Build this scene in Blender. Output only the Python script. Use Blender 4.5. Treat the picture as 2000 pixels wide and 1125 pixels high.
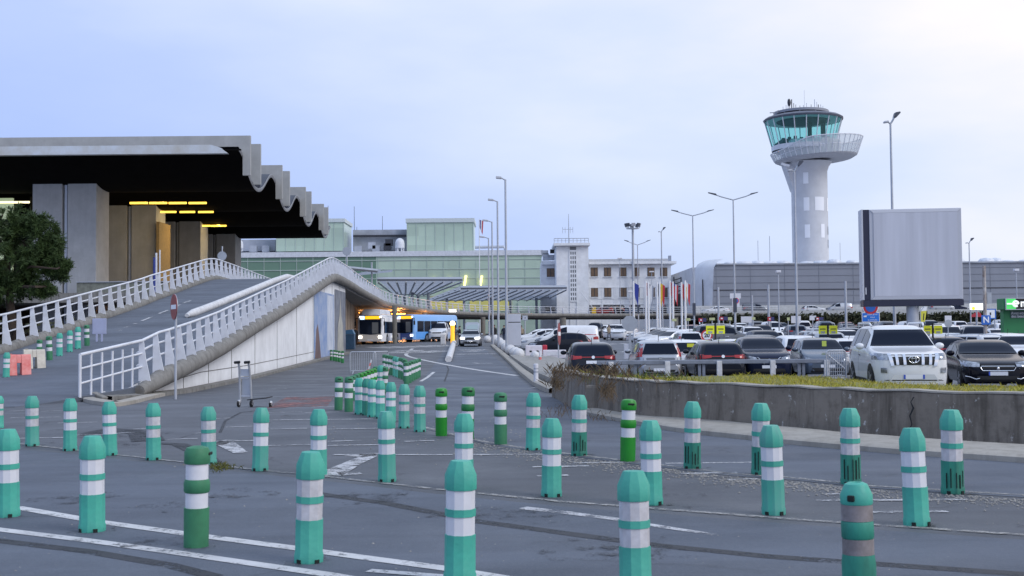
import bpy, bmesh, math, random
from mathutils import Vector, Matrix, Euler
from mathutils.bvhtree import BVHTree
R = math.radians
random.seed(7)
for o in list(bpy.data.objects):
    bpy.data.objects.remove(o)
SC = bpy.context.scene
COL = SC.collection

# ---------------------------------------------------------------- camera
F_PX, W_PX, H_PX = 2300.0, 2000.0, 1125.0
EYE = Vector((0, 0, 1.6))
cam_d = bpy.data.cameras.new('camera')
cam_d.sensor_width = 36.0
cam_d.lens = 36.0 * F_PX / W_PX
cam_d.clip_start = 0.1
cam_d.clip_end = 6000
cam_d.dof.use_dof = True
cam_d.dof.focus_distance = 38.0
cam_d.dof.aperture_fstop = 7.0
cam = bpy.data.objects.new('camera', cam_d)
COL.objects.link(cam)
CAM_R = Matrix.Rotation(R(90 + 2.24), 3, 'X') @ Matrix.Rotation(R(-0.5), 3, 'Z')
cam.matrix_world = Matrix.Translation(EYE) @ CAM_R.to_4x4()
SC.camera = cam

# ---------------------------------------------------------------- light
SUN_EL, SUN_AZ = 40.0, 122.0            # azimuth measured from +Y towards +X
wd = bpy.data.worlds.new('World')
SC.world = wd
wd.use_nodes = True
wn, wl = wd.node_tree.nodes, wd.node_tree.links
wn.clear()
w_out = wn.new('ShaderNodeOutputWorld')
sky = wn.new('ShaderNodeTexSky')
sky.sky_type = 'NISHITA'
sky.sun_disc = False
sky.sun_elevation = R(SUN_EL)
sky.sun_rotation = R(SUN_AZ)
bg1 = wn.new('ShaderNodeBackground'); bg1.inputs['Strength'].default_value = 0.12
wl.new(sky.outputs[0], bg1.inputs[0])
tc = wn.new('ShaderNodeTexCoord')
sep = wn.new('ShaderNodeSeparateXYZ'); wl.new(tc.outputs['Generated'], sep.inputs[0])
mpg = wn.new('ShaderNodeMapping'); mpg.inputs['Scale'].default_value = (1.5, 1.5, 4.5)
wl.new(tc.outputs['Generated'], mpg.inputs[0])
nz = wn.new('ShaderNodeTexNoise'); nz.inputs['Scale'].default_value = 2.1
nz.inputs['Detail'].default_value = 5.0; nz.inputs['Roughness'].default_value = 0.5
wl.new(mpg.outputs[0], nz.inputs['Vector'])
def wmath(op, a, b=None):
    n = wn.new('ShaderNodeMath'); n.operation = op
    for i, v in enumerate((a, b)):
        if v is None: continue
        if isinstance(v, (int, float)): n.inputs[i].default_value = v
        else: wl.new(v, n.inputs[i])
    return n.outputs[0]
# cloud light grows towards the hidden sun (upper right), cooler on the left
t = wmath('ADD', wmath('MULTIPLY', sep.outputs['X'], 0.9), wmath('MULTIPLY', wmath('MINIMUM', sep.outputs['Z'], 0.32), 1.7))
t = wmath('ADD', t, wmath('MULTIPLY', wmath('SUBTRACT', nz.outputs['Fac'], 0.5), 0.75))
t = wmath('ADD', t, 0.20)
ramp = wn.new('ShaderNodeValToRGB')
els = ramp.color_ramp.elements
els[0].position = 0.0; els[0].color = (0.37, 0.49, 0.86, 1)
els[1].position = 1.0; els[1].color = (0.95, 0.905, 0.93, 1)
e = els.new(0.32); e.color = (0.47, 0.58, 0.89, 1)
e = els.new(0.62); e.color = (0.64, 0.72, 0.90, 1)
wl.new(t, ramp.inputs[0])
bg2 = wn.new('ShaderNodeBackground'); bg2.inputs['Strength'].default_value = 1.0
zen = wn.new('ShaderNodeMapRange'); zen.interpolation_type = 'SMOOTHSTEP'
zen.inputs['From Min'].default_value = 0.30; zen.inputs['From Max'].default_value = 0.62
wl.new(sep.outputs['Z'], zen.inputs[0])
zmix = wn.new('ShaderNodeMix'); zmix.data_type = 'RGBA'
wl.new(zen.outputs[0], zmix.inputs['Factor']); wl.new(ramp.outputs[0], zmix.inputs['A'])
zmix.inputs['B'].default_value = (0.60, 0.73, 0.98, 1)      # thick cloud overhead is cooler
wl.new(zmix.outputs['Result'], bg2.inputs[0])
mixs = wn.new('ShaderNodeMixShader'); mixs.inputs[0].default_value = 0.93
wl.new(bg1.outputs[0], mixs.inputs[1]); wl.new(bg2.outputs[0], mixs.inputs[2])
wl.new(mixs.outputs[0], w_out.inputs[0])

sun_d = bpy.data.lights.new('sun', 'SUN')
sun_d.energy = 1.25
sun_d.angle = R(25)
sun_d.color = (1.0, 0.975, 0.95)
sun = bpy.data.objects.new('sun', sun_d)
COL.objects.link(sun)
sd = Vector((math.sin(R(SUN_AZ)) * math.cos(R(SUN_EL)), math.cos(R(SUN_AZ)) * math.cos(R(SUN_EL)), math.sin(R(SUN_EL))))
sun.rotation_euler = sd.to_track_quat('Z', 'Y').to_euler()
SC.view_settings.view_transform = 'Standard'
SC.view_settings.look = 'None'
SC.view_settings.exposure = 0.22
SC.view_settings.gamma = 1.0
SC.render.engine = 'CYCLES'
SC.cycles.max_bounces = 6
SC.cycles.diffuse_bounces = 3
SC.cycles.glossy_bounces = 3
SC.cycles.transmission_bounces = 4
SC.cycles.use_denoising = True

# ---------------------------------------------------------------- where things stand
def lerp_table(tab, x):
    if x <= tab[0][0]: return tab[0][1]
    for (a, za), (b, zb) in zip(tab, tab[1:]):
        if x <= b: return za + (zb - za) * (x - a) / (b - a)
    return tab[-1][1]
ZG = [(-50, 0), (28, 0), (38, -.2), (50, -.2), (190, 1.69), (4000, 1.69)]
def zg(y): return lerp_table(ZG, y)
ZR = [(27, -.02), (30, .06), (33, .22), (36, .42), (39.5, .72), (44, 1.15), (48.6, 1.68), (59.6, 3.02), (68, 4.12), (76.6, 5.28), (78.4, 5.42), (80.5, 5.42), (98, 5.16), (117, 4.98), (140, 4.8), (150, 4.66), (165, 4.55), (178, 4.5), (210, 4.4)]
def zr(y): return lerp_table(ZR, y)
def ray(px, py):
    d = Vector(((px - W_PX / 2) / F_PX, -(py - H_PX / 2) / F_PX, -1.0))
    return (CAM_R @ d)
def at(px, py, Y):                       # the point seen at a pixel, Y metres in front of the camera
    d = ray(px, py)
    return EYE + d * (Y / d.y)
def hit(px, py, zf=zg, lift=0.0):        # the pixel's point on a surface z = zf(y)
    d = ray(px, py)
    lo, s = 2.0, 2.0
    while s < 600:
        p = EYE + d * (s / d.y)
        if p.z <= zf(p.y) + lift: break
        lo = s; s *= 1.01
    hi = s
    for _ in range(30):
        m = (lo + hi) / 2
        p = EYE + d * (m / d.y)
        if p.z <= zf(p.y) + lift: hi = m
        else: lo = m
    p = EYE + d * (hi / d.y)
    p.z = zf(p.y) + lift
    return p
def gx(px, Y):                           # X on the ground at distance Y under a pixel column
    return at(px, 700, Y).x
def GP(px, Y): return Vector((gx(px, Y), Y, zg(Y)))

# ---------------------------------------------------------------- materials
MATS = {}
def mat(name, col, rough=0.6, metal=0.0, var=0.0, vscale=3.0, bump=0.0, bscale=40.0, col2=None, emit=None, estr=0.0, stretch=(1, 1, 1), spec=0.5, coat=0.0, detail=5.0):
    if name in MATS: return MATS[name]
    m = bpy.data.materials.new(name)
    m.use_nodes = True
    nt = m.node_tree
    b = nt.nodes['Principled BSDF']
    b.inputs['Base Color'].default_value = (*col, 1)
    b.inputs['Roughness'].default_value = rough
    b.inputs['Metallic'].default_value = metal
    b.inputs['Specular IOR Level'].default_value = spec
    if coat: b.inputs['Coat Weight'].default_value = coat; b.inputs['Coat Roughness'].default_value = 0.05
    if emit:
        b.inputs['Emission Color'].default_value = (*emit, 1)
        b.inputs['Emission Strength'].default_value = estr
    if var or bump:
        tcn = nt.nodes.new('ShaderNodeTexCoord')
        mp = nt.nodes.new('ShaderNodeMapping'); mp.inputs['Scale'].default_value = stretch
        nt.links.new(tcn.outputs['Object'], mp.inputs[0])
    if var:
        n = nt.nodes.new('ShaderNodeTexNoise'); n.inputs['Scale'].default_value = vscale; n.inputs['Detail'].default_value = detail
        n.inputs['Roughness'].default_value = 0.65
        nt.links.new(mp.outputs[0], n.inputs['Vector'])
        rm = nt.nodes.new('ShaderNodeMapRange')
        rm.inputs['From Min'].default_value = 0.3; rm.inputs['From Max'].default_value = 0.7
        nt.links.new(n.outputs['Fac'], rm.inputs[0])
        mx = nt.nodes.new('ShaderNodeMix'); mx.data_type = 'RGBA'
        c2 = col2 if col2 else tuple(c * (1 - var) for c in col)
        mx.inputs['A'].default_value = (*col, 1); mx.inputs['B'].default_value = (*c2, 1)
        nt.links.new(rm.outputs[0], mx.inputs['Factor'])
        nt.links.new(mx.outputs['Result'], b.inputs['Base Color'])
    if bump:
        n2 = nt.nodes.new('ShaderNodeTexNoise'); n2.inputs['Scale'].default_value = bscale; n2.inputs['Detail'].default_value = 4
        nt.links.new(mp.outputs[0], n2.inputs['Vector'])
        bp = nt.nodes.new('ShaderNodeBump'); bp.inputs['Strength'].default_value = bump; bp.inputs['Distance'].default_value = 0.02
        nt.links.new(n2.outputs['Fac'], bp.inputs['Height'])
        nt.links.new(bp.outputs[0], b.inputs['Normal'])
    MATS[name] = m
    return m

def nmath(nt, op, a, b=None, c=None):
    n = nt.nodes.new('ShaderNodeMath'); n.operation = op
    for i, v in enumerate((a, b, c)):
        if v is None: continue
        if isinstance(v, (int, float)): n.inputs[i].default_value = v
        else: nt.links.new(v, n.inputs[i])
    return n.outputs[0]
def nnoise(nt, vec, scale, detail=5.0, rough=0.6):
    n = nt.nodes.new('ShaderNodeTexNoise'); n.inputs['Scale'].default_value = scale
    n.inputs['Detail'].default_value = detail; n.inputs['Roughness'].default_value = rough
    nt.links.new(vec, n.inputs['Vector'])
    return n.outputs['Fac']
def nmap(nt, vec, scale=(1, 1, 1), rot=(0, 0, 0)):
    n = nt.nodes.new('ShaderNodeMapping'); n.inputs['Scale'].default_value = scale; n.inputs['Rotation'].default_value = rot
    nt.links.new(vec, n.inputs[0]); return n.outputs[0]
def nrange(nt, v, a, b, c=0.0, d=1.0):
    n = nt.nodes.new('ShaderNodeMapRange')
    for k, x in zip(('From Min', 'From Max', 'To Min', 'To Max'), (a, b, c, d)): n.inputs[k].default_value = x
    nt.links.new(v, n.inputs[0]); return n.outputs[0]
def nmix(nt, f, A, B):
    n = nt.nodes.new('ShaderNodeMix'); n.data_type = 'RGBA'
    for k, v in (('Factor', f), ('A', A), ('B', B)):
        if isinstance(v, (int, float)): n.inputs[k].default_value = v
        elif isinstance(v, tuple): n.inputs[k].default_value = (*v, 1)
        else: nt.links.new(v, n.inputs[k])
    return n.outputs['Result']

def asphalt(name, base, alt, streak=0.0, ang=0.0, crack=0.5, fleck=0.25):
    m = bpy.data.materials.new(name); m.use_nodes = True
    nt = m.node_tree; b = nt.nodes['Principled BSDF']
    v = nt.nodes.new('ShaderNodeTexCoord').outputs['Object']
    big = nrange(nt, nnoise(nt, v, 0.22, 6, 0.6), 0.35, 0.65)
    c = nmix(nt, big, base, alt)
    mid = nrange(nt, nnoise(nt, v, 1.7, 6, 0.7), 0.38, 0.66)
    c = nmix(nt, nmath(nt, 'MULTIPLY', mid, 0.45), c, tuple(x * 0.62 for x in base))
    if streak:
        st = nrange(nt, nnoise(nt, nmap(nt, v, (0.07, 1.6, 1), (0, 0, ang)), 1.0, 4), 0.45, 0.75)
        c = nmix(nt, nmath(nt, 'MULTIPLY', st, streak), c, tuple(x * 1.55 for x in base))
    fine = nrange(nt, nnoise(nt, v, 24, 4, 0.8), 0.36, 0.64)
    c = nmix(nt, nmath(nt, 'MULTIPLY', fine, 0.42), c, tuple(x * 0.55 for x in base))
    wear = nrange(nt, nnoise(nt, nmap(nt, v, (0.10, 0.55, 1), (0, 0, ang - 0.2)), 1.0, 6, 0.65), 0.42, 0.60)
    c = nmix(nt, nmath(nt, 'MULTIPLY', wear, 0.38), c, tuple(x * 1.32 for x in base))
    fl = nrange(nt, nnoise(nt, v, 60, 2, 0.7), 0.60, 0.78)
    c = nmix(nt, nmath(nt, 'MULTIPLY', fl, fleck), c, (0.36, 0.35, 0.36))
    vor = nt.nodes.new('ShaderNodeTexVoronoi'); vor.feature = 'DISTANCE_TO_EDGE'; vor.inputs['Scale'].default_value = 0.33
    wob = nt.nodes.new('ShaderNodeVectorMath'); wob.operation = 'ADD'
    nzv = nt.nodes.new('ShaderNodeTexNoise'); nzv.inputs['Scale'].default_value = 1.3; nzv.inputs['Detail'].default_value = 6
    nt.links.new(v, nzv.inputs['Vector'])
    nt.links.new(v, wob.inputs[0]); nt.links.new(nzv.outputs['Color'], wob.inputs[1])
    nt.links.new(wob.outputs[0], vor.inputs['Vector'])
    ck = nrange(nt, vor.outputs['Distance'], 0.0, 0.012, 1.0, 0.0)
    gate = nrange(nt, nnoise(nt, v, 0.35, 3), 0.5, 0.62)
    c = nmix(nt, nmath(nt, 'MULTIPLY', nmath(nt, 'MULTIPLY', ck, gate), crack), c, (0.018, 0.018, 0.02))
    nt.links.new(c, b.inputs['Base Color'])
    rg = nrange(nt, nnoise(nt, v, 0.6, 5), 0.3, 0.7, 0.55, 0.9)
    nt.links.new(rg, b.inputs['Roughness'])
    b.inputs['Specular IOR Level'].default_value = 0.4
    bp = nt.nodes.new('ShaderNodeBump'); bp.inputs['Strength'].default_value = 0.5; bp.inputs['Distance'].default_value = 0.012
    nt.links.new(nnoise(nt, v, 55, 3, 0.7), bp.inputs['Height']); nt.links.new(bp.outputs[0], b.inputs['Normal'])
    MATS[name] = m
    return m
def worn_paint(name, col, keep, scale=5.0):
    # road paint with real holes: worn-off patches show the road beneath
    m = bpy.data.materials.new(name); m.use_nodes = True
    nt = m.node_tree; b = nt.nodes['Principled BSDF']
    v = nt.nodes.new('ShaderNodeTexCoord').outputs['Object']
    n1 = nnoise(nt, v, scale, 8, 0.72); n2 = nnoise(nt, v, scale * 9, 3, 0.7)
    s = nmath(nt, 'ADD', n1, nmath(nt, 'MULTIPLY', nmath(nt, 'SUBTRACT', n2, 0.5), 0.5))
    a = nrange(nt, s, 1.0 - keep - 0.07, 1.0 - keep + 0.09)
    nt.links.new(a, b.inputs['Alpha'])
    c = nmix(nt, nrange(nt, nnoise(nt, v, 2.2, 5), 0.3, 0.7), col, tuple(x * 0.72 for x in col))
    nt.links.new(c, b.inputs['Base Color']); b.inputs['Roughness'].default_value = 0.7
    MATS[name] = m
    return m
def concrete(name, base, stain, flecks=0.0, joints=None, rough=0.85, stain_amt=0.8, vstreak=1.0):
    m = bpy.data.materials.new(name); m.use_nodes = True
    nt = m.node_tree; b = nt.nodes['Principled BSDF']
    v = nt.nodes.new('ShaderNodeTexCoord').outputs['Object']
    c = nmix(nt, nrange(nt, nnoise(nt, v, 0.8, 7, 0.65), 0.32, 0.68), base, tuple(x * 0.8 for x in base))
    st = nrange(nt, nnoise(nt, nmap(nt, v, (2.4, 2.4, 0.22)), 1.6, 6, 0.7), 0.46, 0.72)
    c = nmix(nt, nmath(nt, 'MULTIPLY', st, stain_amt * vstreak), c, stain)
    sp = nrange(nt, nnoise(nt, v, 5.0, 6, 0.7), 0.5, 0.75)
    c = nmix(nt, nmath(nt, 'MULTIPLY', sp, stain_amt * 0.5), c, stain)
    if flecks:
        f = nrange(nt, nnoise(nt, nmap(nt, v, (1, 1, 0.6)), 7, 4, 0.75), 0.63, 0.70)
        c = nmix(nt, nmath(nt, 'MULTIPLY', f, flecks), c, (0.55, 0.54, 0.52))
    nt.links.new(c, b.inputs['Base Color']); b.inputs['Roughness'].default_value = rough
    b.inputs['Specular IOR Level'].default_value = 0.3
    bp = nt.nodes.new('ShaderNodeBump'); bp.inputs['Strength'].default_value = 0.4; bp.inputs['Distance'].default_value = 0.02
    nt.links.new(nnoise(nt, v, 14, 5, 0.7), bp.inputs['Height']); nt.links.new(bp.outputs[0], b.inputs['Normal'])
    MATS[name] = m
    return m

M_GROUND = asphalt('asphalt_worn', (0.114, 0.121, 0.138), (0.074, 0.080, 0.094), streak=0.2, crack=0.8, fleck=0.5)
M_LANE = asphalt('asphalt_lane', (0.105, 0.121, 0.153), (0.077, 0.089, 0.116), streak=0.3, ang=R(14), crack=0.35, fleck=0.3)
M_LOT = asphalt('asphalt_lot', (0.135, 0.145, 0.17), (0.112, 0.12, 0.142), crack=0.3, fleck=0.15)
M_PAINT = worn_paint('road_paint', (0.62, 0.62, 0.63), 0.62)
M_PAINT_OLD = worn_paint('road_paint_old', (0.56, 0.56, 0.58), 0.54, 4.0)
M_PAINT_EDGE = worn_paint('edge_paint_dirty', (0.4, 0.385, 0.37), 0.52, 9.0)
M_TAR = worn_paint('tar_seam', (0.035, 0.037, 0.045), 0.6, 3.0)
M_RED = worn_paint('red_surfacing', (0.27, 0.11, 0.10), 0.5, 1.2)
M_CONC = concrete('concrete_grey', (0.36, 0.35, 0.33), (0.13, 0.12, 0.11))
M_CONC_DARK = concrete('concrete_stained', (0.255, 0.222, 0.188), (0.056, 0.047, 0.038), flecks=0.85, stain_amt=1.0, vstreak=.9)
M_CONC_EDGE = concrete('concrete_kerb', (0.42, 0.39, 0.345), (0.2, 0.18, 0.155), flecks=0.2, stain_amt=0.6)
M_CONC_BEAM = concrete('concrete_beam', (0.25, 0.243, 0.23), (0.085, 0.08, 0.074), flecks=0.35)
M_CONC_PIL = concrete('concrete_pillar', (0.44, 0.455, 0.48), (0.30, 0.31, 0.335), stain_amt=0.4)
M_CONC_PANEL = concrete('concrete_panel', (0.42, 0.425, 0.425), (0.32, 0.325, 0.32), stain_amt=0.35)
M_WALLWHITE = concrete('white_render', (0.84, 0.855, 0.89), (0.64, 0.65, 0.66), stain_amt=0.25)
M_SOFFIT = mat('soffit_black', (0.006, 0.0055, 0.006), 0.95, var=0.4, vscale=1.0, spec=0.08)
M_WPAINT = mat('white_metal', (0.72, 0.74, 0.80), 0.4, var=0.22, vscale=2.0)
M_POLE = mat('galvanised', (0.50, 0.53, 0.59), 0.45, 0.35, var=0.2, vscale=2.0)
M_DKMETAL = mat('dark_metal', (0.035, 0.037, 0.05), 0.5, var=0.3)
M_BLACK = mat('black_plastic', (0.012, 0.012, 0.014), 0.55, var=0.3)
M_GLASSD = mat('dark_glass', (0.009, 0.014, 0.028), 0.05, spec=0.12)
M_TYRE = mat('rubber', (0.014, 0.014, 0.016), 0.85, var=0.3)
M_RIM = mat('alloy', (0.55, 0.56, 0.6), 0.3, 0.8, var=0.2)
M_CHROME = mat('chrome', (0.75, 0.76, 0.8), 0.16, 1.0)
M_LAMPGL = mat('headlamp_glass', (0.50, 0.54, 0.62), 0.12, 0.4, coat=0.3, var=0.85, vscale=7)
M_TAIL = mat('tail_lamp', (0.30, 0.012, 0.016), 0.2, coat=0.3, emit=(1.0, 0.05, 0.04), estr=0.03)
M_PLATE = mat('plate_white', (0.72, 0.74, 0.8), 0.5)
M_PLATEB = mat('plate_blue', (0.03, 0.08, 0.5), 0.5)
M_TEXTDK = mat('lettering_dark', (0.02, 0.02, 0.03), 0.6)
M_TEXTW = mat('lettering_white', (0.85, 0.86, 0.9), 0.6)
M_LITW = mat('lit_lamp', (1, 1, 1), 0.4, emit=(1.0, 0.93, 0.80), estr=4.0)

# ---------------------------------------------------------------- mesh helpers
KIDS = {}
class MB:
    def __init__(s): s.v = []; s.f = []
    def add(s, vs, fs):
        k = len(s.v)
        s.v += [Vector(p) for p in vs]
        s.f += [tuple(i + k for i in f) for f in fs]
        return s
    def box(s, c, d, rz=0.0, rx=0.0, ry=0.0, taper=1.0):
        m = Euler((rx, ry, rz)).to_matrix()
        vs = []
        for z in (-.5, .5):
            t = taper if z > 0 else 1.0
            for x, y in ((-.5, -.5), (.5, -.5), (.5, .5), (-.5, .5)):
                vs.append(Vector(c) + m @ Vector((x * d[0] * t, y * d[1] * t, z * d[2])))
        return s.add(vs, [(3, 2, 1, 0), (4, 5, 6, 7), (0, 1, 5, 4), (1, 2, 6, 5), (2, 3, 7, 6), (3, 0, 4, 7)])
    def span(s, a, b):
        return s.box([(p + q) / 2 for p, q in zip(a, b)], [abs(q - p) for p, q in zip(a, b)])
    def cyl(s, a, b, r0, r1=None, n=10, caps=True):
        r1 = r0 if r1 is None else r1
        a, b = Vector(a), Vector(b)
        q = (b - a).normalized().to_track_quat('Z', 'Y').to_matrix()
        vs = []
        for p, r in ((a, r0), (b, r1)):
            for i in range(n):
                t = 2 * math.pi * i / n
                vs.append(p + q @ Vector((r * math.cos(t), r * math.sin(t), 0)))
        fs = [(i, (i + 1) % n, n + (i + 1) % n, n + i) for i in range(n)]
        if caps: fs += [tuple(range(n - 1, -1, -1)), tuple(range(n, 2 * n))]
        return s.add(vs, fs)
    def tube(s, pts, r, n=8, flat=1.0, caps=True):
        pts = [Vector(p) for p in pts]; k = len(s.v)
        for i, p in enumerate(pts):
            d = (pts[min(i + 1, len(pts) - 1)] - pts[max(i - 1, 0)]).normalized()
            side = d.cross(Vector((0, 0, 1)))
            if side.length < 1e-3: side = Vector((1, 0, 0))
            side.normalize(); up = side.cross(d)
            rr = r[i] if isinstance(r, (list, tuple)) else r
            for j in range(n):
                t = 2 * math.pi * j / n
                s.v.append(p + side * (rr * math.cos(t)) + up * (rr * flat * math.sin(t)))
        for i in range(len(pts) - 1):
            for j in range(n):
                a, b = k + i * n + j, k + i * n + (j + 1) % n
                s.f.append((a, b, b + n, a + n))
        if caps:
            s.f.append(tuple(k + j for j in range(n - 1, -1, -1)))
            s.f.append(tuple(k + (len(pts) - 1) * n + j for j in range(n)))
        return s
    def lathe(s, prof, n=16, c=(0, 0, 0), a0=0.0, m=None, caps=True):
        k = len(s.v); c = Vector(c)
        for r, z in prof:
            for j in range(n):
                t = a0 + 2 * math.pi * j / n
                p = Vector((r * math.cos(t), r * math.sin(t), z))
                s.v.append(c + (m @ p if m else p))
        for i in range(len(prof) - 1):
            for j in range(n):
                a, b = k + i * n + j, k + i * n + (j + 1) % n
                s.f.append((a, b, b + n, a + n))
        if caps:
            s.f.append(tuple(k + j for j in range(n - 1, -1, -1)))
            s.f.append(tuple(k + (len(prof) - 1) * n + j for j in range(n)))
        return s
    def extrude(s, pts, vec):
        n = len(pts); vec = Vector(vec)
        vs = [Vector(p) for p in pts] + [Vector(p) + vec for p in pts]
        return s.add(vs, [tuple(range(n - 1, -1, -1)), tuple(range(n, 2 * n))] + [(i, (i + 1) % n, n + (i + 1) % n, n + i) for i in range(n)])
    def ball(s, c, r, nu=14, nv=8, sc=(1, 1, 1), z0=-1.0):
        prof = []
        a0 = math.asin(z0)
        for i in range(nv + 1):
            t = a0 + (math.pi / 2 - a0) * i / nv
            prof.append((max(r * math.cos(t), 1e-4), r * math.sin(t)))
        m = Matrix.Diagonal(Vector(sc))
        return s.lathe(prof, nu, c, 0, m)
    def quad(s, a, b, c, d): return s.add([a, b, c, d], [(0, 1, 2, 3)])
    def grid(s, rows, close=False):
        k = len(s.v); n = len(rows[0])
        for r in rows: s.v += [Vector(p) for p in r]
        for i in range(len(rows) - 1):
            for j in range(n - 1 + (1 if close else 0)):
                a, b = k + i * n + j, k + i * n + (j + 1) % n
                s.f.append((a, b, b + n, a + n))
        return s
    def build(s, name, m, parent=None, world=False, smooth=None, bevel=0.0, fix=True, origin=None):
        me = bpy.data.meshes.new(name)
        off = Vector((0, 0, 0))
        if parent is not None and world: off = parent.location
        if origin is not None: off = Vector(origin)
        me.from_pydata([tuple(p - off) for p in s.v], [], s.f)
        me.validate()
        if fix or bevel:
            bm = bmesh.new(); bm.from_mesh(me)
            if fix: bmesh.ops.recalc_face_normals(bm, faces=bm.faces)
            if bevel:
                es = [e for e in bm.edges if len(e.link_faces) == 2 and e.calc_face_angle(0) > 0.6]
                bmesh.ops.bevel(bm, geom=es, offset=bevel, segments=2, affect='EDGES', profile=0.5)
            bm.to_mesh(me); bm.free()
        me.materials.append(m)
        if smooth is not None:
            me.shade_smooth()
            me.set_sharp_from_angle(angle=R(smooth))
        o = bpy.data.objects.new(name, me); COL.objects.link(o)
        if origin is not None: o.location = off
        if parent is not None:
            o.parent = parent; KIDS.setdefault(parent.name, []).append(o)
        return o
def tag(o, label=None, cat=None, group=None, kind=None):
    if label: o['label'] = label
    if cat: o['category'] = cat
    if group: o['group'] = group
    if kind: o['kind'] = kind
    return o
def thing(name, label, cat, loc=(0, 0, 0), rz=0.0, group=None):
    o = bpy.data.objects.new(name, None); COL.objects.link(o)
    o.empty_display_size = 0.2
    o.location = loc; o.rotation_euler = (0, 0, rz)
    return tag(o, label, cat, group)
def struct(o): o['kind'] = 'structure'; return o
def stuff(o, label=None):
    o['kind'] = 'stuff'
    if label: o['label'] = label
    return o
def copy_tree(o, parent=None, only=None):
    c = o.copy(); COL.objects.link(c)
    if parent is not None:
        c.parent = parent; KIDS.setdefault(parent.name, []).append(c)
    for ch in KIDS.get(o.name, []):
        if only and parent is None and ch.name.split('.')[0] not in only: continue
        copy_tree(ch, c)
    return c
def kids(o, stem=None):
    return [c for c in KIDS.get(o.name, []) if stem is None or c.name.split('.')[0] == stem]
def repaint(o, m):
    o.material_slots[0].link = 'OBJECT'; o.material_slots[0].material = m
def text(name, s, size, m, parent, loc, rot=(R(90), 0, 0), depth=0.004, align='CENTER', bold=0.0):
    cu = bpy.data.curves.new('lettering', 'FONT'); cu.body = s; cu.size = size; cu.align_x = align; cu.align_y = 'CENTER'
    cu.extrude = depth; cu.offset = bold
    t = bpy.data.objects.new('lettering', cu); COL.objects.link(t)
    me = bpy.data.meshes.new_from_object(t.evaluated_get(bpy.context.evaluated_depsgraph_get()))
    bpy.data.objects.remove(t)
    me.name = name
    me.materials.clear(); me.materials.append(m)
    o = bpy.data.objects.new(name, me); COL.objects.link(o)
    o.location = loc; o.rotation_euler = rot
    if parent is not None: o.parent = parent; KIDS.setdefault(parent.name, []).append(o)
    return o
def polyline(pts, step):
    out = []
    for a, b in zip(pts, pts[1:]):
        n = max(1, int((b - a).length / step))
        out += [a.lerp(b, i / n) for i in range(n)]
    return out + [pts[-1]]
def smooth_path(pts, n=8):
    out = []
    P = [pts[0] * 2 - pts[1]] + list(pts) + [pts[-1] * 2 - pts[-2]]
    for i in range(1, len(P) - 2):
        a, b, c, d = P[i - 1], P[i], P[i + 1], P[i + 2]
        for k in range(n):
            t = k / n
            out.append(0.5 * (2 * b + (c - a) * t + (2 * a - 5 * b + 4 * c - d) * t * t + (3 * b - a - 3 * c + d) * t ** 3))
    return out + [pts[-1]]
# ================================================================ SETTING
# ground: one sheet to the horizon
ys = [-40, -10, 5, 15, 22, 28, 30.5, 33, 35.5, 38, 44, 50, 60, 80, 110, 150, 190, 260, 500, 1200, 4500]
xs = [-3000, -600, -200, -80, -40, -20, -10, 0, 10, 20, 40, 80, 200, 600, 3000]
g = MB().grid([[(x, y, zg(y)) for x in xs] for y in ys])
struct(g.build('ground', M_GROUND))

def sheet(name, pts, m, lift, zf=zg, step=1.0):
    # flat polygon (X, Y points, convex or mildly concave) draped on the ground by slicing it in Y
    P = [Vector((p.x, p.y)) for p in pts]
    y0, y1 = min(p.y for p in P), max(p.y for p in P)
    cuts = sorted(set([y0, y1] + [y for y in (28, 30, 33, 36, 38, 39.5, 44, 48.6, 50, 59.6, 72, 76, 80, 84, 90) if y0 < y < y1] + [p.y for p in P]))
    def xspan(y):
        r = []
        for a, b in zip(P, P[1:] + P[:1]):
            if abs(a.y - b.y) < 1e-9:
                if abs(a.y - y) < 1e-9: r += [a.x, b.x]
            elif min(a.y, b.y) - 1e-9 <= y <= max(a.y, b.y) + 1e-9:
                r.append(a.x + (b.x - a.x) * (y - a.y) / (b.y - a.y))
        return min(r), max(r)
    rows = []
    for y in cuts:
        a, b = xspan(y)
        rows.append([(a, y, zf(y) + lift), (b, y, zf(y) + lift)])
    return struct(MB().grid(rows).build(name, m))
def px_sheet(name, pix, m, lift, zf=zg):
    return sheet(name, [hit(x, y, zf) for x, y in pix], m, lift, zf)
def strip_mesh(mb, pts, w, lift, zf=zg, w1=None):
    pts = polyline(pts, 0.6)
    L = []; n = len(pts)
    for i, p in enumerate(pts):
        d = pts[min(i + 1, n - 1)] - pts[max(i - 1, 0)]
        d = Vector((d.x, d.y, 0)).normalized(); s = Vector((-d.y, d.x, 0))
        ww = (w if w1 is None else w + (w1 - w) * i / (n - 1)) / 2
        a, b = p + s * ww, p - s * ww
        L.append([(a.x, a.y, zf(a.y) + lift), (b.x, b.y, zf(b.y) + lift)])
    mb.grid(L)
def stripe(pix, w, mb, lift=0.008, zf=zg, w1=None, smooth=False):
    pts = [hit(x, y, zf) for x, y in pix]
    if smooth: pts = smooth_path(pts, 6)
    strip_mesh(mb, pts, w, lift, zf, w1)

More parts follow.
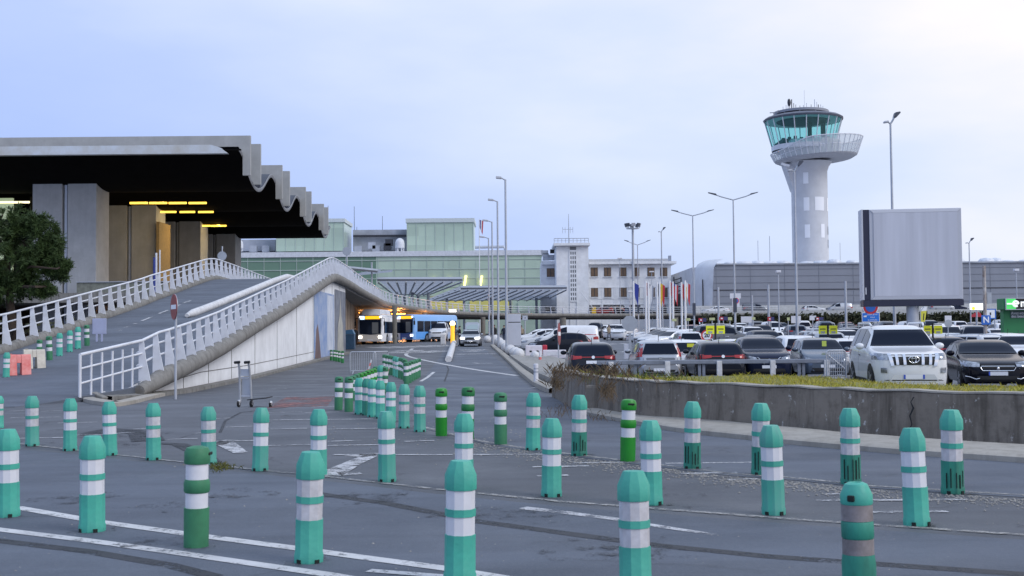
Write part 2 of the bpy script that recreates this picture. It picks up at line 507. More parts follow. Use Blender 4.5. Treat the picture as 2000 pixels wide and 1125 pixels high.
# carriageways (smoother, bluer asphalt than the worn island between them)
px_sheet('road', [(-900, 868), (70, 880), (300, 905), (640, 940), (850, 965), (1100, 990), (1300, 1005), (1560, 1025), (2100, 1062), (2600, 1100), (2600, 1900), (1000, 2600), (-900, 2000)], M_LANE, 0.004)
lane_left = [(830, 838), (950, 868), (1050, 884), (1200, 902), (1420, 929), (1560, 939), (1700, 954), (2000, 972), (2600, 1010)]
lane_right = [(2600, 950), (2000, 905), (1760, 888), (1532, 868), (1330, 846), (1160, 815), (1060, 770), (1010, 735), (985, 712), (958, 692), (940, 672)]
px_sheet('road', lane_left + lane_right + [(872, 672), (858, 700), (820, 745), (800, 780)], M_LANE, 0.004)
# parking ground
sheet('car_park', [Vector((3.2, 38.2, 0)), Vector((11, 38.2, 0)), Vector((12, 29.5, 0)), Vector((80, 29.5, 0)), Vector((90, 175, 0)), Vector((6, 175, 0)), Vector((2.8, 60, 0))], M_LOT, 0.006)
px_sheet('red_patch', [(522, 797), (640, 793), (655, 774), (560, 776)], M_RED, 0.004)

# painted lines
mk = MB()
stripe([(-120, 1020), (0, 1036), (170, 1057), (330, 1079), (640, 1124), (900, 1170)], 0.13, mk)
stripe([(30, 992), (190, 1020), (400, 1049), (560, 1070), (720, 1092), (870, 1112), (1010, 1135)], 0.14, mk)
stripe([(720, 1116), (900, 1130), (1010, 1150)], 0.1, mk)
stripe([(800, 688), (793, 692), (800, 697), (830, 704), (880, 714), (940, 724), (1010, 734)], 0.26, mk, smooth=True)
stripe([(806, 681), (797, 687), (794, 691)], 0.26, mk)
stripe([(822, 745), (846, 728), (848, 727)], 0.14, mk)
for k in range(7):                                   # stop line dashes in front of the buses
    x = 736 + k * 24
    stripe([(x, 679.3 - k * 0.75), (x + 13, 679.0 - k * 0.75)], 5.0, mk)
stripe([(925, 709), (935, 710), (962, 709.5)], 0.22, mk)
stripe([(1040, 757), (1046, 758), (1075, 757)], 0.16, mk)
for x, y in ((1166, 672), (1190, 672), (1212, 671), (1190, 688), (1215, 687), (1185, 662), (1210, 661)):
    stripe([(x, y), (x + 12, y)], 1.6, mk)
struct(mk.build('road_markings', M_PAINT))
mk = MB()
stripe([(1018, 993), (1100, 1002), (1200, 1015), (1290, 1030), (1395, 1046)], 0.16, mk, w1=0.08)
stripe([(650, 889), (760, 889), (900, 889), (1062, 888)], 0.11, mk)
for y, a, b in ((803, 15, 62), (803, 80, 135), (816, 20, 118), (826, 112, 190), (856, 30, 130), (850, 130, 225), (846, 225, 262), (838, 262, 290), (858, 326, 386), (862, 408, 500),
                (834, 440, 492), (838, 520, 600), (838, 640, 742), (820, 525, 728), (806, 596, 662), (806, 500, 590), (795, 608, 656), (774, 560, 652), (753, 498, 640), (745, 548, 652), (760, 505, 560),
                (870, 520, 610), (870, 640, 760), (862, 640, 705), (862, 790, 850), (905, 1300, 1470), (925, 1330, 1440), (937, 1420, 1480), (978, 1595, 1890), (966, 1610, 1690), (1001, 1700, 1850),
                (912, 1040, 1150), (930, 1050, 1110), (904, 1120, 1290), (818, 395, 450), (846, 380, 420)):
    stripe([(a, y + 1), ((a + b) / 2, y), (b, y - 1)], 0.085 + 0.03 * random.random(), mk)
for y, a, b in ((714, -20, 20), (750, 20, 105), (775, 8, 160), (727, 78, 188), (738, 60, 150), (762, 90, 165), (702, 60, 120), (690, 96, 150), (680, 120, 180)):
    stripe([(a, y + 4), ((a + b) / 2, y), (b, y - 5)], 0.1, mk)
# worn arrow heads and letters near the buses and in the lanes
for pix in ([(640, 930), (690, 905), (735, 886)], [(690, 893), (735, 887)], [(662, 927), (705, 925)], [(432, 862), (470, 885)], [(415, 870), (452, 860)]):
    stripe(pix, 0.34, mk, w1=0.2)
for pix in ([(768, 690), (800, 688)], [(786, 687), (806, 684)], [(812, 689), (835, 687)], [(842, 687), (868, 685)], [(913, 686), (936, 686)], [(920, 683), (930, 684)], [(914, 691), (925, 692)], [(935, 691), (942, 692)]):
    stripe(pix, 2.2, mk)
struct(mk.build('worn_road_markings', M_PAINT_OLD))
mk = MB()
stripe([(-100, 852), (70, 871), (300, 897), (480, 916), (640, 932), (850, 956), (1100, 981), (1300, 996), (1560, 1016), (2000, 1046), (2200, 1060)], 0.085, mk)
stripe([(822, 833), (880, 848), (950, 864), (1050, 880), (1200, 898), (1420, 925), (1560, 935), (1700, 950), (2000, 968), (2200, 980)], 0.10, mk)
stripe([(165, 662), (193, 657), (230, 653), (262, 649)], 0.1, mk, zf=zr)
stripe([(95, 695), (130, 676), (165, 662)], 0.1, mk, zf=zr)
struct(mk.build('edge_lines', M_PAINT_EDGE))
mk = MB()
stripe([(600, 962), (760, 985), (930, 1019), (1100, 1042), (1280, 1066), (1500, 1088), (2000, 1123)], 0.16, mk, lift=0.006)
stripe([(-20, 1055), (170, 1078), (330, 1105), (420, 1128)], 0.14, mk, lift=0.006)
stripe([(430, 845), (440, 822), (470, 806), (560, 796)], 0.05, mk, lift=0.006)
stripe([(180, 850), (215, 838), (280, 846), (290, 862)], 0.5, mk, lift=0.006)
stripe([(300, 866), (350, 868), (400, 890), (415, 906)], 0.25, mk, lift=0.006)
stripe([(868, 745), (876, 722), (872, 712)], 0.07, mk, lift=0.006)
struct(mk.build('tar_seams', M_TAR))

# gravel and litter along the island edges: loose stones nobody could count
gs = MB()
def stone(p, r):
    o = []
    for k in range(6):
        d = ((1, 0, 0), (-1, 0, 0), (0, 1, 0), (0, -1, 0), (0, 0, 1), (0, 0, -.4))[k]
        o.append(Vector((p.x + d[0] * r * random.uniform(.6, 1.3), p.y + d[1] * r * random.uniform(.6, 1.3), p.z + 0.004 + d[2] * r * .7)))
    gs.add(o, [(0, 2, 4), (2, 1, 4), (1, 3, 4), (3, 0, 4), (2, 0, 5), (1, 2, 5), (3, 1, 5), (0, 3, 5)])
edge = [(900, 862), (1050, 886), (1200, 905), (1420, 933), (1560, 944), (1700, 959), (2000, 978), (2100, 985)]
for i in range(2600):
    k = random.randrange(len(edge) - 1); t_ = random.random()
    px = edge[k][0] + (edge[k + 1][0] - edge[k][0]) * t_; py = edge[k][1] + (edge[k + 1][1] - edge[k][1]) * t_
    stone(hit(px, py - 2 + abs(random.gauss(0, 9))), random.uniform(.006, .019))
for i in range(260):
    stone(hit(random.uniform(0, 2000), random.uniform(905, 1120)), random.uniform(.003, .008))
for i in range(26):
    stone(hit(random.uniform(0, 2000), random.uniform(905, 1120)), random.uniform(.009, .016))
for i in range(160):
    stone(hit(random.uniform(640, 1100), random.gauss(845, 20) + 0), random.uniform(.006, .02))
stuff(gs.build('gravel', mat('gravel_stone', (0.36, 0.345, 0.325), 0.9, var=0.5, vscale=30)), 'loose pale gravel and litter along the island edge lines')

# ---------------------------------------------------------------- curved roadside wall with its kerb and grass verge
foot = [hit(x, y) for x, y in ((1078, 776), (1110, 793), (1160, 806), (1240, 821), (1334, 829), (1532, 845), (1695, 858), (2000, 876))]
foot.append(foot[-1] + (foot[-1] - foot[-2]) * 1.6)
foot = smooth_path(foot, 6)
def left_of(path, i):
    d = path[min(i + 1, len(path) - 1)] - path[max(i - 1, 0)]
    d = Vector((d.x, d.y, 0)).normalized()
    return Vector((-d.y, d.x, 0))
WALL_H, WALL_T = 0.73, 0.30
rows = []
for i, p in enumerate(foot):
    nrm = left_of(foot, i); q = p + nrm * WALL_T
    if i == 0: nrm0 = nrm
    z = zg(p.y); h = WALL_H + 0.012 * math.sin(i * 1.7)
    wob = 0.015 * math.sin(i * 0.9)
    a = p + nrm * wob; b = p + nrm * (0.03 + wob)
    rows.append([(a.x, a.y, z - .3), (a.x, a.y, z + .1), (b.x, b.y, z + h * .6), (b.x, b.y, z + h - .03), (b.x + nrm.x * .03, b.y + nrm.y * .03, z + h), (q.x, q.y, z + h), (q.x, q.y, z - .3)])
w = thing('concrete_wall', 'low stained concrete wall curving along the right hand road below the parked white off-roader', 'wall', foot[len(foot) // 2])
MB().grid(rows).build('wall', M_CONC_DARK, w, world=True, smooth=35)
cp = MB()
rows = []
for i, p in enumerate(foot):
    nrm = left_of(foot, i); q = p + nrm * (WALL_T + .02); r_ = p + nrm * 0.015; z = zg(p.y) + WALL_H + 0.012 * math.sin(i * 1.7)
    rows.append([(r_.x, r_.y, z - .012), (r_.x, r_.y, z + .012), (q.x, q.y, z + .012)])
cp.grid(rows).build('coping', M_CONC_EDGE, w, world=True)
ck = MB()                                               # broken crack in the wall
for base, wd_, pal in ((0, .035, 0),):
    pk = [at(1787, 775, 17.0), at(1781, 785, 17.0), at(1786, 797, 17.0), at(1779, 812, 17.0), at(1783, 828, 17.0), at(1776, 845, 17.0), at(1768, 858, 17.0)]
    # drop it on the wall face by nearest foot point
    L = []
    for j, p in enumerate(pk):
        best = min(range(len(foot)), key=lambda i: abs(math.atan2(foot[i].x, foot[i].y) - math.atan2(p.x, p.y)))
        f0 = foot[best]; nrm = left_of(foot, best); tng = Vector((nrm.y, -nrm.x, 0))
        dv = Vector((p.x, p.y, 0)).normalized(); den = dv.x * nrm.x + dv.y * nrm.y
        tt = ((f0.x) * nrm.x + f0.y * nrm.y) / den
        c0 = Vector((dv.x * tt, dv.y * tt, 0)) - nrm * .035
        z = 1.6 + (p.z - 1.6) * tt / Vector((p.x, p.y)).length
        ww = .006 + .012 * random.random()
        L.append([c0 - tng * ww + Vector((0, 0, z)), c0 + tng * ww + Vector((0, 0, z))])
    ck.grid(L)
ck.build('crack', M_BLACK, w, world=True)
# kerb stone at the wall's foot
kf = [hit(x, y) for x, y in ((1130, 806), (1156, 814), (1247, 831), (1330, 845), (1467, 860), (1532, 868), (1760, 888), (2000, 905))]
kf.append(kf[-1] + (kf[-1] - kf[-2]) * 1.8)
kf = smooth_path(kf, 5)
rows = []
for i, p in enumerate(kf):
    nrm = left_of(kf, i); z = zg(p.y); q = p + nrm * .06; r_ = p + nrm * 1.15
    rows.append([(p.x, p.y, z - .05), (p.x, p.y, z + .07), (q.x, q.y, z + .105), (r_.x, r_.y, z + .12)])
k_ = tag(MB().grid(rows).build('kerb', M_CONC_EDGE, smooth=50), 'pale kerb strip along the foot of the stained concrete wall', 'kerb')
k_['kind'] = 'structure'
# verge: earth bank between the wall top and the car park
def verge_back(x):
    return 37.6 if x < 8.6 else (37.6 - (x - 8.6) / 2.4 * 8.6 if x < 11 else 29.0)
rows = []
for i, p in enumerate(foot):
    if p.x < 1.2: continue
    nrm = left_of(foot, i); a = p + nrm * (WALL_T - .05)
    b = Vector((max(a.x * 1.0 + 0.4, 2.4) if a.y > 20 else a.x + (29 - a.y) * .35, 0, 0)); b.y = max(verge_back(b.x), a.y + 3)
    za = zg(a.y) + WALL_H - .03
    rows.append([(a.x + (b.x - a.x) * t_, a.y + (b.y - a.y) * t_, za + (.2 - za) * t_ + 0.02 * math.sin(5 * t_ + i)) for t_ in (0, .15, .3, .5, .7, .85, 1)])
VROWS = rows
M_SOIL = mat('grassy_soil', (0.20, 0.21, 0.03), 0.95, var=0.6, vscale=4, col2=(0.14, 0.12, 0.045))
struct(MB().grid(rows).build('verge', M_SOIL, smooth=60))
gr = MB()
def blade(mb, p, h, wdt, lean=0.5):
    a = random.uniform(0, 6.28); dx, dy = math.cos(a) * wdt, math.sin(a) * wdt
    lx, ly = random.gauss(0, lean) * h, random.gauss(0, lean) * h
    mb.add([(p[0] - dx, p[1] - dy, p[2]), (p[0] + dx, p[1] + dy, p[2]), (p[0] + lx * .4 + dx * .5, p[1] + ly * .4 + dy * .5, p[2] + h * .6), (p[0] + lx, p[1] + ly, p[2] + h)], [(0, 1, 2), (0, 2, 3)])
for i in range(15000):
    k = random.randrange(len(rows) - 1); t_ = random.random(); s_ = random.random()
    j = min(int(s_ * 6), 5); u = s_ * 6 - j
    A = Vector(rows[k][j]).lerp(Vector(rows[k][j + 1]), u); B = Vector(rows[k + 1][j]).lerp(Vector(rows[k + 1][j + 1]), u)
    p = A.lerp(B, t_)
    blade(gr, p - Vector((0, 0, .01)), random.uniform(.03, .10) * (1.6 if random.random() < .05 else 1), .006)
stuff(gr.build('grass', mat('grass_blades', (0.36, 0.37, 0.03), 0.8, var=1.0, vscale=1.1, col2=(0.36, 0.27, 0.06)), fix=False), 'short yellow green grass on the verge above the concrete wall')

# traffic island end: low slabs and kerbs left of the wall
isl = thing('kerbed_island', 'pale concrete kerbed island end beside the white delineator post', 'kerb', hit(1060, 752))
b_ = MB()
pk = [hit(x, y) for x, y in ((958, 676), (975, 692), (990, 706), (1012, 728), (1040, 752), (1072, 768))]
rows = []
for i, p in enumerate(pk):
    nrm = left_of(pk, i); z = zg(p.y)
    q = p + nrm * .05; r_ = p + nrm * .32
    rows.append([(p.x, p.y, z - .05), (p.x, p.y, z + .12), (q.x, q.y, z + .15), (r_.x, r_.y, z + .155), (r_.x, r_.y, z - .05)])
b_.grid(rows).build('kerb_stone', M_CONC_EDGE, isl, world=True, smooth=40)
pk2 = [hit(x, y) for x, y in ((996, 702), (1022, 722), (1052, 742), (1085, 758))]
b2 = MB(); rows = []
for i, p in enumerate(pk2):
    nrm = left_of(pk2, i); z = zg(p.y); r_ = p + nrm * .5
    rows.append([(p.x, p.y, z - .05), (p.x, p.y, z + .27), (r_.x, r_.y, z + .28), (r_.x, r_.y, z - .05)])
b2.grid(rows).build('slab', M_CONC, isl, world=True, smooth=30)
px_sheet('pavement', [(985, 684), (1000, 700), (1030, 722), (1080, 752), (1130, 745), (1160, 720), (1030, 690)], M_CONC, 0.16)

# ================================================================ RAMP AND VIADUCT
def RP(px, Y, dz=0.0): return Vector((gx(px, Y), Y, zr(Y) + dz))
right = [Vector(p) for p in ((-11.15, 30.4, 0), (-10.75, 31.8, 0), (-10.5, 33.4, 0), (-10.75, 40, 0), (-11.15, 48.6, 0), (-11.45, 59.6, 0), (-11.8, 72, 0), (-11.95, 80, 0), (-12.2, 88, 0), (-12.6, 97, 0), (-13.2, 112, 0),
                            (-13.6, 130, 0), (-11.2, 150, 0), (-7.9, 165, 0), (-3.6, 178, 0), (4.6, 189, 0), (12.8, 195, 0), (22, 199, 0), (33, 201.5, 0), (46, 203, 0))]
right = smooth_path(right, 6)
for p in right: p.z = zr(p.y) if p.x < -9 or p.y < 160 else 4.55
EDGE_UP = 0.30
def edge_z(p): return p.z + EDGE_UP * min(1, max(0, (p.y - 31) / 4))
ROADW = 7.9
def side(i): return left_of(right, i)
leftp = [p + (side(i) if p.y > 62 else Vector((-1, 0, 0))) * ROADW for i, p in enumerate(right)]
n_ab = max(i for i, p in enumerate(right) if p.y <= 87 and p.x < -9)
rows = [[tuple(leftp[i]), tuple((leftp[i] + right[i]) / 2 + Vector((0, 0, .03))), tuple(right[i]), (right[i].x + .015, right[i].y - .01, right[i].z - .3)] for i in range(len(right))]
front = [(-21.5, 27.5), (-15, 27.5), (-11.6, 27.5)]
rows = [[(x, y, 0.008) for x, y in front] + [(-11.55, 27.5, -.2)], [(-20.5, 29.2, .012), (-15, 29.2, .012), (-11.45, 29.2, .01), (-11.4, 29.2, -.3)]] + rows
struct(MB().grid(rows).build('ramp_road', M_LANE, smooth=40))
mk = MB()
for pix in ([(225, 648), (238, 646)], [(243, 641), (254, 639)], [(260, 634), (268, 633)], [(277, 628), (297, 620)], [(310, 614), (328, 607)], [(338, 602), (352, 596)], [(358, 593), (376, 587)]):
    stripe(pix, 0.14, mk, zf=zr, lift=0.035)
struct(mk.build('ramp_markings', M_PAINT_OLD))

via = thing('ramp_viaduct', 'concrete access ramp rising beside the white wall and bending right as a long viaduct', 'viaduct', (right[n_ab].x, right[n_ab].y, 0))
# retaining wall under the ramp (white panels) and its dark far side
ab = MB(); rows = []
for i in range(0, n_ab + 1):
    p = right[i] + side(i) * 0.12
    rows.append([(p.x, p.y, zg(p.y) - .3), (p.x, p.y, edge_z(p) - (.12 if i > 5 else .02))])
ab.grid(rows)
pe = right[n_ab] + side(n_ab) * .12; le = leftp[n_ab]
ab.quad((pe.x, pe.y, zg(87) - .3), (le.x, le.y, zg(87) - .3), (le.x, le.y, le.z - .05), (pe.x, pe.y, edge_z(pe) - .12))
ab.build('retaining_wall', M_WALLWHITE, via, world=True, smooth=40, fix=False)
jt = MB()                                               # panel joints and a foot course
for i in range(5, n_ab, 3):
    p = right[i] + side(i) * 0.112
    z1 = edge_z(p) - .3
    if z1 > zg(p.y) + .25: jt.span((p.x - .006, p.y - .012, zg(p.y)), (p.x + .006, p.y + .012, z1))
rows = []
for i in range(5, n_ab + 1):
    p = right[i] + side(i) * 0.108; z = zg(p.y) + min(.55, max(.06, (edge_z(p) - zg(p.y)) * .4))
    rows.append([(p.x, p.y, z), (p.x, p.y, z + .025)])
jt.grid(rows)
jt.build('panel_joint', mat('joint_dark', (0.12, 0.115, 0.11), 0.9), via, world=True)
fs = MB(); rows = []
for i in range(4, n_ab + 1):
    p = right[i]; q = p - side(i) * .28
    z = zg(p.y); rows.append([(p.x, p.y, z + .14), (q.x, q.y, z + .11), (q.x, q.y, z - .05)])
fs.grid(rows).build('footing', M_CONC_BEAM, via, world=True, smooth=40)
lw = MB(); rows = [[(leftp[i].x, leftp[i].y, zg(leftp[i].y) - .3), (leftp[i].x, leftp[i].y, leftp[i].z - .02)] for i in range(3, n_ab + 1)]
lw.grid(rows).build('rear_wall', M_CONC_BEAM, via, world=True, smooth=40, fix=False)
# rounded edge beam along the right side
eb = MB()
pts = [Vector((p.x - side(i).x * .12, p.y - side(i).y * .12, edge_z(p) - .24)) for i, p in enumerate(right) if p.y > 32.7]
eb.tube(pts, [0.15 + .12 * min(1, k / 3) for k in range(len(pts))], 12, 1.05)
eb.build('edge_beam', M_CONC_BEAM, via, world=True, smooth=60)
lb = MB()
pts = [Vector((p.x, p.y, p.z + .05)) for i, p in enumerate(leftp) if 4 <= i <= n_ab + 30]
lb.tube(pts, .25, 8, 1.0).build('left_edge_beam', M_CONC_BEAM, via, world=True, smooth=60)
# deck slab past the abutment
dk = MB(); rows = []
for i in range(n_ab, len(right)):
    a, b = leftp[i] + side(i) * 4.0, right[i]
    rows.append([(b.x, b.y, b.z - .02), (b.x, b.y, b.z - .34), ((b.x * 3 + a.x) / 4, (b.y * 3 + a.y) / 4, b.z - .5), (a.x, a.y, a.z - .5), (a.x, a.y, a.z - .04)])
dk.grid(rows, close=True)
dk.build('deck_slab', M_CONC_BEAM, via, world=True, smooth=30)
cn = 0
for px, Y, r_ in ((771, 119, .24), (1010, 176, .5), (873, 160, .35), (944, 172, .35), (1228, 192, .5), (1100, 186, .5), (1320, 196, .5), (830, 146, .32)):
    p = GP(px, Y)
    zt = 4.12 if Y > 160 else zr(Y) - .36
    MB().cyl((p.x, p.y, p.z - .1), (p.x, p.y, zt), r_, n=12).build('column', mat('column_grey', (0.2, 0.19, 0.17), 0.9, var=0.3), via, world=True, smooth=50)

# forecourt slab of the upper level, with the dark hall beneath it
fc = thing('forecourt_slab', 'raised concrete forecourt slab under the dark terminal roof', 'slab', (-60, 130, 0))
MB().span((-140, 98, 4.55), (-23.5, 190, 5.35)).build('slab', M_CONC_BEAM, fc, world=True)
uw = tag(MB().span((-75, 150, 0), (-18.5, 151, 4.54)).build('back_wall', mat('undercroft_wall', (0.30, 0.22, 0.15), 0.8, var=0.4, vscale=.4)), 'warm lit wall at the back of the bus undercroft', 'wall')

# concrete fins behind the buses
for k in range(12):
    Y = 92.5 + k * 3.3; fx = -13.55 - .095 * (Y - 92)
    o = MB().span((fx - .35, Y, zg(Y) - .1), (fx + .25, Y + .3, zr(Y) - .46)).build('concrete_fin', mat('fin_concrete', (0.42, 0.33, 0.26), 0.85, var=0.25), origin=(fx, Y, zg(Y)))
    tag(o, 'upright concrete fin under the viaduct, %s from the front of its row' % ('first', 'second', 'third', 'fourth', 'fifth', 'sixth', 'seventh', 'eighth', 'ninth', 'tenth', 'eleventh', 'twelfth')[k], 'fin', 'concrete fins in a row under the viaduct')

# stone nosing at the ramp's foot
ns = thing('ramp_nosing', 'kerbed ramp tip of slanting stones and bare brown earth', 'kerb', hit(240, 788))
pk = smooth_path([hit(x, y) for x, y in ((150, 777), (165, 786), (205, 793), (250, 791), (300, 779), (345, 768))], 5)
rows = []
for i, p in enumerate(pk):
    s_ = left_of(pk, i); z = zg(p.y); q = p + s_ * .06; r_ = p + s_ * .28
    rows.append([(p.x, p.y, z - .03), (p.x, p.y, z + .09), (q.x, q.y, z + .11), (r_.x, r_.y, z + .11), (r_.x, r_.y, z - .03)])
MB().grid(rows).build('kerb_stone', M_CONC_EDGE, ns, world=True, smooth=40)
er = MB()
er.grid([[hit(170, 782, lift=.02), hit(300, 778, lift=.02)], [hit(225, 770, lift=.03), hit(330, 766, lift=.03)], [hit(262, 752, lift=.12), hit(300, 752, lift=.14)]])
er.build('earth', mat('earth_brown', (0.11, 0.08, 0.06), 0.95, var=0.5, bump=.6), ns, world=True)
for x, y in ((186, 783), (205, 776), (225, 768), (245, 760), (263, 752)):
    p = hit(x, y); b_ = MB()
    b_.box((p.x + .10, p.y, p.z + .10), (.46, .2, .16), rz=-.5, ry=.3)
    b_.build('slanting_stone', M_CONC_BEAM, ns, world=True, bevel=.03)

# ---------------------------------------------------------------- white railings
def rail_fence(label, path, up, step, sgn, i0=0.0, Hh=1.08, first=None):
    root = thing('guard_railing', label, 'railing', path[0])
    P = polyline(path, 0.5)
    Ls = [0.0]
    for a, b in zip(P, P[1:]): Ls.append(Ls[-1] + (b - a).length)
    def point(d):
        for k in range(len(P) - 1):
            if Ls[k + 1] >= d:
                t_ = (d - Ls[k]) / max(1e-6, Ls[k + 1] - Ls[k])
                return P[k].lerp(P[k + 1], t_), (P[k + 1] - P[k]).normalized()
        return P[-1], (P[-1] - P[-2]).normalized()
    d = i0; n = 0
    while d < Ls[-1] and n < 95:
        p, t_ = point(d)
        s_ = Vector((t_.y, -t_.x, 0)).normalized() * sgn
        up_ = Vector((0, 0, 1)); th = t_ * .02
        z0 = up
        a = [p + up_ * (z0 - .06) - s_ * .09, p + up_ * (z0 - .06) + s_ * .25, p + up_ * (z0 + Hh * .55) + s_ * .11, p + up_ * (z0 + Hh) + s_ * .05, p + up_ * (z0 + Hh) - s_ * .08]
        MB().extrude([q - th for q in a], th * 2).build('post', M_WPAINT, root, world=True)
        d += step(p.y) if callable(step) else step
        n += 1
    up_ = Vector((0, 0, 1))
    side_ = lambda k: Vector(((P[min(k + 1, len(P) - 1)] - P[max(k - 1, 0)]).y, -(P[min(k + 1, len(P) - 1)] - P[max(k - 1, 0)]).x, 0)).normalized() * sgn
    MB().tube([p + up_ * (up + Hh) for p in P], .042, 7).build('top_rail', M_WPAINT, root, world=True, smooth=60)
    for h in (.68, .34):
        MB().tube([p + up_ * (up + Hh * h) - side_(k) * .13 for k, p in enumerate(P)], .032, 6).build('rail', M_WPAINT, root, world=True, smooth=60)
    return root
rpath = [Vector((p.x, p.y, edge_z(p))) for i, p in enumerate(right)]
i33 = min(i for i, p in enumerate(right) if p.y > 33.2)
rf = rail_fence('white railing of tapered plates up the ramp above the white wall and along the viaduct', rpath[i33:], 0.0, lambda y: 1.42 if y < 90 else 2.6, 1)
# first bay: slim posts and three rails at the ramp's tip
p0, p1 = rpath[0], rpath[i33]
for k in range(6):
    q = p0.lerp(p1, k / 6); q.z = zr(q.y)
    MB().cyl((q.x, q.y, q.z - .02), (q.x, q.y, q.z + 1.08), .042 if k == 0 else .033, n=8).build('slim_post', M_WPAINT, rf, world=True, smooth=60)
for h, r_ in ((1.08, .045), (.72, .028), (.34, .028)):
    MB().tube([Vector((p0.x, p0.y, zr(p0.y) + h)), Vector((p1.x, p1.y, p1.z + h))], r_, 7).build('rail', M_WPAINT, rf, world=True, smooth=60)
lpath = [Vector((p.x, p.y, p.z + .3)) for i, p in enumerate(leftp) if p.y > 36 and i <= n_ab + 14]
rail_fence('white railing of tapered plates along the ramp edge before the pine', lpath, 0.0, 1.42, 1, 0.4)

# rounded white separator on the ramp
sp = [Vector((-15.2 + .012 * (y - 55), y, zr(y) + .14)) for y in (55, 56, 58, 62, 66, 70, 74, 78, 82, 84)] + [Vector((-14.2, 85.2, zr(85) + .13))]
M_WCON = mat('white_painted_concrete', (0.72, 0.72, 0.74), 0.7, var=0.35, vscale=5, bump=.3)
o = MB().tube(sp, [.10] + [.2] * (len(sp) - 2) + [.12], 10, 0.95).build('lane_separator', M_WCON, smooth=60, origin=sp[0])
tag(o, 'long rounded white separator lying on the ramp between its two lanes', 'separator')

# poster panels on the white wall
def on_wall(px, py):                                    # point on the retaining wall's face under a pixel
    d = ray(px, py); best = None
    lo, hi = 40.0, 95.0
    for _ in range(40):
        m = (lo + hi) / 2; p = EYE + d * (m / d.y)
        xr = lerp_table([(q.y, q.x) for q in right[:n_ab + 3]], m) - .12 * 1.0
        if p.x < xr: hi = m
        else: lo = m
    p = EYE + d * (hi / d.y)
    p.x += .03
    return p
def poster(label, y0, y1, z0, z1, bg, marks):
    def W(u, v, off): 
        Y = y0 + (y1 - y0) * u
        x = lerp_table([(q.y, q.x) for q in right[:n_ab + 3]], Y) - .12
        return Vector((x + off, Y, z0 + (z1 - z0) * v))
    root = thing('poster_panel', label, 'poster', W(.5, 0, .03), group='printed panels on the white ramp wall')
    b = MB().extrude([W(0, 0, .012), W(1, 0, .012), W(1, 1, .012), W(0, 1, .012)], (.03, 0, 0)).build('board', bg, root, world=True)
    for nm, m_, poly in marks:
        MB().extrude([W(u, v, .043) for u, v in poly], (.006, 0, 0)).build(nm, m_, root, world=True)
pm = lambda n, c, c2=None: mat('print_' + n, c, 0.6, var=0.6, vscale=1.2, col2=c2)
poster('left printed panel with pale sky, brown gable and white text band on the ramp wall', 70.5, 79.5, zg(75) + .1, 4.35, pm('sky', (.16, .26, .52), (.38, .45, .58)),
       [('gable_print', pm('brick', (.20, .12, .11), (.10, .07, .08)), [(.02, .0), (.5, .0), (.55, .42), (.3, .70), (.08, .42)]), ('text_band', pm('pale', (.62, .66, .74), (.4, .46, .58)), [(.62, .1), (.95, .1), (.95, .97), (.62, .97)]),
        ('yellow_print', pm('yellow', (.5, .42, .12)), [(.30, .02), (.58, .02), (.58, .16), (.30, .16)])])
poster('right printed panel with grey sky and a pale spire beside the fins', 80.0, 86.3, zg(83) + .1, 4.75, pm('grey', (.09, .10, .14), (.24, .26, .30)),
       [('spire_print', pm('spire', (.48, .47, .42), (.30, .30, .28)), [(.18, .02), (.78, .02), (.7, .45), (.55, .62), (.48, .9), (.4, .62), (.26, .45)])])
# ================================================================ BUILDINGS
def V(px, py, Y): return at(px, py, Y)
def rel(px, Y): return at(px, 650, Y).x
def zat(py, px, Y): return at(px, py, Y).z

# ---------------------------------------------------------------- concrete terminal with the waved black roof
term = thing('concrete_terminal', 'concrete terminal hall with black waved roof overhang on tall grey pillars', 'terminal', (-60, 130, 0))
def xe(y): return -23.2 - (y - 100) * .0411
def roof_z(y): return 16.15 + 1.2 * math.cos(2 * math.pi * (y - 99.6) / 17.75) + .12 * math.cos(4 * math.pi * (y - 99.6) / 17.75)
ysr = [99.8 + i * (168.6 - 99.8) / 150 for i in range(151)]
rb = MB(); rows = []
for y in ysr: rows.append([(xe(y) - .02, y, roof_z(y)), (-75, y, roof_z(y)), (-150, y, roof_z(y))])
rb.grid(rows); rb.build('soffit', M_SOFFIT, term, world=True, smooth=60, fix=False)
rt = MB(); rows = []
for y in ysr: rows.append([(xe(y) - .03, y, roof_z(y) + .3), (-150, y, roof_z(y) + .3)])
rt.grid(rows).build('roof_sheet', mat('roof_sheet_dark', (0.05, 0.055, 0.075), 0.6, var=.3), term, world=True, smooth=60, fix=False)
re_ = MB(); rows = []
for y in ysr: rows.append([(xe(y), y, roof_z(y) - .05), (xe(y) + .06, y, roof_z(y) + .05), (xe(y) + .06, y, roof_z(y) + .24), (xe(y), y, roof_z(y) + .3)])
re_.grid(rows).build('roof_edge', mat('roof_edge_grey', (0.27, 0.28, 0.31), 0.7, var=.4), term, world=True, smooth=40, fix=False)
MB().span((-150, 99.5, roof_z(99.8) - .05), (-22.95, 99.78, roof_z(99.8) + .06)).build('fascia', M_SOFFIT, term, world=True)
lt = MB()                                              # dark louvres lying in the troughs
for k in range(4):
    y0 = 108.5 + k * 17.75
    for j in range(7):
        y = y0 - 2.0 + j * .75
        lt.span((xe(y) - 8, y, roof_z(y) + .31), (xe(y) - .1, y + .16, roof_z(y) + .62))
lt.build('louvre', mat('louvre_blue_black', (0.03, 0.035, 0.06), .5), term, world=True)
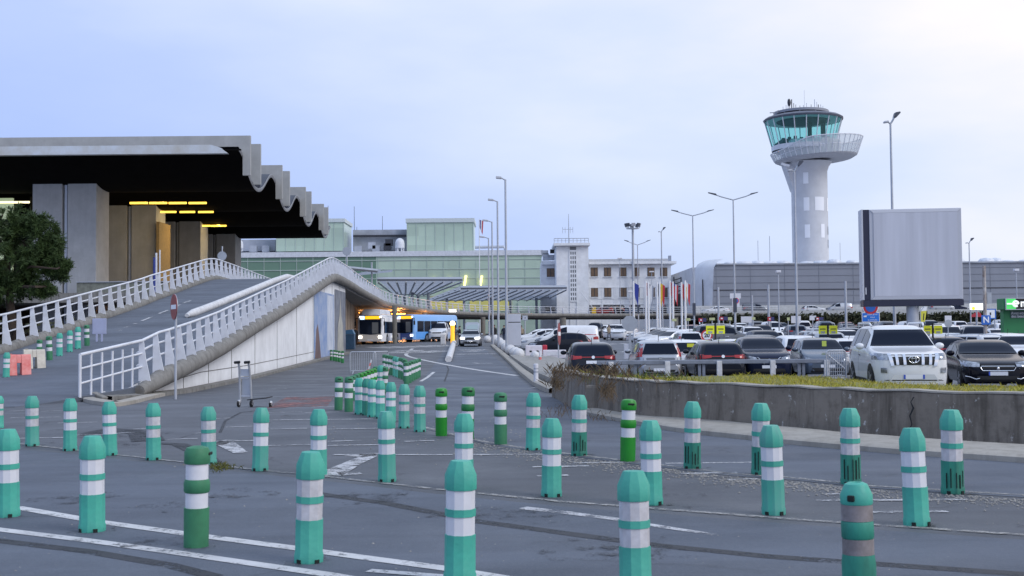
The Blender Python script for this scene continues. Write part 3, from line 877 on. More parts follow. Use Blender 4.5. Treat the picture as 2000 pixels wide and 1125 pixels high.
for k in range(4):
    for dy, top in ((1.3, 18.95), (6.4, 19.05)):
        y = 99.9 + k * 17.75 + dy
        q = MB().span((-150, y, max(roof_z(y), roof_z(y + .35)) + .31 - .28 * (k == 0 and dy < 2)), (xe(y) + .08, y + .35, top))
        q.span((xe(y) + .083, y, 15.5 - .15 * (dy > 2)), (xe(y) + .74, y + .35, top))
        q.build('roof_panel', M_CONC_PANEL, term, world=True)
gt = MB().span((-150, 99.25, 17.12), (-25.4, 99.85, 17.86))
gt.extrude([(-25.4, 99.25, 17.12), (-24.0, 99.25, 17.12), (-24.6, 99.25, 17.6), (-25.4, 99.25, 17.86)], (0, .6, 0))
gt.build('gutter', mat('gutter_pale', (0.60, 0.66, 0.74), 0.6, var=.5, vscale=.5, col2=(.45, .43, .38), detail=8), term, world=True)
for k in range(4):                                     # pairs of pillars with a slot between
    y = 105.6 + k * 17.75
    for a, b in ((-43.1, -40.42), (-39.95, -37.35)):
        MB().span((a, y, 0), (b, y + 3.4, roof_z(y) - .02 + (.8 if k else .9))).build('pillar', M_CONC_PIL, term, world=True, bevel=.05)
    MB().span((-40.30, y + .25, 0), (-40.07, y + .5, 15.5)).build('drain_strip', M_POLE, term, world=True)
    MB().span((-43.0, y + 1.0, 0), (-37.5, y + 1.4, 15.3)).build('slot_wall', M_BLACK, term, world=True)
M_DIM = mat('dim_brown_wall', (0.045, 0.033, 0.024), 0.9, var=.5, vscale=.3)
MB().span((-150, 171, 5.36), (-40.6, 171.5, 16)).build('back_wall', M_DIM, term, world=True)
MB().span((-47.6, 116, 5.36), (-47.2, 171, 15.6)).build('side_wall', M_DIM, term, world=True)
MB().span((-36.9, 122, 5.36), (-36.6, 126, 13.6)).build('side_screen', mat('lit_side_wall', (.30, .22, .11), .8, var=.3), term, world=True)
# glazed front at far left, lit from inside
gl = MB().span((-150, 112, 4.6), (-47.6, 112.3, 15.0)).build('glazing', mat('lit_green_glazing', (0.20, 0.27, 0.22), 0.15, emit=(.55, .66, .42), estr=.42, var=.3, vscale=.2), term, world=True)
MB().span((-150, 111.85, 12.7), (-47.7, 111.98, 12.95)).build('transom', M_DKMETAL, term, world=True)
M_TUBE = mat('amber_tube', (1, .8, .3), .4, emit=(1.0, .60, .07), estr=2.0)
M_TUBEP = mat('pale_tube', (1, .95, .7), .4, emit=(1.0, .88, .50), estr=1.6)
def tubes(y, z, xs_, ln, m_):
    for x in xs_:
        MB().cyl((x - ln / 2, y, z), (x + ln / 2, y, z), .105, n=8).build('ceiling_tube', m_, term, world=True, smooth=60)
def rowpx(py, pxs, Y, m_, w_):
    for a in pxs:
        p = V(a, py, Y); tubes(Y, p.z, [p.x], w_, m_)
rowpx(396.5, (271, 309, 347, 386), 114.5, M_TUBE, 1.72)
rowpx(414, (306, 329, 366, 402), 125, M_TUBE, 1.6)
rowpx(441, (396, 427), 142, M_TUBE, 1.85)
rowpx(395, (10, 42), 111.5, M_TUBEP, 1.5)
# warm light from those tubes
for x, y, z, e in ((-33, 115.5, 14.3, 380), (-32.5, 126, 13.9, 420), (-33, 142, 13.3, 180)):
    ld = bpy.data.lights.new('tube_light', 'AREA'); ld.energy = e; ld.size = 7; ld.size_y = .4; ld.shape = 'RECTANGLE'; ld.color = (1, .68, .25)
    lo = bpy.data.objects.new('tube_light', ld); COL.objects.link(lo); lo.location = (x, y, z); lo.rotation_euler = (R(0), R(38), 0)
    lo.parent = term; lo.location = Vector((x, y, z)) - term.location
fw = thing('forecourt_wall', 'pale low wall with glass panels at the forecourt edge between the terminal pillars', 'wall', (-34, 100, 5.35))
MB().span((-37.0, 100, 5.35), (-29.2, 100.2, 6.3)).build('panel', mat('screen_grey_green', (.23, .24, .2), .5, var=.5), fw, world=True)
MB().span((-37.0, 99.9, 6.3), (-29.2, 100.2, 6.36)).build('handrail', M_POLE, fw, world=True)
for px, top, m_, lab, r_ in ((305, 494, M_WPAINT, 'white bollard pole beside a blue pole on the upper forecourt', .09), (302, 503, mat('blue_post', (.03, .05, .25), .5), 'blue pole beside the white pole on the upper forecourt', .13), (312, 488, M_WPAINT, 'tallest thin white pole on the upper forecourt', .06)):
    p = V(px, 560, 97); z1 = zat(top, px, 97)
    tag(MB().cyl((p.x, 97, 5.3), (p.x, 97, z1), r_).build('post', m_, origin=(p.x, 97, 5.3), smooth=60), lab, 'post')

# undercroft lamps (orange sodium light over the bus bays)
for px, py, Y, e in ((778, 612, 137, 1700), (688, 592, 131, 700), (850, 632, 150, 900)):
    p = V(px, py, Y); p.z = min(p.z, zr(Y) - .75)
    lt_ = thing('undercroft_lamp', 'glowing orange lamp under the viaduct %s' % {778: 'beside the orange column', 688: 'behind the cream bus', 850: 'behind the white van'}[px], 'lamp', p)
    MB().box(p, (1.6, .3, .12)).build('diffuser', mat('sodium', (1, .5, .1), .5, emit=(1, .36, .05), estr=4.0), lt_, world=True)
    ld = bpy.data.lights.new('undercroft_light', 'POINT'); ld.energy = e; ld.color = (1, .42, .12); ld.shadow_soft_size = .4
    lo = bpy.data.objects.new('undercroft_light', ld); COL.objects.link(lo); lo.location = (0, -0.2, -.5); lo.parent = lt_
oc = GP(776, 140)
o = MB().cyl((oc.x + .5, 141.4, oc.z), (oc.x + .5, 141.4, 3.9), .3, n=10).build('lit_column', mat('orange_column', (.75, .30, .06), .6, emit=(1, .30, .03), estr=.9), origin=(oc.x + .5, 141.4, oc.z), smooth=60)
tag(o, 'orange glowing column rising behind the blue bus', 'column')

# ---------------------------------------------------------------- green glass terminal
GY = 285.0
def panes(nt, v, w_, h_, amt):                     # each pane a shade of its own
    sn = nt.nodes.new('ShaderNodeVectorMath'); sn.operation = 'SNAP'; nt.links.new(v, sn.inputs[0]); sn.inputs[1].default_value = (w_, 50, h_)
    wn_ = nt.nodes.new('ShaderNodeTexWhiteNoise'); nt.links.new(sn.outputs[0], wn_.inputs['Vector'])
    return nmath(nt, 'MULTIPLY', wn_.outputs['Value'], amt)
def glass_mat(name, a, b, emit=0.0):
    m = bpy.data.materials.new(name); m.use_nodes = True
    nt = m.node_tree; bs = nt.nodes['Principled BSDF']
    v = nt.nodes.new('ShaderNodeTexCoord').outputs['Object']
    c = nmix(nt, nrange(nt, nnoise(nt, nmap(nt, v, (.05, .05, .09)), 1.0, 4), .35, .65), a, b)
    c = nmix(nt, panes(nt, v, 3.6, 2.2, .5), c, tuple(x * .78 for x in b))
    nt.links.new(c, bs.inputs['Base Color']); bs.inputs['Roughness'].default_value = .22
    bs.inputs['Specular IOR Level'].default_value = .6
    MATS[name] = m; return m
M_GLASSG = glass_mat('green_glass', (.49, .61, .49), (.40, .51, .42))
M_GLASSL = glass_mat('green_glass_shaded', (.12, .22, .15), (.17, .28, .2))  # same green glass with the shade put into darker colours
gt_ = thing('glass_terminal', 'long pale green glass terminal with white parapet behind the viaduct', 'terminal', (-30, GY, 1.69))
x0, x1 = rel(420, GY), rel(1059, GY)
zt, zp, zb_ = zat(501, 750, GY), zat(491, 750, GY), 1.69
xm = rel(735, GY)
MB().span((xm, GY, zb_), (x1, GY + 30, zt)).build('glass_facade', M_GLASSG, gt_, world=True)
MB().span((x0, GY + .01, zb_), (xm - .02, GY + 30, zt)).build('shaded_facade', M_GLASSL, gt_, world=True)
MB().span((x0 - .5, GY - .35, zt), (x1 + .3, GY + 30, zp)).build('parapet', M_WPAINT, gt_, world=True)
fr = MB()
for py in (508, 526, 544, 561, 578): 
    z = zat(py, 800, GY); fr.span((x0, GY - .12, z - .09), (x1, GY - .02, z + .09))
for k in range(21):
    x = x0 + (x1 - x0) * k / 20; fr.span((x - .06, GY - .11, zb_), (x + .06, GY - .015, zt))
fr.build('glazing_bars', mat('bar_pale', (.42, .5, .46), .5), gt_, world=True)
# lit yellow ground floor behind the canopies
M_YEL = mat('lit_yellow_interior', (.6, .5, .15), .5, emit=(1.0, .84, .16), estr=.16, var=1.0, vscale=.16, col2=(.16, .26, .13))
for a, b, t_, bt in ((838, 905, 582, 606), (918, 1000, 588, 607), (1012, 1058, 590, 607)):
    MB().span((rel(a, GY), GY - .3, zat(bt, a, GY)), (rel(b, GY), GY - .14, zat(t_, a, GY))).build('lit_window', M_YEL if a < 1000 else M_GLASSG, gt_, world=True)
MB().extrude([V(838, 581, GY - 1), V(862, 574, GY - 1), V(945, 557, GY - 1), V(930, 566, GY - 1), V(890, 577, GY - 1)], (0, .5, 0)).build('lit_stair', M_YEL, gt_, world=True)
for px, py, h in ((845, 545, 1.2), (876, 545, 1.0), (907, 548, 5.0), (938, 548, 4.6)):
    p = V(px, py, GY - .6); MB().cyl((p.x, p.y, p.z - h / 4), (p.x + .4, p.y, p.z + h / 4), .26, n=8).build('wall_lamp', mat('yellow_lamp', (1, .9, .3), .4, emit=(1, .85, .25), estr=2.2), gt_, world=True, smooth=60)
# roof boxes
def glass_box(a, b, top, cap, bot, Y, dep):
    xa, xb = rel(a, Y), rel(b, Y)
    MB().span((xa, Y, zat(bot, a, Y)), (xb, Y + dep, zat(cap, a, Y))).build('roof_box', M_GLASSG, gt_, world=True)
    MB().span((xa - .3, Y - .3, zat(cap, a, Y)), (xb + .3, Y + dep, zat(top, a, Y))).build('roof_box_cap', mat('cap_pale', (.62, .68, .7), .6, var=.2), gt_, world=True)
    f = MB()
    for k in range(8):
        x = xa + (xb - xa) * k / 7; f.span((x - .07, Y - .1, zat(bot, a, Y)), (x + .07, Y - .01, zat(cap, a, Y)))
    f.build('box_bars', MATS['bar_pale'], gt_, world=True)
glass_box(796, 926, 427, 435, 491, GY + 4, 14)
glass_box(540, 672, 428, 435, 491, GY + 4, 14)
M_GREYB = mat('plant_grey', (.42, .45, .52), .7, var=.4, vscale=.3)
MB().span((rel(690, GY + 10), GY + 10, zat(490, 700, GY + 10)), (rel(795, GY + 10), GY + 20, zat(449, 700, GY + 10))).build('plant_room', M_GREYB, gt_, world=True)
MB().span((rel(690, GY + 9), GY + 9, zat(463, 700, GY + 9)), (rel(795, GY + 9), GY + 9.6, zat(459, 700, GY + 9))).build('walkway', M_DKMETAL, gt_, world=True)
MB().span((rel(455, GY + 9), GY + 9, zat(490, 500, GY + 9)), (rel(538, GY + 9), GY + 16, zat(468, 500, GY + 9))).build('plant_room', M_GREYB, gt_, world=True)
for px, py in ((760, 474), (757, 482), (735, 486), (700, 487), (520, 486), (495, 486), (727, 480)):
    p = V(px, py, GY + 7); MB().box((p.x, p.y, p.z), (1.8, 1.5, 1.6)).build('roof_unit', M_DKMETAL if px > 745 else M_GREYB, gt_, world=True)
MB().span((rel(928, GY + 5), GY + 5, zat(491, 930, GY)), (rel(984, GY + 5), GY + 9, zat(486, 930, GY))).build('roof_duct_base', M_GREYB, gt_, world=True)
MB().tube([V(928, 483, GY + 5), V(984, 482, GY + 5), V(987, 490, GY + 5)], .35, 8).build('roof_duct', M_POLE, gt_, world=True)
for k, (px, t_) in enumerate(((466, 468), (781, 465))):
    p = V(px, 491, GY + 2); h = zat(t_, px, GY + 2) - p.z
    r_ = 1.15
    vt = thing('roof_vent', '%s white domed vent standing on the glass terminal roof' % ('left' if k == 0 else 'right'), 'vent', p, group='white domed roof vents')
    MB().lathe([(r_, h * .25), (r_, h * .55), (r_ * .95, h * .72), (r_ * .75, h * .88), (r_ * .4, h * .97), (.01, h)], 14, p).build('dome', M_WPAINT, vt, world=True, smooth=60)
    for a in range(6):
        q = p + Vector((math.cos(a * 1.05) * .9, math.sin(a * 1.05) * .9, 0)); MB().cyl(q, q + Vector((0, 0, h * .3)), .14, n=6).build('leg', M_WPAINT, vt, world=True)
for px, t_, Y in ((692, 403, 298), (747, 422, 298), (641, 402, 292), (697, 443, 298)):
    p = V(px, 450, Y); zt_ = zat(t_, px, Y)
    tag(MB().cyl((p.x, Y, 18), (p.x, Y, zt_), .1, .05, n=6).build('roof_antenna', M_DKMETAL, origin=(p.x, Y, 18)), 'thin roof mast on the glass terminal %s' % {692: 'left of the plant room, tall', 747: 'above the middle of the plant room', 641: 'at the tip of the waved roof', 697: 'short, beside the tall one'}[px], 'mast')

# louvred canopies
def canopy(lab, near, far, z, nrow, ncol, dep):
    A, B = near; D, C = far                           # near-left, near-right, far-left, far-right (X, Y)
    root = thing('louvred_canopy', lab, 'canopy', ((A[0] + C[0]) / 2, (A[1] + C[1]) / 2, z), group='flat louvred canopies before the glass terminal')
    def P(u, v): return Vector(((A[0] * (1 - u) + B[0] * u) * (1 - v) + (D[0] * (1 - u) + C[0] * u) * v, (A[1] * (1 - u) + B[1] * u) * (1 - v) + (D[1] * (1 - u) + C[1] * u) * v, z))
    e_ = MB()
    for k in range(nrow + 1):
        v = k / nrow; e_.tube([P(0, v), P(1, v)], .16 if 0 < k < nrow else .3, 4)
    e_.build('edge_beams', mat('canopy_frame', (.34, .37, .43), .5), root, world=True)
    s_ = MB()
    for k in range(ncol + 1):
        u = k / ncol
        s_.tube([P(u, 0) + Vector((0, 0, -.42)), P(u, 1) + Vector((0, 0, -.42))], .17, 4)
    s_.build('cross_bars', mat('canopy_bar_pale', (.55, .58, .64), .5), root, world=True)
    l_ = MB()
    n = nrow * 3
    for k in range(n):
        v = (k + .5) / n; a, b = P(0.01, v), P(.99, v)
        l_.quad(a + Vector((0, -.9, -.25)), b + Vector((0, -.9, -.25)), b + Vector((0, .9, .45)), a + Vector((0, .9, .45)))
    l_.build('louvre_blades', mat('canopy_blade', (.27, .29, .34), .5, .2, var=.3), root, world=True)
    for u, v in ((.12, .8), (.5, .8), (.9, .8), (.3, .95), (.7, .95)):
        p = P(u, v); MB().cyl((p.x, p.y, 1.7), (p.x, p.y, z), .28, n=8).build('column', mat('canopy_frame', (.34, .37, .43), .5), root, world=True)
c1 = [V(737, 541, 180), V(902, 548, 180)]; zc = c1[0].z
f1 = [V(771, 573, 243), V(834, 575, 243)]
canopy('upper left louvred grey canopy in front of the green glass', [(c1[0].x, 180), (c1[1].x, 182)], [(f1[0].x, 243), (f1[1].x, 243)], (zc + c1[1].z) / 2, 6, 9, 0)
c2 = [V(900, 558, 196), V(1108, 562, 196)]; f2 = [V(836, 584, 262), V(1063, 588, 262)]
canopy('lower right louvred grey canopy reaching towards the white tower block', [(c2[0].x, 196), (c2[1].x, 198)], [(f2[0].x, 262), (f2[1].x, 262)], 9.4, 6, 13, 0)
p = V(668, 522, 170); q = V(738, 529, 170)
cz = thing('louvred_canopy', 'short tip of a grey louvred canopy rising behind the ramp crest', 'canopy', p, group='flat louvred canopies before the glass terminal')
MB().tube([p, q], .3, 6).build('edge_beam', M_POLE, cz, world=True)
l_ = MB()
for k in range(5):
    v = k / 5; l_.quad(p + Vector((1.5 * k, k * 3, -.1)), q + Vector((-1.3 * k, k * 3, -.1)), q + Vector((-1.3 * k, k * 3 + 1.2, .3)), p + Vector((1.5 * k, k * 3 + 1.2, .3)))
l_.build('louvre_blades', MATS['canopy_blade'], cz, world=True)
MB().cyl((q.x - 1, 171, zg(170)), (q.x - 1, 171, zat(512, 730, 171)), .12, n=6).build('column', M_POLE, cz, world=True)

# ---------------------------------------------------------------- old white office building
WY = 236.0
wb = thing('white_office', 'old white office building with a stair tower and brown shuttered windows', 'building', (rel(1190, WY), WY, 1.69))
def wspan(a, b, t_, bt, y0, y1): return MB().span((rel(a, y0), y0, zat(bt, (a + b) / 2, y0)), (rel(b, y0), y1, zat(t_, (a + b) / 2, y0)))
MB().span((rel(1150, WY), WY, 1.6), (rel(1312, WY), WY + 14, zat(512, 1230, WY))).build('wing', M_WALLWHITE, wb, world=True)
MB().span((rel(1151, WY), WY - .9, zat(516, 1230, WY)), (rel(1322, WY), WY + 14.5, zat(511, 1230, WY))).build('cornice', M_WALLWHITE, wb, world=True)
MB().span((rel(1151, WY), WY + 1, zat(511, 1230, WY)), (rel(1308, WY), WY + 13, zat(505, 1230, WY))).build('roof', mat('roof_pale_grey', (.5, .51, .54), .8, var=.3), wb, world=True)
MB().span((rel(1088, WY - 3), WY - 3, 1.6), (rel(1151, WY - 3), WY + 8, zat(478, 1120, WY - 3))).build('stair_tower', M_WALLWHITE, wb, world=True)
MB().span((rel(1083, WY - 3), WY - 3.8, zat(480, 1120, WY - 3)), (rel(1154, WY - 3), WY + 8.8, zat(475, 1120, WY - 3))).build('tower_cornice', M_WALLWHITE, wb, world=True)
rl = MB()
za, zb2 = zat(475, 1120, WY - 3), zat(466, 1120, WY - 3)
for x in [rel(1084, WY - 3) + k * (rel(1151, WY - 3) - rel(1084, WY - 3)) / 9 for k in range(10)]: rl.cyl((x, WY - 3.6, za), (x, WY - 3.6, zb2), .06, n=5)
rl.tube([(rel(1084, WY - 3), WY - 3.6, zb2), (rel(1151, WY - 3), WY - 3.6, zb2)], .07, 5)
rl.tube([(rel(1084, WY - 3), WY - 3.6, (za + zb2) / 2), (rel(1151, WY - 3), WY - 3.6, (za + zb2) / 2)], .04, 5)
rl.build('roof_rail', M_POLE, wb, world=True)
for a, b in ((1113.5, 1114.5), (1127.2, 1128.2)):
    MB().span((rel(a, WY - 3.1), WY - 3.15, 3), (rel(b, WY - 3.1), WY - 3.0, zat(482, 1120, WY - 3))).build('pilaster', M_WALLWHITE, wb, world=True)
MB().span((rel(1114.6, WY - 3), WY - 3.06, zat(588, 1120, WY - 3)), (rel(1127.1, WY - 3), WY - 3.01, zat(482, 1120, WY - 3))).build('stair_recess', mat('recess_dark', (.16, .17, .19), .7), wb, world=True)
lt2 = MB()
xa, xb = rel(1114.6, WY - 3), rel(1127.1, WY - 3)
zlo, zhi = zat(588, 1120, WY - 3), zat(490, 1120, WY - 3)
for k in range(4):
    x = xa + (xb - xa) * k / 3; lt2.span((x - .09, WY - 3.14, zlo), (x + .09, WY - 3.07, zhi))
for k in range(12):
    z = zlo + (zhi - zlo) * k / 11; lt2.span((xa, WY - 3.12, z - .17), (xb, WY - 3.075, z + .17))
lt2.build('stair_lattice', M_WALLWHITE, wb, world=True)
M_SHUT = mat('shutter_brown', (.20, .13, .085), .7, var=.35, vscale=1.5)
M_RECESS = mat('window_dark', (.06, .055, .06), .4)
def window(a, b, t_, bt, Y):
    x0_, x1_, z0_, z1_ = rel(a, Y), rel(b, Y), zat(bt, a, Y), zat(t_, a, Y)
    f = MB().span((x0_, Y - .05, z0_), (x1_, Y - .005, z1_)).build('window', M_RECESS, wb, world=True)
    w3 = (x1_ - x0_) / 2
    s_ = MB()
    off = wb.location
    for u in range(2):
        s_.span((x0_ + u * w3 + .09, Y - .13, z0_ + .08), (x0_ + (u + 1) * w3 - .07, Y - .06, z1_ - .1))
    s_.v = [v - off for v in s_.v]; s_.build('shutter', M_SHUT, f)
    k_ = MB().span((x0_ - .15, Y - .22, z0_ - .16), (x1_ + .15, Y - .006, z0_ - .02)); k_.v = [v - off for v in k_.v]; k_.build('sill', M_WALLWHITE, f)
for x in (1155, 1181, 1211, 1236, 1266, 1291):
    window(x, x + 14, 522.5, 540, WY); window(x, x + 14, 562, 580, WY)
bands = MB()
for py in (561, 583, 594): bands.span((rel(1152, WY), WY - .08, zat(py, 1200, WY) - .1), (rel(1311, WY), WY - .004, zat(py, 1200, WY) + .06))
for px in (1152.5, 1176, 1200, 1204, 1229, 1259, 1285, 1310): bands.span((rel(px, WY), WY - .07, 2), (rel(px, WY) + .25, WY - .003, zat(561, 1200, WY)))
bands.build('facade_bands', M_WALLWHITE, wb, world=True)
for px, py, w_, h_ in ((1160, 602, 2.6, 1.2), (1190, 602, 2.4, 1.4), (1240, 602, 2.2, 1.3), (1292, 604, 2.0, 1.5)):
    p = V(px, py, WY); MB().span((p.x - w_ / 2, WY - .09, p.z - h_ / 2), (p.x + w_ / 2, WY - .085 + .05, p.z + h_ / 2)).build('ground_window', M_RECESS, wb, world=True)
MB().span((rel(1058, WY + 6), WY + 6, 1.6), (rel(1089, WY + 6), WY + 16, zat(517, 1070, WY + 6))).build('link_block', M_WALLWHITE, wb, world=True)
MB().span((rel(1059, WY + 6), WY + 5.3, zat(517, 1070, WY + 6)), (rel(1089, WY + 6), WY + 16, zat(510, 1070, WY + 6))).build('link_cornice', M_WALLWHITE, wb, world=True)
window(1069, 1084, 524, 541, WY + 5.97)
MB().span((rel(1066, WY + 6), WY + 5.93, zat(607, 1070, WY + 6)), (rel(1089, WY + 6), WY + 5.98, zat(599, 1070, WY + 6))).build('link_opening', M_BLACK, wb, world=True)
for px, py, w_, h_, m_ in ((1066, 502, 1.3, 1.4, M_GREYB), (1079, 503, 1.6, 1.1, M_GREYB), (1081, 491, 1.4, .8, M_BLACK), (1064, 493, 1.4, .8, M_GREYB), (1308, 506, .5, 1.4, M_GREYB)):
    p = V(px, py, WY + 8); MB().box(p, (w_, 1.2, h_)).build('roof_unit', m_, wb, world=True)
am = thing('roof_aerial', 'thin aerial mast with crossbars on the white stair tower', 'mast', V(1111, 475, WY + 2))
b_ = MB(); p = V(1111, 475, WY + 2); z1 = zat(418, 1111, WY + 2)
b_.cyl((p.x, p.y, p.z - .3), (p.x, p.y, z1), .13, .05, n=6)
am_p = b_.build('mast', M_POLE, am, world=True)
b_ = MB(); z = zat(448, 1111, WY + 2)
b_.tube([(rel(1101, WY + 2), WY + 2, z), (rel(1121, WY + 2), WY + 2, z)], .06, 5)
for px in (1101, 1121, 1106, 1116): b_.cyl((rel(px, WY + 2), WY + 2, z - .8), (rel(px, WY + 2), WY + 2, z + .5), .05, n=5)
b_.build('crossbar', M_POLE, am, world=True)

# ---------------------------------------------------------------- grey terminal on the right
RY = 212.0
gb = thing('grey_terminal', 'long grey panelled terminal with rounded white end and translucent roof humps', 'terminal', (rel(1600, RY), RY, 1.69))
M_GREYP = mat('grey_panel', (.27, .29, .345), .45, var=.18, vscale=.25, stretch=(.6, .6, .12))
_nt = M_GREYP.node_tree; _b = _nt.nodes['Principled BSDF']; _src = _b.inputs['Base Color'].links[0].from_socket
_tc = _nt.nodes.new('ShaderNodeTexCoord').outputs['Object']
_nt.links.new(nmix(_nt, panes(_nt, _tc, 6.2, 20, .4), _src, (.235, .25, .30)), _b.inputs['Base Color'])
M_PALE = mat('pale_panel', (.68, .70, .75), .5, var=.2, vscale=.4)
zt = zat(516, 1600, RY); zbm = zat(600, 1600, RY)
xa = rel(1392, RY); xb = rel(2140, RY)
MB().add([(xa, RY, zbm), (xb, RY, zbm), (xb, RY, zt), (xa + .9, RY, zt), (xa + .35, RY, zt - .9)], [(0, 1, 2, 3, 4)]).build('facade', M_GREYP, gb, world=True)
e_ = MB(); rows = []
for k in range(9):
    a = k / 8 * math.pi / 2
    x = xa - 2.6 * math.sin(a); y = RY + 3.0 * (1 - math.cos(a)) + 3 * k / 8
    rows.append([(x, y, zbm - 2), (x + .15, y, zt - 4), (x + .45, y, zt - .4), (x + 1.1, y + .4, zt + .55), (x + 2.4, y + 1.2, zt + 1.2)])
e_.grid(rows).build('rounded_end', M_PALE, gb, world=True, smooth=60)
MB().span((xa - 2.6, RY + 6, zbm - 2), (xb, RY + 40, zt - .05)).build('rear_block', M_PALE, gb, world=True)
MB().span((xa + .8, RY - .25, zt - .02), (xb, RY + 5.9, zt + .25)).build('eaves', M_GREYB, gb, world=True)
tr = MB()
for k in range(6):
    z = zbm + (zt - zbm) * (.12 + .155 * k)
    tr.span((xa + .3, RY - .06, z - .035), (xb, RY - .01, z + .035))
for k in range(12):
    x = xa + .8 + (xb - xa - 1) * k / 11; tr.span((x - .02, RY - .05, zbm), (x + .02, RY - .008, zt - .1))
tr.build('panel_joints', mat('joint_bluegrey', (.215, .23, .275), .6), gb, world=True)
MB().span((xa + .3, RY - .1, zat(565, 1600, RY) - .06), (xb, RY - .03, zat(565, 1600, RY) + .06)).build('string_course', M_DKMETAL, gb, world=True)
for k in range(26):
    px = 1398 + k * 26 + random.uniform(-4, 4); x = rel(px, RY + 8); w_ = random.uniform(1.0, 2.0)
    if 1675 < px < 1690: continue
    h_ = random.uniform(.5, 1.2)
    MB().lathe([(w_, 0), (w_ * .95, h_ * .5), (w_ * .7, h_ * .85), (.05, h_)], 10, (x, RY + 6 + random.random() * 2, zt + .2)).build('roof_hump', mat('roof_hump_pale', (.72, .75, .82), .4, var=.3, vscale=2), gb, world=True, smooth=60)
for k in range(5):
    px = (1372, 1376, 1380)[k % 3] + k; MB().span((rel(px, RY + 2), RY + 1.5 + k * .4, zbm), (rel(px, RY + 2) + .2, RY + 1.6 + k * .4, zat(545, px, RY))).build('end_slot', M_DKMETAL, gb, world=True)
tk = tag(MB().span((rel(1330, RY + 18), RY + 18, 1.6), (rel(1366, RY + 18), RY + 26, zat(573, 1350, RY + 18))).build('dark_shed', M_BLACK, origin=(rel(1348, RY + 18), RY + 18, 1.69), bevel=.05), 'low black shed between the white office and the grey terminal', 'shed')
st = thing('stair_frame', 'small dark steel stair frame standing above the flag poles', 'frame', V(1324, 575, RY + 16))
b_ = MB()
for px in (1317, 1331):
    b_.cyl(V(px, 578, RY + 16), V(px - 1, 541, RY + 16), .12, n=5)
for py in (545, 553, 561, 569): b_.cyl(V(1317, py + 2, RY + 16), V(1330, py - 2, RY + 16), .1, n=5)
b_.build('frame', M_DKMETAL, st, world=True)

# upper road deck before the grey terminal
DY = 204.0
ud = thing('upper_deck', 'pale concrete upper road deck with parapet running before the grey terminal', 'deck', (rel(1650, DY), DY, 1.69))
zd = zat(612, 1650, DY)
MB().span((rel(1372, DY), DY, zd - .9), (rel(2150, DY), RY - .6, zd + .02)).build('deck_slab', M_CONC, ud, world=True)
MB().span((rel(1372, DY), DY - .25, zd - .95), (rel(2150, DY), DY - .02, zd + .55)).build('parapet', mat('parapet_pale', (.56, .57, .58), .8, var=.25), ud, world=True)
MB().span((rel(1372, DY), RY - .5, zd), (rel(2150, DY), RY - .25, zat(595, 1650, RY))).build('rear_wall', mat('parapet_pale', (.56, .57, .58), .8), ud, world=True)
hd = thing('hedge', 'long dark clipped hedge under the upper deck behind the car park', 'hedge', (rel(1650, 196), 196, 1.69))
def leaf_cloud(n, sampler, size, mb):
    for i in range(n):
        p = sampler(); a, b_, c_ = (random.gauss(0, 1) for _ in range(3))
        d = Vector((a, b_, c_)).normalized(); s_ = d.orthogonal().normalized(); t_ = d.cross(s_)
        w_ = size * random.uniform(.6, 1.3)
        mb.add([p - s_ * w_, p + t_ * w_ * .6, p + s_ * w_, p - t_ * w_ * .6], [(0, 1, 2, 3)])
M_HEDGE = mat('hedge_leaf', (.03, .042, .018), .8, var=.8, vscale=.7, col2=(.055, .05, .02))
hx0, hx1 = rel(1370, 197), rel(2040, 197); hz = zat(612.5, 1600, 197)
hb = MB(); leaf_cloud(5200, lambda: Vector((random.uniform(hx0, hx1), random.choice((random.uniform(195.6, 196), random.uniform(195.6, 199))), random.uniform(1.7, hz) + random.gauss(0, .12))), .34, hb)
hb.build('foliage', M_HEDGE, hd, world=True, fix=False)
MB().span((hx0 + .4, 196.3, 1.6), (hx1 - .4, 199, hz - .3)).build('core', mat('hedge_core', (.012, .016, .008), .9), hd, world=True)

# ---------------------------------------------------------------- control tower
TY = 232.0
tw = thing('control_tower', 'white airport control tower with teal glass cab and tilted ring gallery', 'tower', (rel(1586, TY), TY, 1.69))
tx = rel(1586, TY); zb3 = 1.5
M_TOWER = mat('tower_concrete', (.58, .59, .625), .7, var=.14, vscale=.5)
M_TPATCH = mat('tower_white_panel', (.80, .81, .85), .5)
zneck = zat(318, 1590, TY)
sh = MB().lathe([(3.5, 0), (3.5, zneck - 8.5 - zb3), (3.5, zneck - 1.8 - zb3), (3.8, zneck - .9 - zb3), (4.4, zneck - zb3)], 32, (tx, TY, zb3))
sh.build('shaft', M_TOWER, tw, world=True, smooth=40)
br = MB()
zA, zB = zat(322, 1535, TY), zat(372, 1552, TY)
br.extrude([(tx - 5.1, TY - 1.6, zA), (tx - 3.2, TY - 1.6, zA), (tx - 3.2, TY - 1.6, zB - .3), (tx - 3.45, TY - 1.6, zB)], (0, 3.2, 0))
br.build('bracket', M_TOWER, tw, world=True)
def tower_panel(a, b, t_, bt, m_):
    # a panel lying on the round shaft
    rows = []
    u0 = (rel(a, TY) - tx) / 3.52; u1 = (rel(b, TY) - tx) / 3.52
    a0, a1 = math.asin(max(-1, u0)), math.asin(min(1, u1))
    z0, z1 = zat(bt, 1586, TY - 3.5), zat(t_, 1586, TY - 3.5)
    for k in range(7):
        an = a0 + (a1 - a0) * k / 6
        rows.append([(tx + 3.53 * math.sin(an), TY - 3.53 * math.cos(an), z0), (tx + 3.53 * math.sin(an), TY - 3.53 * math.cos(an), z1)])
    MB().grid(rows).build('panel', m_, tw, world=True, smooth=60)
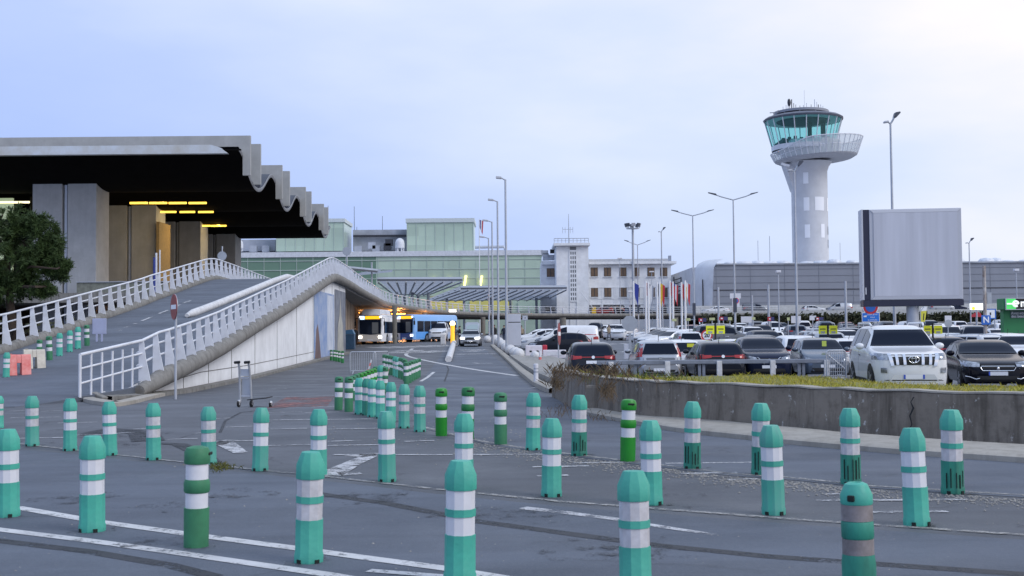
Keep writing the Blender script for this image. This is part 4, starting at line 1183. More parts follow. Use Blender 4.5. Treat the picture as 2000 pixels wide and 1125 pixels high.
for a, b, t_, bt in ((1567, 1576, 336, 358), (1567, 1577, 385, 411), (1587.5, 1606.5, 384, 411), (1614, 1618.3, 385, 411), (1568, 1577.5, 438, 464), (1599, 1607, 437, 464)):
    tower_panel(a, b, t_, bt, M_TPATCH)
for t_, bt in ((441, 457), (467, 483)): tower_panel(1615, 1618.5, t_, bt, M_GREYB)
# gallery ring, tilted
gx0 = rel(1600, TY); gzc = zat(316, 1600, TY)
tilt = Matrix.Rotation(R(-4.0), 3, 'Y')
def ring(prof, n=48, off=(0, 0)): return MB().lathe(prof, n, (gx0 + off[0], TY, gzc), 0, tilt, caps=False)
ring([(.3, .35), (7.0, .1), (7.9, .55), (8.0, .75), (.3, .9)]).build('gallery_floor', mat('gallery_underside', (.42, .43, .47), .6, var=.2), tw, world=True, smooth=40, fix=True)
gm = bpy.data.materials.new('gallery_glass'); gm.use_nodes = True
bs = gm.node_tree.nodes['Principled BSDF']; bs.inputs['Base Color'].default_value = (.66, .71, .76, 1); bs.inputs['Roughness'].default_value = .2; bs.inputs['Alpha'].default_value = .58
def rim_h(a):                                           # the rim sinks on the left side
    t_ = min(1, max(0, (math.cos(a) + 1.0) / .75)); return 2.2 + 1.65 * t_ * t_ * (3 - 2 * t_)
def gpt(a, f):
    h = .75 + (rim_h(a) - .75) * f; r_ = 8.0 + 1.25 * (h - .75) / 3.0
    return Vector((gx0, TY, gzc)) + tilt @ Vector((r_ * math.cos(a), r_ * math.sin(a), h))
A48 = [2 * math.pi * k / 48 for k in range(49)]
MB().grid([[gpt(a, 0), gpt(a, 1)] for a in A48]).build('gallery_glass', gm, tw, world=True, smooth=60)
pr = MB()
for k in range(44):
    a = 2 * math.pi * k / 44
    pr.cyl(gpt(a, 0), gpt(a, 1.02), .075, n=5)
pr.build('gallery_posts', M_WPAINT, tw, world=True)
rr = MB(); 
for f_, th in ((1.02, .1), (.5, .05)): rr.tube([gpt(a, f_) for a in A48], th, 6, caps=False)
rr.build('gallery_rail', M_WPAINT, tw, world=True, smooth=60)
# drum behind the gallery, with a truss band
drum = MB().lathe([(5.6, .8), (5.9, 3.9), (.3, 4.0)], 32, (tx + .2, TY, gzc), 0, None, caps=False)
drum.build('drum', mat('drum_pale', (.60, .64, .64), .5, var=.5, vscale=.4, col2=(.36, .44, .42)), tw, world=True, smooth=40)
trs = MB()
for k in range(18):
    a, b = math.pi * (1.15 + k * .05), math.pi * (1.15 + (k + 1) * .05)
    pa = lambda an, z: (tx + .2 + 6.0 * math.cos(an), TY + 6.0 * math.sin(an), gzc + z)
    trs.cyl(pa(a, .9), pa(b, 3.7), .07, n=4); trs.cyl(pa(b, .9), pa(a, 3.7), .07, n=4)
trs.build('drum_truss', M_WPAINT, tw, world=True)
# glass cab
cx_ = rel(1576, TY); cz0, cz1 = zat(286, 1576, TY), zat(236, 1576, TY)
NC = 20
cg = bpy.data.materials.new('cab_glass'); cg.use_nodes = True
nt = cg.node_tree; bs = nt.nodes['Principled BSDF']; bs.inputs['Base Color'].default_value = (.30, .60, .58, 1); bs.inputs['Roughness'].default_value = .05
tp = nt.nodes.new('ShaderNodeBsdfTransparent'); tp.inputs[0].default_value = (.62, .93, .91, 1)
mxs = nt.nodes.new('ShaderNodeMixShader'); mxs.inputs[0].default_value = .86
nt.links.new(bs.outputs[0], mxs.inputs[1]); nt.links.new(tp.outputs[0], mxs.inputs[2]); nt.links.new(mxs.outputs[0], nt.nodes['Material Output'].inputs[0])
MB().lathe([(6.1, cz0), (7.45, cz1)], NC, (cx_, TY, 0), math.pi / NC, caps=False).build('cab_glass', cg, tw, world=True)
mu = MB()
for k in range(NC):
    a = math.pi / NC + 2 * math.pi * k / NC; c, s_ = math.cos(a), math.sin(a)
    mu.cyl((cx_ + 6.14 * c, TY + 6.14 * s_, cz0), (cx_ + 7.5 * c, TY + 7.5 * s_, cz1), .10, n=5)
mu.build('cab_mullions', M_WPAINT, tw, world=True)
MB().lathe([(6.2, cz0 - .9), (6.25, cz0 + .02), (5.9, cz0 + .05), (.3, cz0 + .06)], NC, (cx_, TY, 0), math.pi / NC, caps=False).build('cab_sill', M_WPAINT, tw, world=True)
bl = MB()
bl.lathe([(5.0, cz1 - .35), (5.2, cz1 - .2), (.1, cz1 - .2)], NC, (cx_, TY, 0), math.pi / NC)
bl.build('cab_ceiling', mat('blind_dark', (.02, .03, .045), .6), tw, world=True)
MB().lathe([(5.2, cz1 - .12), (7.4, cz1 - .08)], NC, (cx_, TY, 0), math.pi / NC, caps=False).build('ceiling_rim', mat('ceiling_pale', (.75, .8, .82), .6), tw, world=True)
it = MB()
it.span((cx_ - 5, TY - 3.5, cz0 + .05), (cx_ + 5, TY + 3.5, cz0 + 1.0))
for k in range(9): it.box((cx_ - 4.6 + k * 1.1, TY - 4 + abs(k - 4) * .3, cz0 + .7), (.6, .4, 1.1 + .3 * (k % 3)))
it.span((cx_ + 1.0, TY - .5, cz0), (cx_ + 1.6, TY + .5, cz1)); it.span((cx_ + 3.6, TY - .5, cz0), (cx_ + 4.3, TY + .5, cz1))
it.build('cab_desks', mat('cab_interior', (.02, .04, .05), .7), tw, world=True)
MB().lathe([(7.65, cz1 - .1), (7.8, cz1 + .25), (7.2, cz1 + .65), (5.4, cz1 + 1.05), (.1, cz1 + 1.2)], NC, (cx_, TY, 0), math.pi / NC, caps=False).build('cab_roof', mat('cab_roof_grey', (.13, .14, .18), .5, var=.3), tw, world=True, smooth=30)
eq = MB()
eq.lathe([(5.2, cz1 + 1.3), (5.3, cz1 + 1.75), (.1, cz1 + 1.8)], 24, (cx_ - .3, TY, 0))
for k in range(10): 
    a = k * .63; eq.cyl((cx_ - .3 + 5 * math.cos(a), TY + 5 * math.sin(a), cz1 + .9), (cx_ - .3 + 5 * math.cos(a), TY + 5 * math.sin(a), cz1 + 1.5), .1, n=5)
eq.tube([(cx_ - 7.0, TY - 2, cz1 + 1.3), (cx_ - 4, TY - 2, cz1 + 1.45)], .1, 6)
eq.tube([(cx_ - 6.2, TY - 2, cz1 + .5), (cx_ - 6.2, TY - 2, cz1 + 1.3), (cx_ - 5.2, TY - 2, cz1 + 1.7)], .17, 6)
eq.build('roof_platform', mat('platform_grey', (.34, .36, .41), .6), tw, world=True, smooth=40)
for px, t_, r_ in ((1545, 196, .09), (1548, 202, .06), (1552, 196, .10), (1556, 203, .06), (1575, 207, .07), (1581, 203, .06), (1597, 196, .07), (1604, 206, .09), (1609, 206, .06), (1617, 215, .08), (1535, 210, .06), (1541, 207, .06), (1560, 206, .05), (1568, 208, .05), (1590, 206, .06), (1601, 201, .05), (1613, 209, .06), (1577, 178, .03)):
    x = rel(px, TY); MB().cyl((x, TY - 1, cz1 + 1.6), (x, TY - 1, zat(t_, px, TY)), r_, n=5).build('antenna', M_POLE if px % 2 else M_DKMETAL, tw, world=True)
MB().ball((rel(1547, TY), TY - 1, zat(202, 1547, TY)), .45, 8, 6, (.8, .8, 1.7)).build('beacon', M_DKMETAL, tw, world=True)
sc_ = V(1534, 322, TY - 4); MB().box(sc_, (1.6, .5, .45), ry=.3).build('floodlight', M_WPAINT, tw, world=True)

# ---------------------------------------------------------------- green rental kiosk
KY = 66.0
kz = zg(KY)
kk = thing('rental_kiosk', 'green car rental kiosk with lit sign reading ent at the right edge', 'kiosk', (rel(1990, KY), KY, kz))
M_GREEN = mat('kiosk_green', (.028, .235, .085), .5, var=.2, vscale=.8)
kx0, kx1 = rel(1961, KY), rel(1961, KY) + 5
MB().span((kx0, KY, kz), (kx1, KY + .45, zat(604, 1980, KY))).build('wall', M_GREEN, kk, world=True)
MB().span((rel(1955, KY), KY - .5, zat(605, 1980, KY)), (kx1, KY + .5, zat(583, 1980, KY))).build('fascia', M_GREEN, kk, world=True, bevel=.03)
z0, z1 = zat(603.5, 1985, KY - .5), zat(583.5, 1985, KY - .5)
x0_, xm_ = rel(1966, KY - .5), rel(1984.5, KY - .5)
sg = MB().span((x0_, KY - .57, z0), (xm_, KY - .505, z1)).build('sign_green_panel', mat('sign_green', (.07, .52, .12), .4, emit=(.09, .75, .16), estr=.5), kk, world=True)
MB().span((xm_ + .002, KY - .57, z0), (kx1, KY - .505, z1)).build('sign_black_panel', mat('sign_black', (.012, .012, .014), .4), kk, world=True)
fr_ = MB(); fr_.span((x0_ - .05, KY - .585, z0 - .05), (kx1, KY - .51, z0 - .002)); fr_.span((x0_ - .05, KY - .585, z1 + .002), (kx1, KY - .51, z1 + .05)); fr_.span((x0_ - .05, KY - .585, z0 - .001), (x0_ - .002, KY - .51, z1 + .001))
fr_.build('sign_frame', M_POLE, kk, world=True)
M_SIGNW = mat('sign_white', (.9, .92, .9), .5, emit=(.95, 1, .95), estr=.5)
zm = (z0 + z1) / 2; ex = rel(1976.5, KY)
hlf = (z1 - z0) / 2
ee = MB()
rad = hlf * .50
pts = [Vector((ex + rad * math.cos(t_), KY - .59, zm + rad * math.sin(t_))) for t_ in [math.pi * (k / 12) * 1.72 + .0 for k in range(13)]]
ee.tube(pts, .06, 6); ee.tube([Vector((ex + rad, KY - .59, zm)), Vector((ex - rad * .9, KY - .59, zm))], .05, 6)
ee.tube([Vector((ex - rad, KY - .59, zm)), Vector((x0_ + .02, KY - .59, zm))], .05, 6)
ee.build('sign_emblem', M_SIGNW, kk, world=True)
off = kk.location
text('sign_lettering', 'nt', (z1 - z0) * 1.0, M_SIGNW, kk, Vector((rel(1985.5, KY), KY - .59, zm + .02)) - off, align='LEFT', bold=.018)
nb = MB().span((rel(1974, KY), KY - .06, zat(621, 1985, KY)), (kx1, KY - .005, zat(608, 1985, KY))).build('notice_panel', mat('notice_dark', (.10, .13, .15), .5), kk, world=True)
text('notice_lettering', 'Avez-vous', .21, M_TEXTW, kk, Vector((rel(1974.8, KY), KY - .07, zat(611.6, 1985, KY))) - off, align='LEFT')
text('notice_lettering', 'des besoins', .21, M_TEXTW, kk, Vector((rel(1974.8, KY), KY - .07, zat(618, 1985, KY))) - off, align='LEFT')
# ---------------------------------------------------------------- pine in front of the pillars
PY_ = 52.0
pb = Vector((rel(18, PY_), PY_, zg(PY_)))
pine = thing('pine_tree', 'dense dark green pine standing beside the ramp before the terminal pillars', 'tree', pb)
def PP(px, py, dy=0.0):
    return at(px, py, PY_ + dy)
tr_ = MB()
tr_.tube([pb, pb + Vector((.1, .1, 2.2)), PP(15, 540), PP(10, 470)], [.26, .2, .15, .06], 9)
lims = [((15, 545), (60, 520), (110, 525), (130, 518)), ((12, 520), (50, 480), (85, 440)), ((12, 500), (-10, 450), (5, 420)), ((14, 560), (70, 560), (95, 560)), ((12, 520), (-30, 500), (-70, 480)), ((14, 550), (-30, 550), (-80, 545))]
for L in lims: tr_.tube([PP(x, y, random.uniform(-1, 1) * (i > 0)) for i, (x, y) in enumerate(L)], [.09, .06, .04, .025][:len(L)], 6)
tr_.build('trunk', mat('pine_bark', (.07, .05, .038), .95, var=.5, vscale=6, bump=.6), pine, world=True, smooth=60)
lobes = [(5, 440, 40, 30), (60, 470, 46, 42), (25, 500, 70, 55), (85, 450, 26, 26), (95, 500, 26, 28), (112, 525, 24, 12), (70, 550, 46, 30), (-30, 480, 60, 60), (0, 560, 70, 34), (100, 478, 22, 22), (40, 428, 24, 22), (72, 436, 16, 14), (-40, 560, 60, 40), (115, 535, 14, 9), (128, 519, 8, 7), (70, 520, 36, 28), (-90, 520, 60, 60), (88, 568, 18, 14)]
px2m = PY_ / F_PX
fo = MB()
def tuft(c, s_):
    axis = Vector((random.gauss(0, 1), random.gauss(0, 1), random.gauss(.5, .8))).normalized()
    for k in range(15):
        d = (axis * random.uniform(.1, 1.0) + Vector((random.gauss(0, .6), random.gauss(0, .6), random.gauss(0, .6)))).normalized()
        sd_ = d.orthogonal().normalized(); sd_.rotate(Matrix.Rotation(random.uniform(0, 3.1), 3, d))
        ln = s_ * random.uniform(.7, 1.25); w_ = ln * .13
        fo.add([c - sd_ * w_ * .5, c + sd_ * w_ * .5, c + d * ln + sd_ * w_ * .35, c + d * ln - sd_ * w_ * .35], [(0, 1, 2, 3)])
for (x, y, rx_, ry_) in lobes:
    c = PP(x, y); n = int(rx_ * ry_ * .0165) + 9
    for i in range(n):
        while True:
            u = Vector((random.uniform(-1, 1), random.uniform(-1, 1), random.uniform(-1, 1)))
            if .25 < u.length < 1: break
        u = u.normalized() * (u.length ** .35)
        q = c + Vector((u.x * rx_ * px2m, u.y * (rx_ + ry_) * .5 * px2m, u.z * ry_ * px2m)); rc = random.uniform(.13, .24)
        for k in range(9):
            w_ = Vector((random.gauss(0, 1), random.gauss(0, 1), random.gauss(0, 1))).normalized()
            tuft(q + w_ * rc * random.uniform(.4, 1), random.uniform(.14, .23))
fo.build('crown', mat('pine_needles', (.044, .082, .013), .75, var=1, vscale=1.6, col2=(.018, .040, .009)), pine, world=True, fix=False)
# dark shrubs below it
for k, (px, Y, h, lab) in enumerate(((40, 56, 2.2, 'dark shrub under the pine beside the ramp railing'), (150, 70, 2.6, 'dark shrub behind the ramp railing at the pillar foot'))):
    c = Vector((rel(px, Y), Y, zg(Y)))
    t_ = thing('shrub', lab, 'shrub', c)
    m_ = MB(); leaf_cloud(900, lambda: c + Vector((random.gauss(0, 1.3), random.gauss(0, 1), abs(random.gauss(h * .5, h * .3)))), .12, m_)
    m_.build('foliage', M_HEDGE, t_, world=True, fix=False)
    MB().cyl(c, c + Vector((0, 0, h * .6)), .06, .02, 6).build('stem', MATS['pine_bark'], t_, world=True)
# ================================================================ BOLLARDS
M_TEAL = mat('teal_plastic', (.060, .43, .32), .5, var=.3, vscale=7, col2=(.055, .34, .27), bump=.2, bscale=18, detail=9)
M_TEAL2 = mat('teal_plastic_faded', (.075, .42, .32), .6, var=.35, vscale=6, col2=(.05, .33, .26), bump=.2, bscale=18, detail=9)
M_TEAL3 = mat('teal_plastic_scuffed', (.038, .37, .27), .5, var=.75, vscale=9, col2=(.10, .33, .28), stretch=(1, 1, .3), detail=10)
M_BAND2 = mat('reflective_grimy', (.66, .65, .69), .6, var=.5, vscale=7, col2=(.40, .385, .40), detail=9)
M_TEALD = mat('teal_plastic_dirty', (.03, .30, .215), .6, var=.6, vscale=4, stretch=(1, 1, .35))
M_GREENB = mat('green_plastic', (.018, .20, .055), .45, var=.25, vscale=4)
M_GREENL = mat('bright_green_plastic', (.012, .255, .02), .42, var=.2, vscale=4)
M_GREENW = mat('faded_green_plastic', (.045, .225, .11), .6, var=.3, vscale=5)
M_BAND = mat('reflective_white', (.72, .72, .77), .5, var=.14, vscale=5)
M_BANDD = mat('reflective_dirty', (.32, .29, .30), .7, var=.75, vscale=5, col2=(.13, .11, .105))
M_SLOT = mat('slot_dark', (.008, .014, .012), .8)
H_ = .80
def bollard_proto(kind):
    root = thing('bollard', 'x', 'bollard')
    T = H_
    if kind == 'teal':
        a0 = math.pi / 8; n = 10
        MB().lathe([(.108, 0), (.110, .055), (.104, .07), (.103, .395 * T)], n, (0, 0, 0), a0).build('body', M_TEAL, root, smooth=25)
        MB().lathe([(.097, .396 * T), (.097, .546 * T)], n, (0, 0, 0), a0).build('reflective_band', M_BAND, root, smooth=25)
        MB().lathe([(.103, .547 * T), (.103, .607 * T)], n, (0, 0, 0), a0).build('ring', M_TEAL, root, smooth=25)
        MB().lathe([(.097, .608 * T), (.097, .762 * T)], n, (0, 0, 0), a0).build('reflective_band', M_BAND, root, smooth=25)
        MB().lathe([(.104, .763 * T), (.107, .775 * T), (.106, .885 * T), (.073, .985 * T), (.066, T), (.0, T + .001)], n, (0, 0, 0), a0, caps=False).build('cap', M_TEAL, root, smooth=25)
        fs_ = MB()
        for a in (-2.2, -.9): fs_.box((.102 * math.cos(a), .102 * math.sin(a), .018), (.035, .02, .036), rz=a + math.pi / 2)
        fs_.build('foot_slot', M_SLOT, root)
    elif kind == 'green':
        n = 18
        MB().lathe([(.098, 0), (.100, .39 * T)], n).build('body', M_GREENB, root, smooth=40)
        MB().lathe([(.089, .391 * T), (.089, .54 * T)], n).build('reflective_band', M_BAND, root, smooth=40)
        MB().lathe([(.094, .541 * T), (.103, .56 * T), (.104, .635 * T), (.094, .672 * T)], n).build('ring', M_GREENB, root, smooth=50)
        MB().lathe([(.089, .673 * T), (.089, .826 * T)], n).build('reflective_band', M_BAND, root, smooth=40)
        MB().lathe([(.098, .827 * T), (.103, .84 * T), (.102, .94 * T), (.085, .985 * T), (.045, T), (.0, T + .001)], n, caps=False).build('cap', M_GREENB, root, smooth=30)
        q = MB(); q.box((.02, -.098, .925 * T), (.085, .016, .024)); q.build('grip_slot', M_SLOT, root, bevel=.006)
    else:                                              # old round bollard with grey-brown bands
        n = 20
        MB().lathe([(.112, 0), (.112, .33 * T), (.105, .40 * T)], n).build('body', M_TEALD, root, smooth=40)
        MB().lathe([(.104, .401 * T), (.104, .53 * T)], n).build('reflective_band', M_BANDD, root, smooth=40)
        MB().lathe([(.1, .531 * T), (.107, .545 * T), (.107, .665 * T), (.1, .68 * T)], n).build('ring', M_TEALD, root, smooth=40)
        MB().lathe([(.104, .681 * T), (.104, .815 * T)], n).build('reflective_band', M_BANDD, root, smooth=40)
        MB().lathe([(.102, .816 * T), (.107, .83 * T), (.106, .90 * T), (.075, .985 * T), (.05, T), (.035, T), (.03, T - .02), (.0, T - .02)], n, caps=False).build('cap', M_TEAL, root, smooth=35)
        q = MB(); q.box((-.062, -.088, .875 * T), (.05, .02, .042), rz=-.6); q.build('grip_hole', M_SLOT, root, bevel=.008)
    return root
PROTO_B = {}
def bollard(kind, px, top, base, label, group, zf=zg, body=None, lean=0.0, band=None, rot=None):
    p = hit(px, base, zf)
    if kind not in PROTO_B:
        o = PROTO_B[kind] = bollard_proto(kind); 
    else:
        o = copy_tree(PROTO_B[kind])
    k = 2300.0 / p.y
    h = (base - top) / k / 1.012
    s_ = h / H_
    o.location = p; o.scale = (min(1.06, max(.86, s_)), ) * 2 + (s_,)
    o.rotation_euler = (random.gauss(0, .018), lean + random.gauss(0, .018), random.uniform(-.25, .25) if rot is None else rot)
    o['label'] = label; o['group'] = group; o['category'] = 'bollard'
    if kind == 'teal' and body is None:
        body = random.choice((M_TEAL, M_TEAL, M_TEAL2, M_TEAL3)); band = band or random.choice((M_BAND, M_BAND, M_BAND2))
    if body:
        for c in kids(o):
            if c.name.split('.')[0] in ('body', 'cap', 'ring'): repaint(c, body)
    if band:
        for c in kids(o, 'reflective_band'): repaint(c, band)
    return o
ORD = ('first', 'second', 'third', 'fourth', 'fifth', 'sixth', 'seventh', 'eighth', 'ninth', 'tenth', 'eleventh', 'twelfth', 'thirteenth', 'fourteenth', 'fifteenth', 'sixteenth', 'seventeenth', 'eighteenth', 'nineteenth', 'twentieth')
G1 = 'bollards along the near edge of the traffic island'
near = [(-3, 773, 836), (63, 773, 871), (137, 778, 880), (215, 784, 889), (300, 787, 898), (408, 794, 907), (508, 796, 919), (622, 799, 928), (756, 803, 940), (906, 808, 955), (1077, 817, 969), (1273, 821, 985), (1511, 830, 1004), (1791, 836, 1026)]
for i, (px, t_, b_) in enumerate(near):
    bollard('teal', px, t_, b_, 'teal bollard with two white bands, %s from the left along the near island edge' % ORD[i], G1)
G2 = 'bollards in the foreground between the two road lines'
bollard('teal', 15, 838, 1009, 'large teal bollard cut by the left photo edge, scuffed lower band', G2)
bollard('teal', 180, 851, 1038, 'large teal bollard standing on a pale patch between two white lines', G2)
bollard('green', 383, 871, 1068, 'large dark green round bollard in the foreground, domed cap', G2, body=M_GREENW, rot=1.5)
bollard('teal', 603, 882, 1098, 'large teal bollard in the foreground between the dark green one and the central one', G2)
bollard('teal', 898, 900, 1137, 'largest central teal bollard in the foreground, base at the bottom edge', G2)
bollard('teal', 1242, 921, 1163, 'large teal bollard in the right foreground, its base cut off below', G2)
bollard('old', 1680, 943, 1176, 'old teal bollard with two grime brown bands and grip hole in the right foreground', G2, rot=0)
G3 = 'bollards along the gravel edge of the island'
far_ = [('green', 661, 735, 801, 'g', M_GREENW), ('green', 681, 735, 804, 'g', M_GREENW), ('teal', 702, 738, 809, 't', None), ('teal', 716, 739, 811, 't', M_TEALD), ('teal', 727, 741, 814, 't', None), ('teal', 743, 743, 817, 't', None), ('teal', 763, 746, 824, 't', None), ('teal', 789, 750, 836, 't', None), ('teal', 820, 753, 843, 't', None),
        ('green', 862, 757, 851, 'bright green bollard with slotted cap, first right of the teal ones on the gravel edge', M_GREENL), ('green', 913, 755, 858, 'green bollard half hidden behind a nearer teal bollard on the gravel edge', M_GREENB), ('green', 978, 766, 868, 'green bollard with dark grip slot, standing mid gravel edge by the lane', M_GREENW),
        ('teal', 1041, 767, 879, 'teal bollard just right of the slotted green one on the gravel edge', None), ('teal', 1131, 771, 890, 'teal bollard with black scuffs on its foot before the wall corner', M_TEALD), ('green', 1226, 779, 901, 'brightest green slim bollard standing alone before the concrete wall', M_GREENL),
        ('teal', 1352, 784, 915, 'teal bollard with black vertical scuffs and scratched lower band', M_TEALD), ('teal', 1486, 787, 927, 'teal bollard half hidden behind a nearer one, right part of the gravel edge', M_TEALD), ('teal', 1662, 797, 946, 'teal bollard with slit black marks, behind the grimy old bollard', M_TEALD), ('teal', 1861, 800, 964, 'last teal bollard at the right end of the gravel edge', M_TEALD)]
ti = 0
for i, (k_, px, t_, b_, lab, m_) in enumerate(far_):
    if lab == 'g': lab = 'faded green round bollard, %s of the pair at the left tip of the gravel edge' % ('left' if i == 0 else 'right')
    if lab == 't': lab = 'teal bollard in the close set bend, %s right of the faded green pair' % ORD[ti]; ti += 1
    o = bollard(k_, px, t_, b_, lab, G3, body=m_, lean=.02 if px > 1100 else 0)
    if m_ is M_TEALD and px > 1100:
        for c in kids(o, 'cap') + kids(o, 'ring'): repaint(c, M_TEAL)
        sc_ = MB()
        for a in (-2.4, -2.0, -1.5, -1.15, -.8):
            hh = random.uniform(.10, .24); sc_.box((.104 * math.cos(a), .104 * math.sin(a), .05 + hh / 2 + random.random() * .03), (.008, .008, hh), rz=a)
        s2 = sc_.build('scuff', M_SLOT, o)
# fenced kiosk of close-set green bollards in mid distance
G4 = 'green bollards set close together around the barrier'
row_a = [(690, 733, 776), (697, 730, 774), (704, 728, 772), (711, 726, 770), (718, 723, 767), (725, 721, 765), (731, 719, 763), (737, 715, 761), (745, 713, 762), (751, 716, 762)]
for i, (px, t_, b_) in enumerate(row_a):
    k_ = 'teal' if i in (8,) else 'green'
    bollard(k_, px, t_, b_ + 6, '%s small bollard, %s from the left in the row before the grey crowd barrier' % ('teal' if k_ == 'teal' else 'green', ORD[i]), G4, body=(M_GREENL if 1 < i < 7 else M_GREENW) if k_ == 'green' else None)
row_b = [(751, 692, 730), (757, 693, 731), (762, 694, 732), (767, 695, 733), (772, 696, 735), (777, 697, 737), (782, 698, 739), (787, 699, 741), (792, 701, 744), (794, 707, 751)]
for i, (px, t_, b_) in enumerate(row_b):
    k_ = 'teal' if i in (4, 5) else 'green'
    bollard(k_, px, t_, b_, '%s small bollard, %s from the left in the row running to the far island corner' % ('teal' if k_ == 'teal' else 'green', ORD[i]), G4, body=M_GREENW if k_ == 'green' else None)
row_c = [(799, 706, 748), (803, 704, 745), (807, 703, 743), (811, 702, 741), (814, 701, 739), (817, 700, 737)]
for i, (px, t_, b_) in enumerate(row_c):
    bollard('green', px, t_, b_, 'green small bollard, %s from the near end of the row beside the bus lane' % ORD[i], G4, body=M_GREENW)
row_d = [(647, 683, 704), (653, 683, 705), (658, 684, 706), (663, 685, 707), (669, 685, 709)]
for i, (px, t_, b_) in enumerate(row_d):
    bollard('green', px, t_, b_, 'small dark green bollard, %s from the left at the foot of the poster wall' % ORD[i], 'green bollards below the posters', body=M_GREENB)
# on the ramp
row_e = [('teal', 12, 688, 738), ('green', 76, 663, 706), ('green', 97, 656, 704), ('teal', 116, 650, 696), ('teal', 136, 645, 688), ('teal', 152, 638, 682), ('green', 170, 634, 676)]
for i, (k_, px, t_, b_) in enumerate(row_e):
    bollard(k_, px, t_, b_, '%s bollard on the ramp road, %s from the left in its slanting row' % ('teal' if k_ == 'teal' else 'dark green', ORD[i]), 'bollards in a row on the ramp road', zf=zr)

# contact shade and grime painted round the bollard feet; oil drips in the lanes
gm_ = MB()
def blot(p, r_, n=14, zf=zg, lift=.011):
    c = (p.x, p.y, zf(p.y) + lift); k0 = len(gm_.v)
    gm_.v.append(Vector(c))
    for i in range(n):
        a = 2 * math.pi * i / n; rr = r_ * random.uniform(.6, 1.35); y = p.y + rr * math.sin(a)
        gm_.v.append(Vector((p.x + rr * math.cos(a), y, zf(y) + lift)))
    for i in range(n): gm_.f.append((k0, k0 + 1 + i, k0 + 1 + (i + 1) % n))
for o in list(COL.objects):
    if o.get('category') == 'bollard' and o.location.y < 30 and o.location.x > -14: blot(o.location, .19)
for i in range(12): blot(hit(random.uniform(0, 2000), random.uniform(830, 1110)), random.uniform(.05, .3))
for px, py, r_ in ((250, 850, .7), (235, 868, .5), (150, 975, .4), (720, 970, .5), (330, 990, .35), (1200, 1075, .6), (470, 965, .4), (980, 1010, .5)): blot(hit(px, py), r_)
struct(gm_.build('ground_stains_and_shade', worn_paint('grime', (.060, .064, .076), .40, 3.6)))  # this dark coat also carries the painted contact shade

# ================================================================ SMALL STREET OBJECTS
def plastic_barrier(px, py, label, m_, rz, zf=zr, sc=1.0):
    p = hit(px, py, zf)
    root = thing('traffic_barrier', label, 'barrier', p, rz)
    b = MB()
    prof = [(-.24, 0), (-.09, .62), (-.05, .68), (.05, .68), (.09, .62), (.24, 0)]
    for x0_, x1_ in ((-.36, -.07), (.07, .36)):
        b.extrude([(x0_, y * 1.0, z) for y, z in prof], (x1_ - x0_, 0, 0))
    b.extrude([(-.068, y, z) for y, z in ((-.13, .4), (-.09, .62), (-.05, .675), (.05, .675), (.09, .62), (.13, .4))], (.136, 0, 0))
    b.build('shell', m_, root, bevel=.012)
    MB().span((-.30, -.06, .68), (-.2, .06, .70)).build('filler_cap', m_, root)
    root.scale = (sc, sc, sc)
    return root
M_REDP = mat('red_plastic', (.62, .10, .09), .5, var=.35, vscale=4, col2=(.75, .3, .28))
M_CREAMP = mat('cream_plastic', (.62, .58, .5), .5, var=.35, vscale=4)
plastic_barrier(36, 733, 'faded red plastic traffic barrier beside the cream one on the ramp', M_REDP, .55, sc=.95)
plastic_barrier(66, 720, 'cream plastic traffic barrier between the red one and the green bollards', M_CREAMP, .6, sc=.92)
# board on a post on the ramp
p = hit(194, 668, zr)
bd = thing('board_sign', 'blank pale lavender board on two short legs beside the ramp bollards', 'sign', p)
MB().box((0, 0, .62), (.56, .03, .62)).build('panel', mat('lavender_board', (.42, .45, .62), .5, var=.15), bd, bevel=.02)
for x in (-.1, .1): MB().box((x, 0, .16), (.07, .03, .32)).build('leg', MATS['lavender_board'], bd)
# luggage trolley
p = hit(478, 795)
tr = thing('luggage_trolley', 'abandoned silver luggage trolley with black grips on the worn asphalt', 'trolley', p, R(-8))
M_ALU = mat('aluminium', (.66, .68, .72), .35, .6, var=.2)
for x in (-.13, .13):
    MB().tube([(x, .06, .12), (x * .98, .03, .55), (x * .9, -.03, .90), (x * .9, -.08, 1.0)], .026, 8).build('upright', M_ALU, tr, smooth=60)
    MB().tube([(x * .9 - .09, -.10, 1.01), (x * .9 + .04, -.10, 1.02)], .032, 8).build('grip', M_BLACK, tr, smooth=60)
MB().box((0, .0, .78), (.25, .03, .16)).build('advert_plate', M_POLE, tr)
cb = MB(); cb.box((0, .03, .66), (.25, .02, .035)); cb.box((0, .05, .25), (.25, .02, .035)); cb.build('crossbar', M_ALU, tr)
MB().box((0, .1, .45), (.20, .02, .36)).build('back_mesh', M_POLE, tr)
dk_ = MB(); dk_.extrude([(.05, .0, .15), (.58, -.2, .20), (.62, .1, .22), (.1, .3, .16)], (0, 0, .02)); dk_.build('platform', M_BLACK, tr)
for x, y, r_ in ((-.15, .02, .075), (.15, .02, .075), (.60, .02, .06)):
    w = MB().cyl((x - .02, y, r_), (x + .02, y, r_), r_, n=14).build('wheel', M_TYRE, tr, smooth=40)
    MB().cyl((x - .024, y, r_), (x + .024, y, r_), r_ * .45, n=10).build('hub', M_ALU, w, smooth=40)
    MB().ball((x, y + .02, r_ * 1.55), .07, 10, 5, (.55, 1, .7)).build('mudguard', M_ALU, tr, smooth=60)
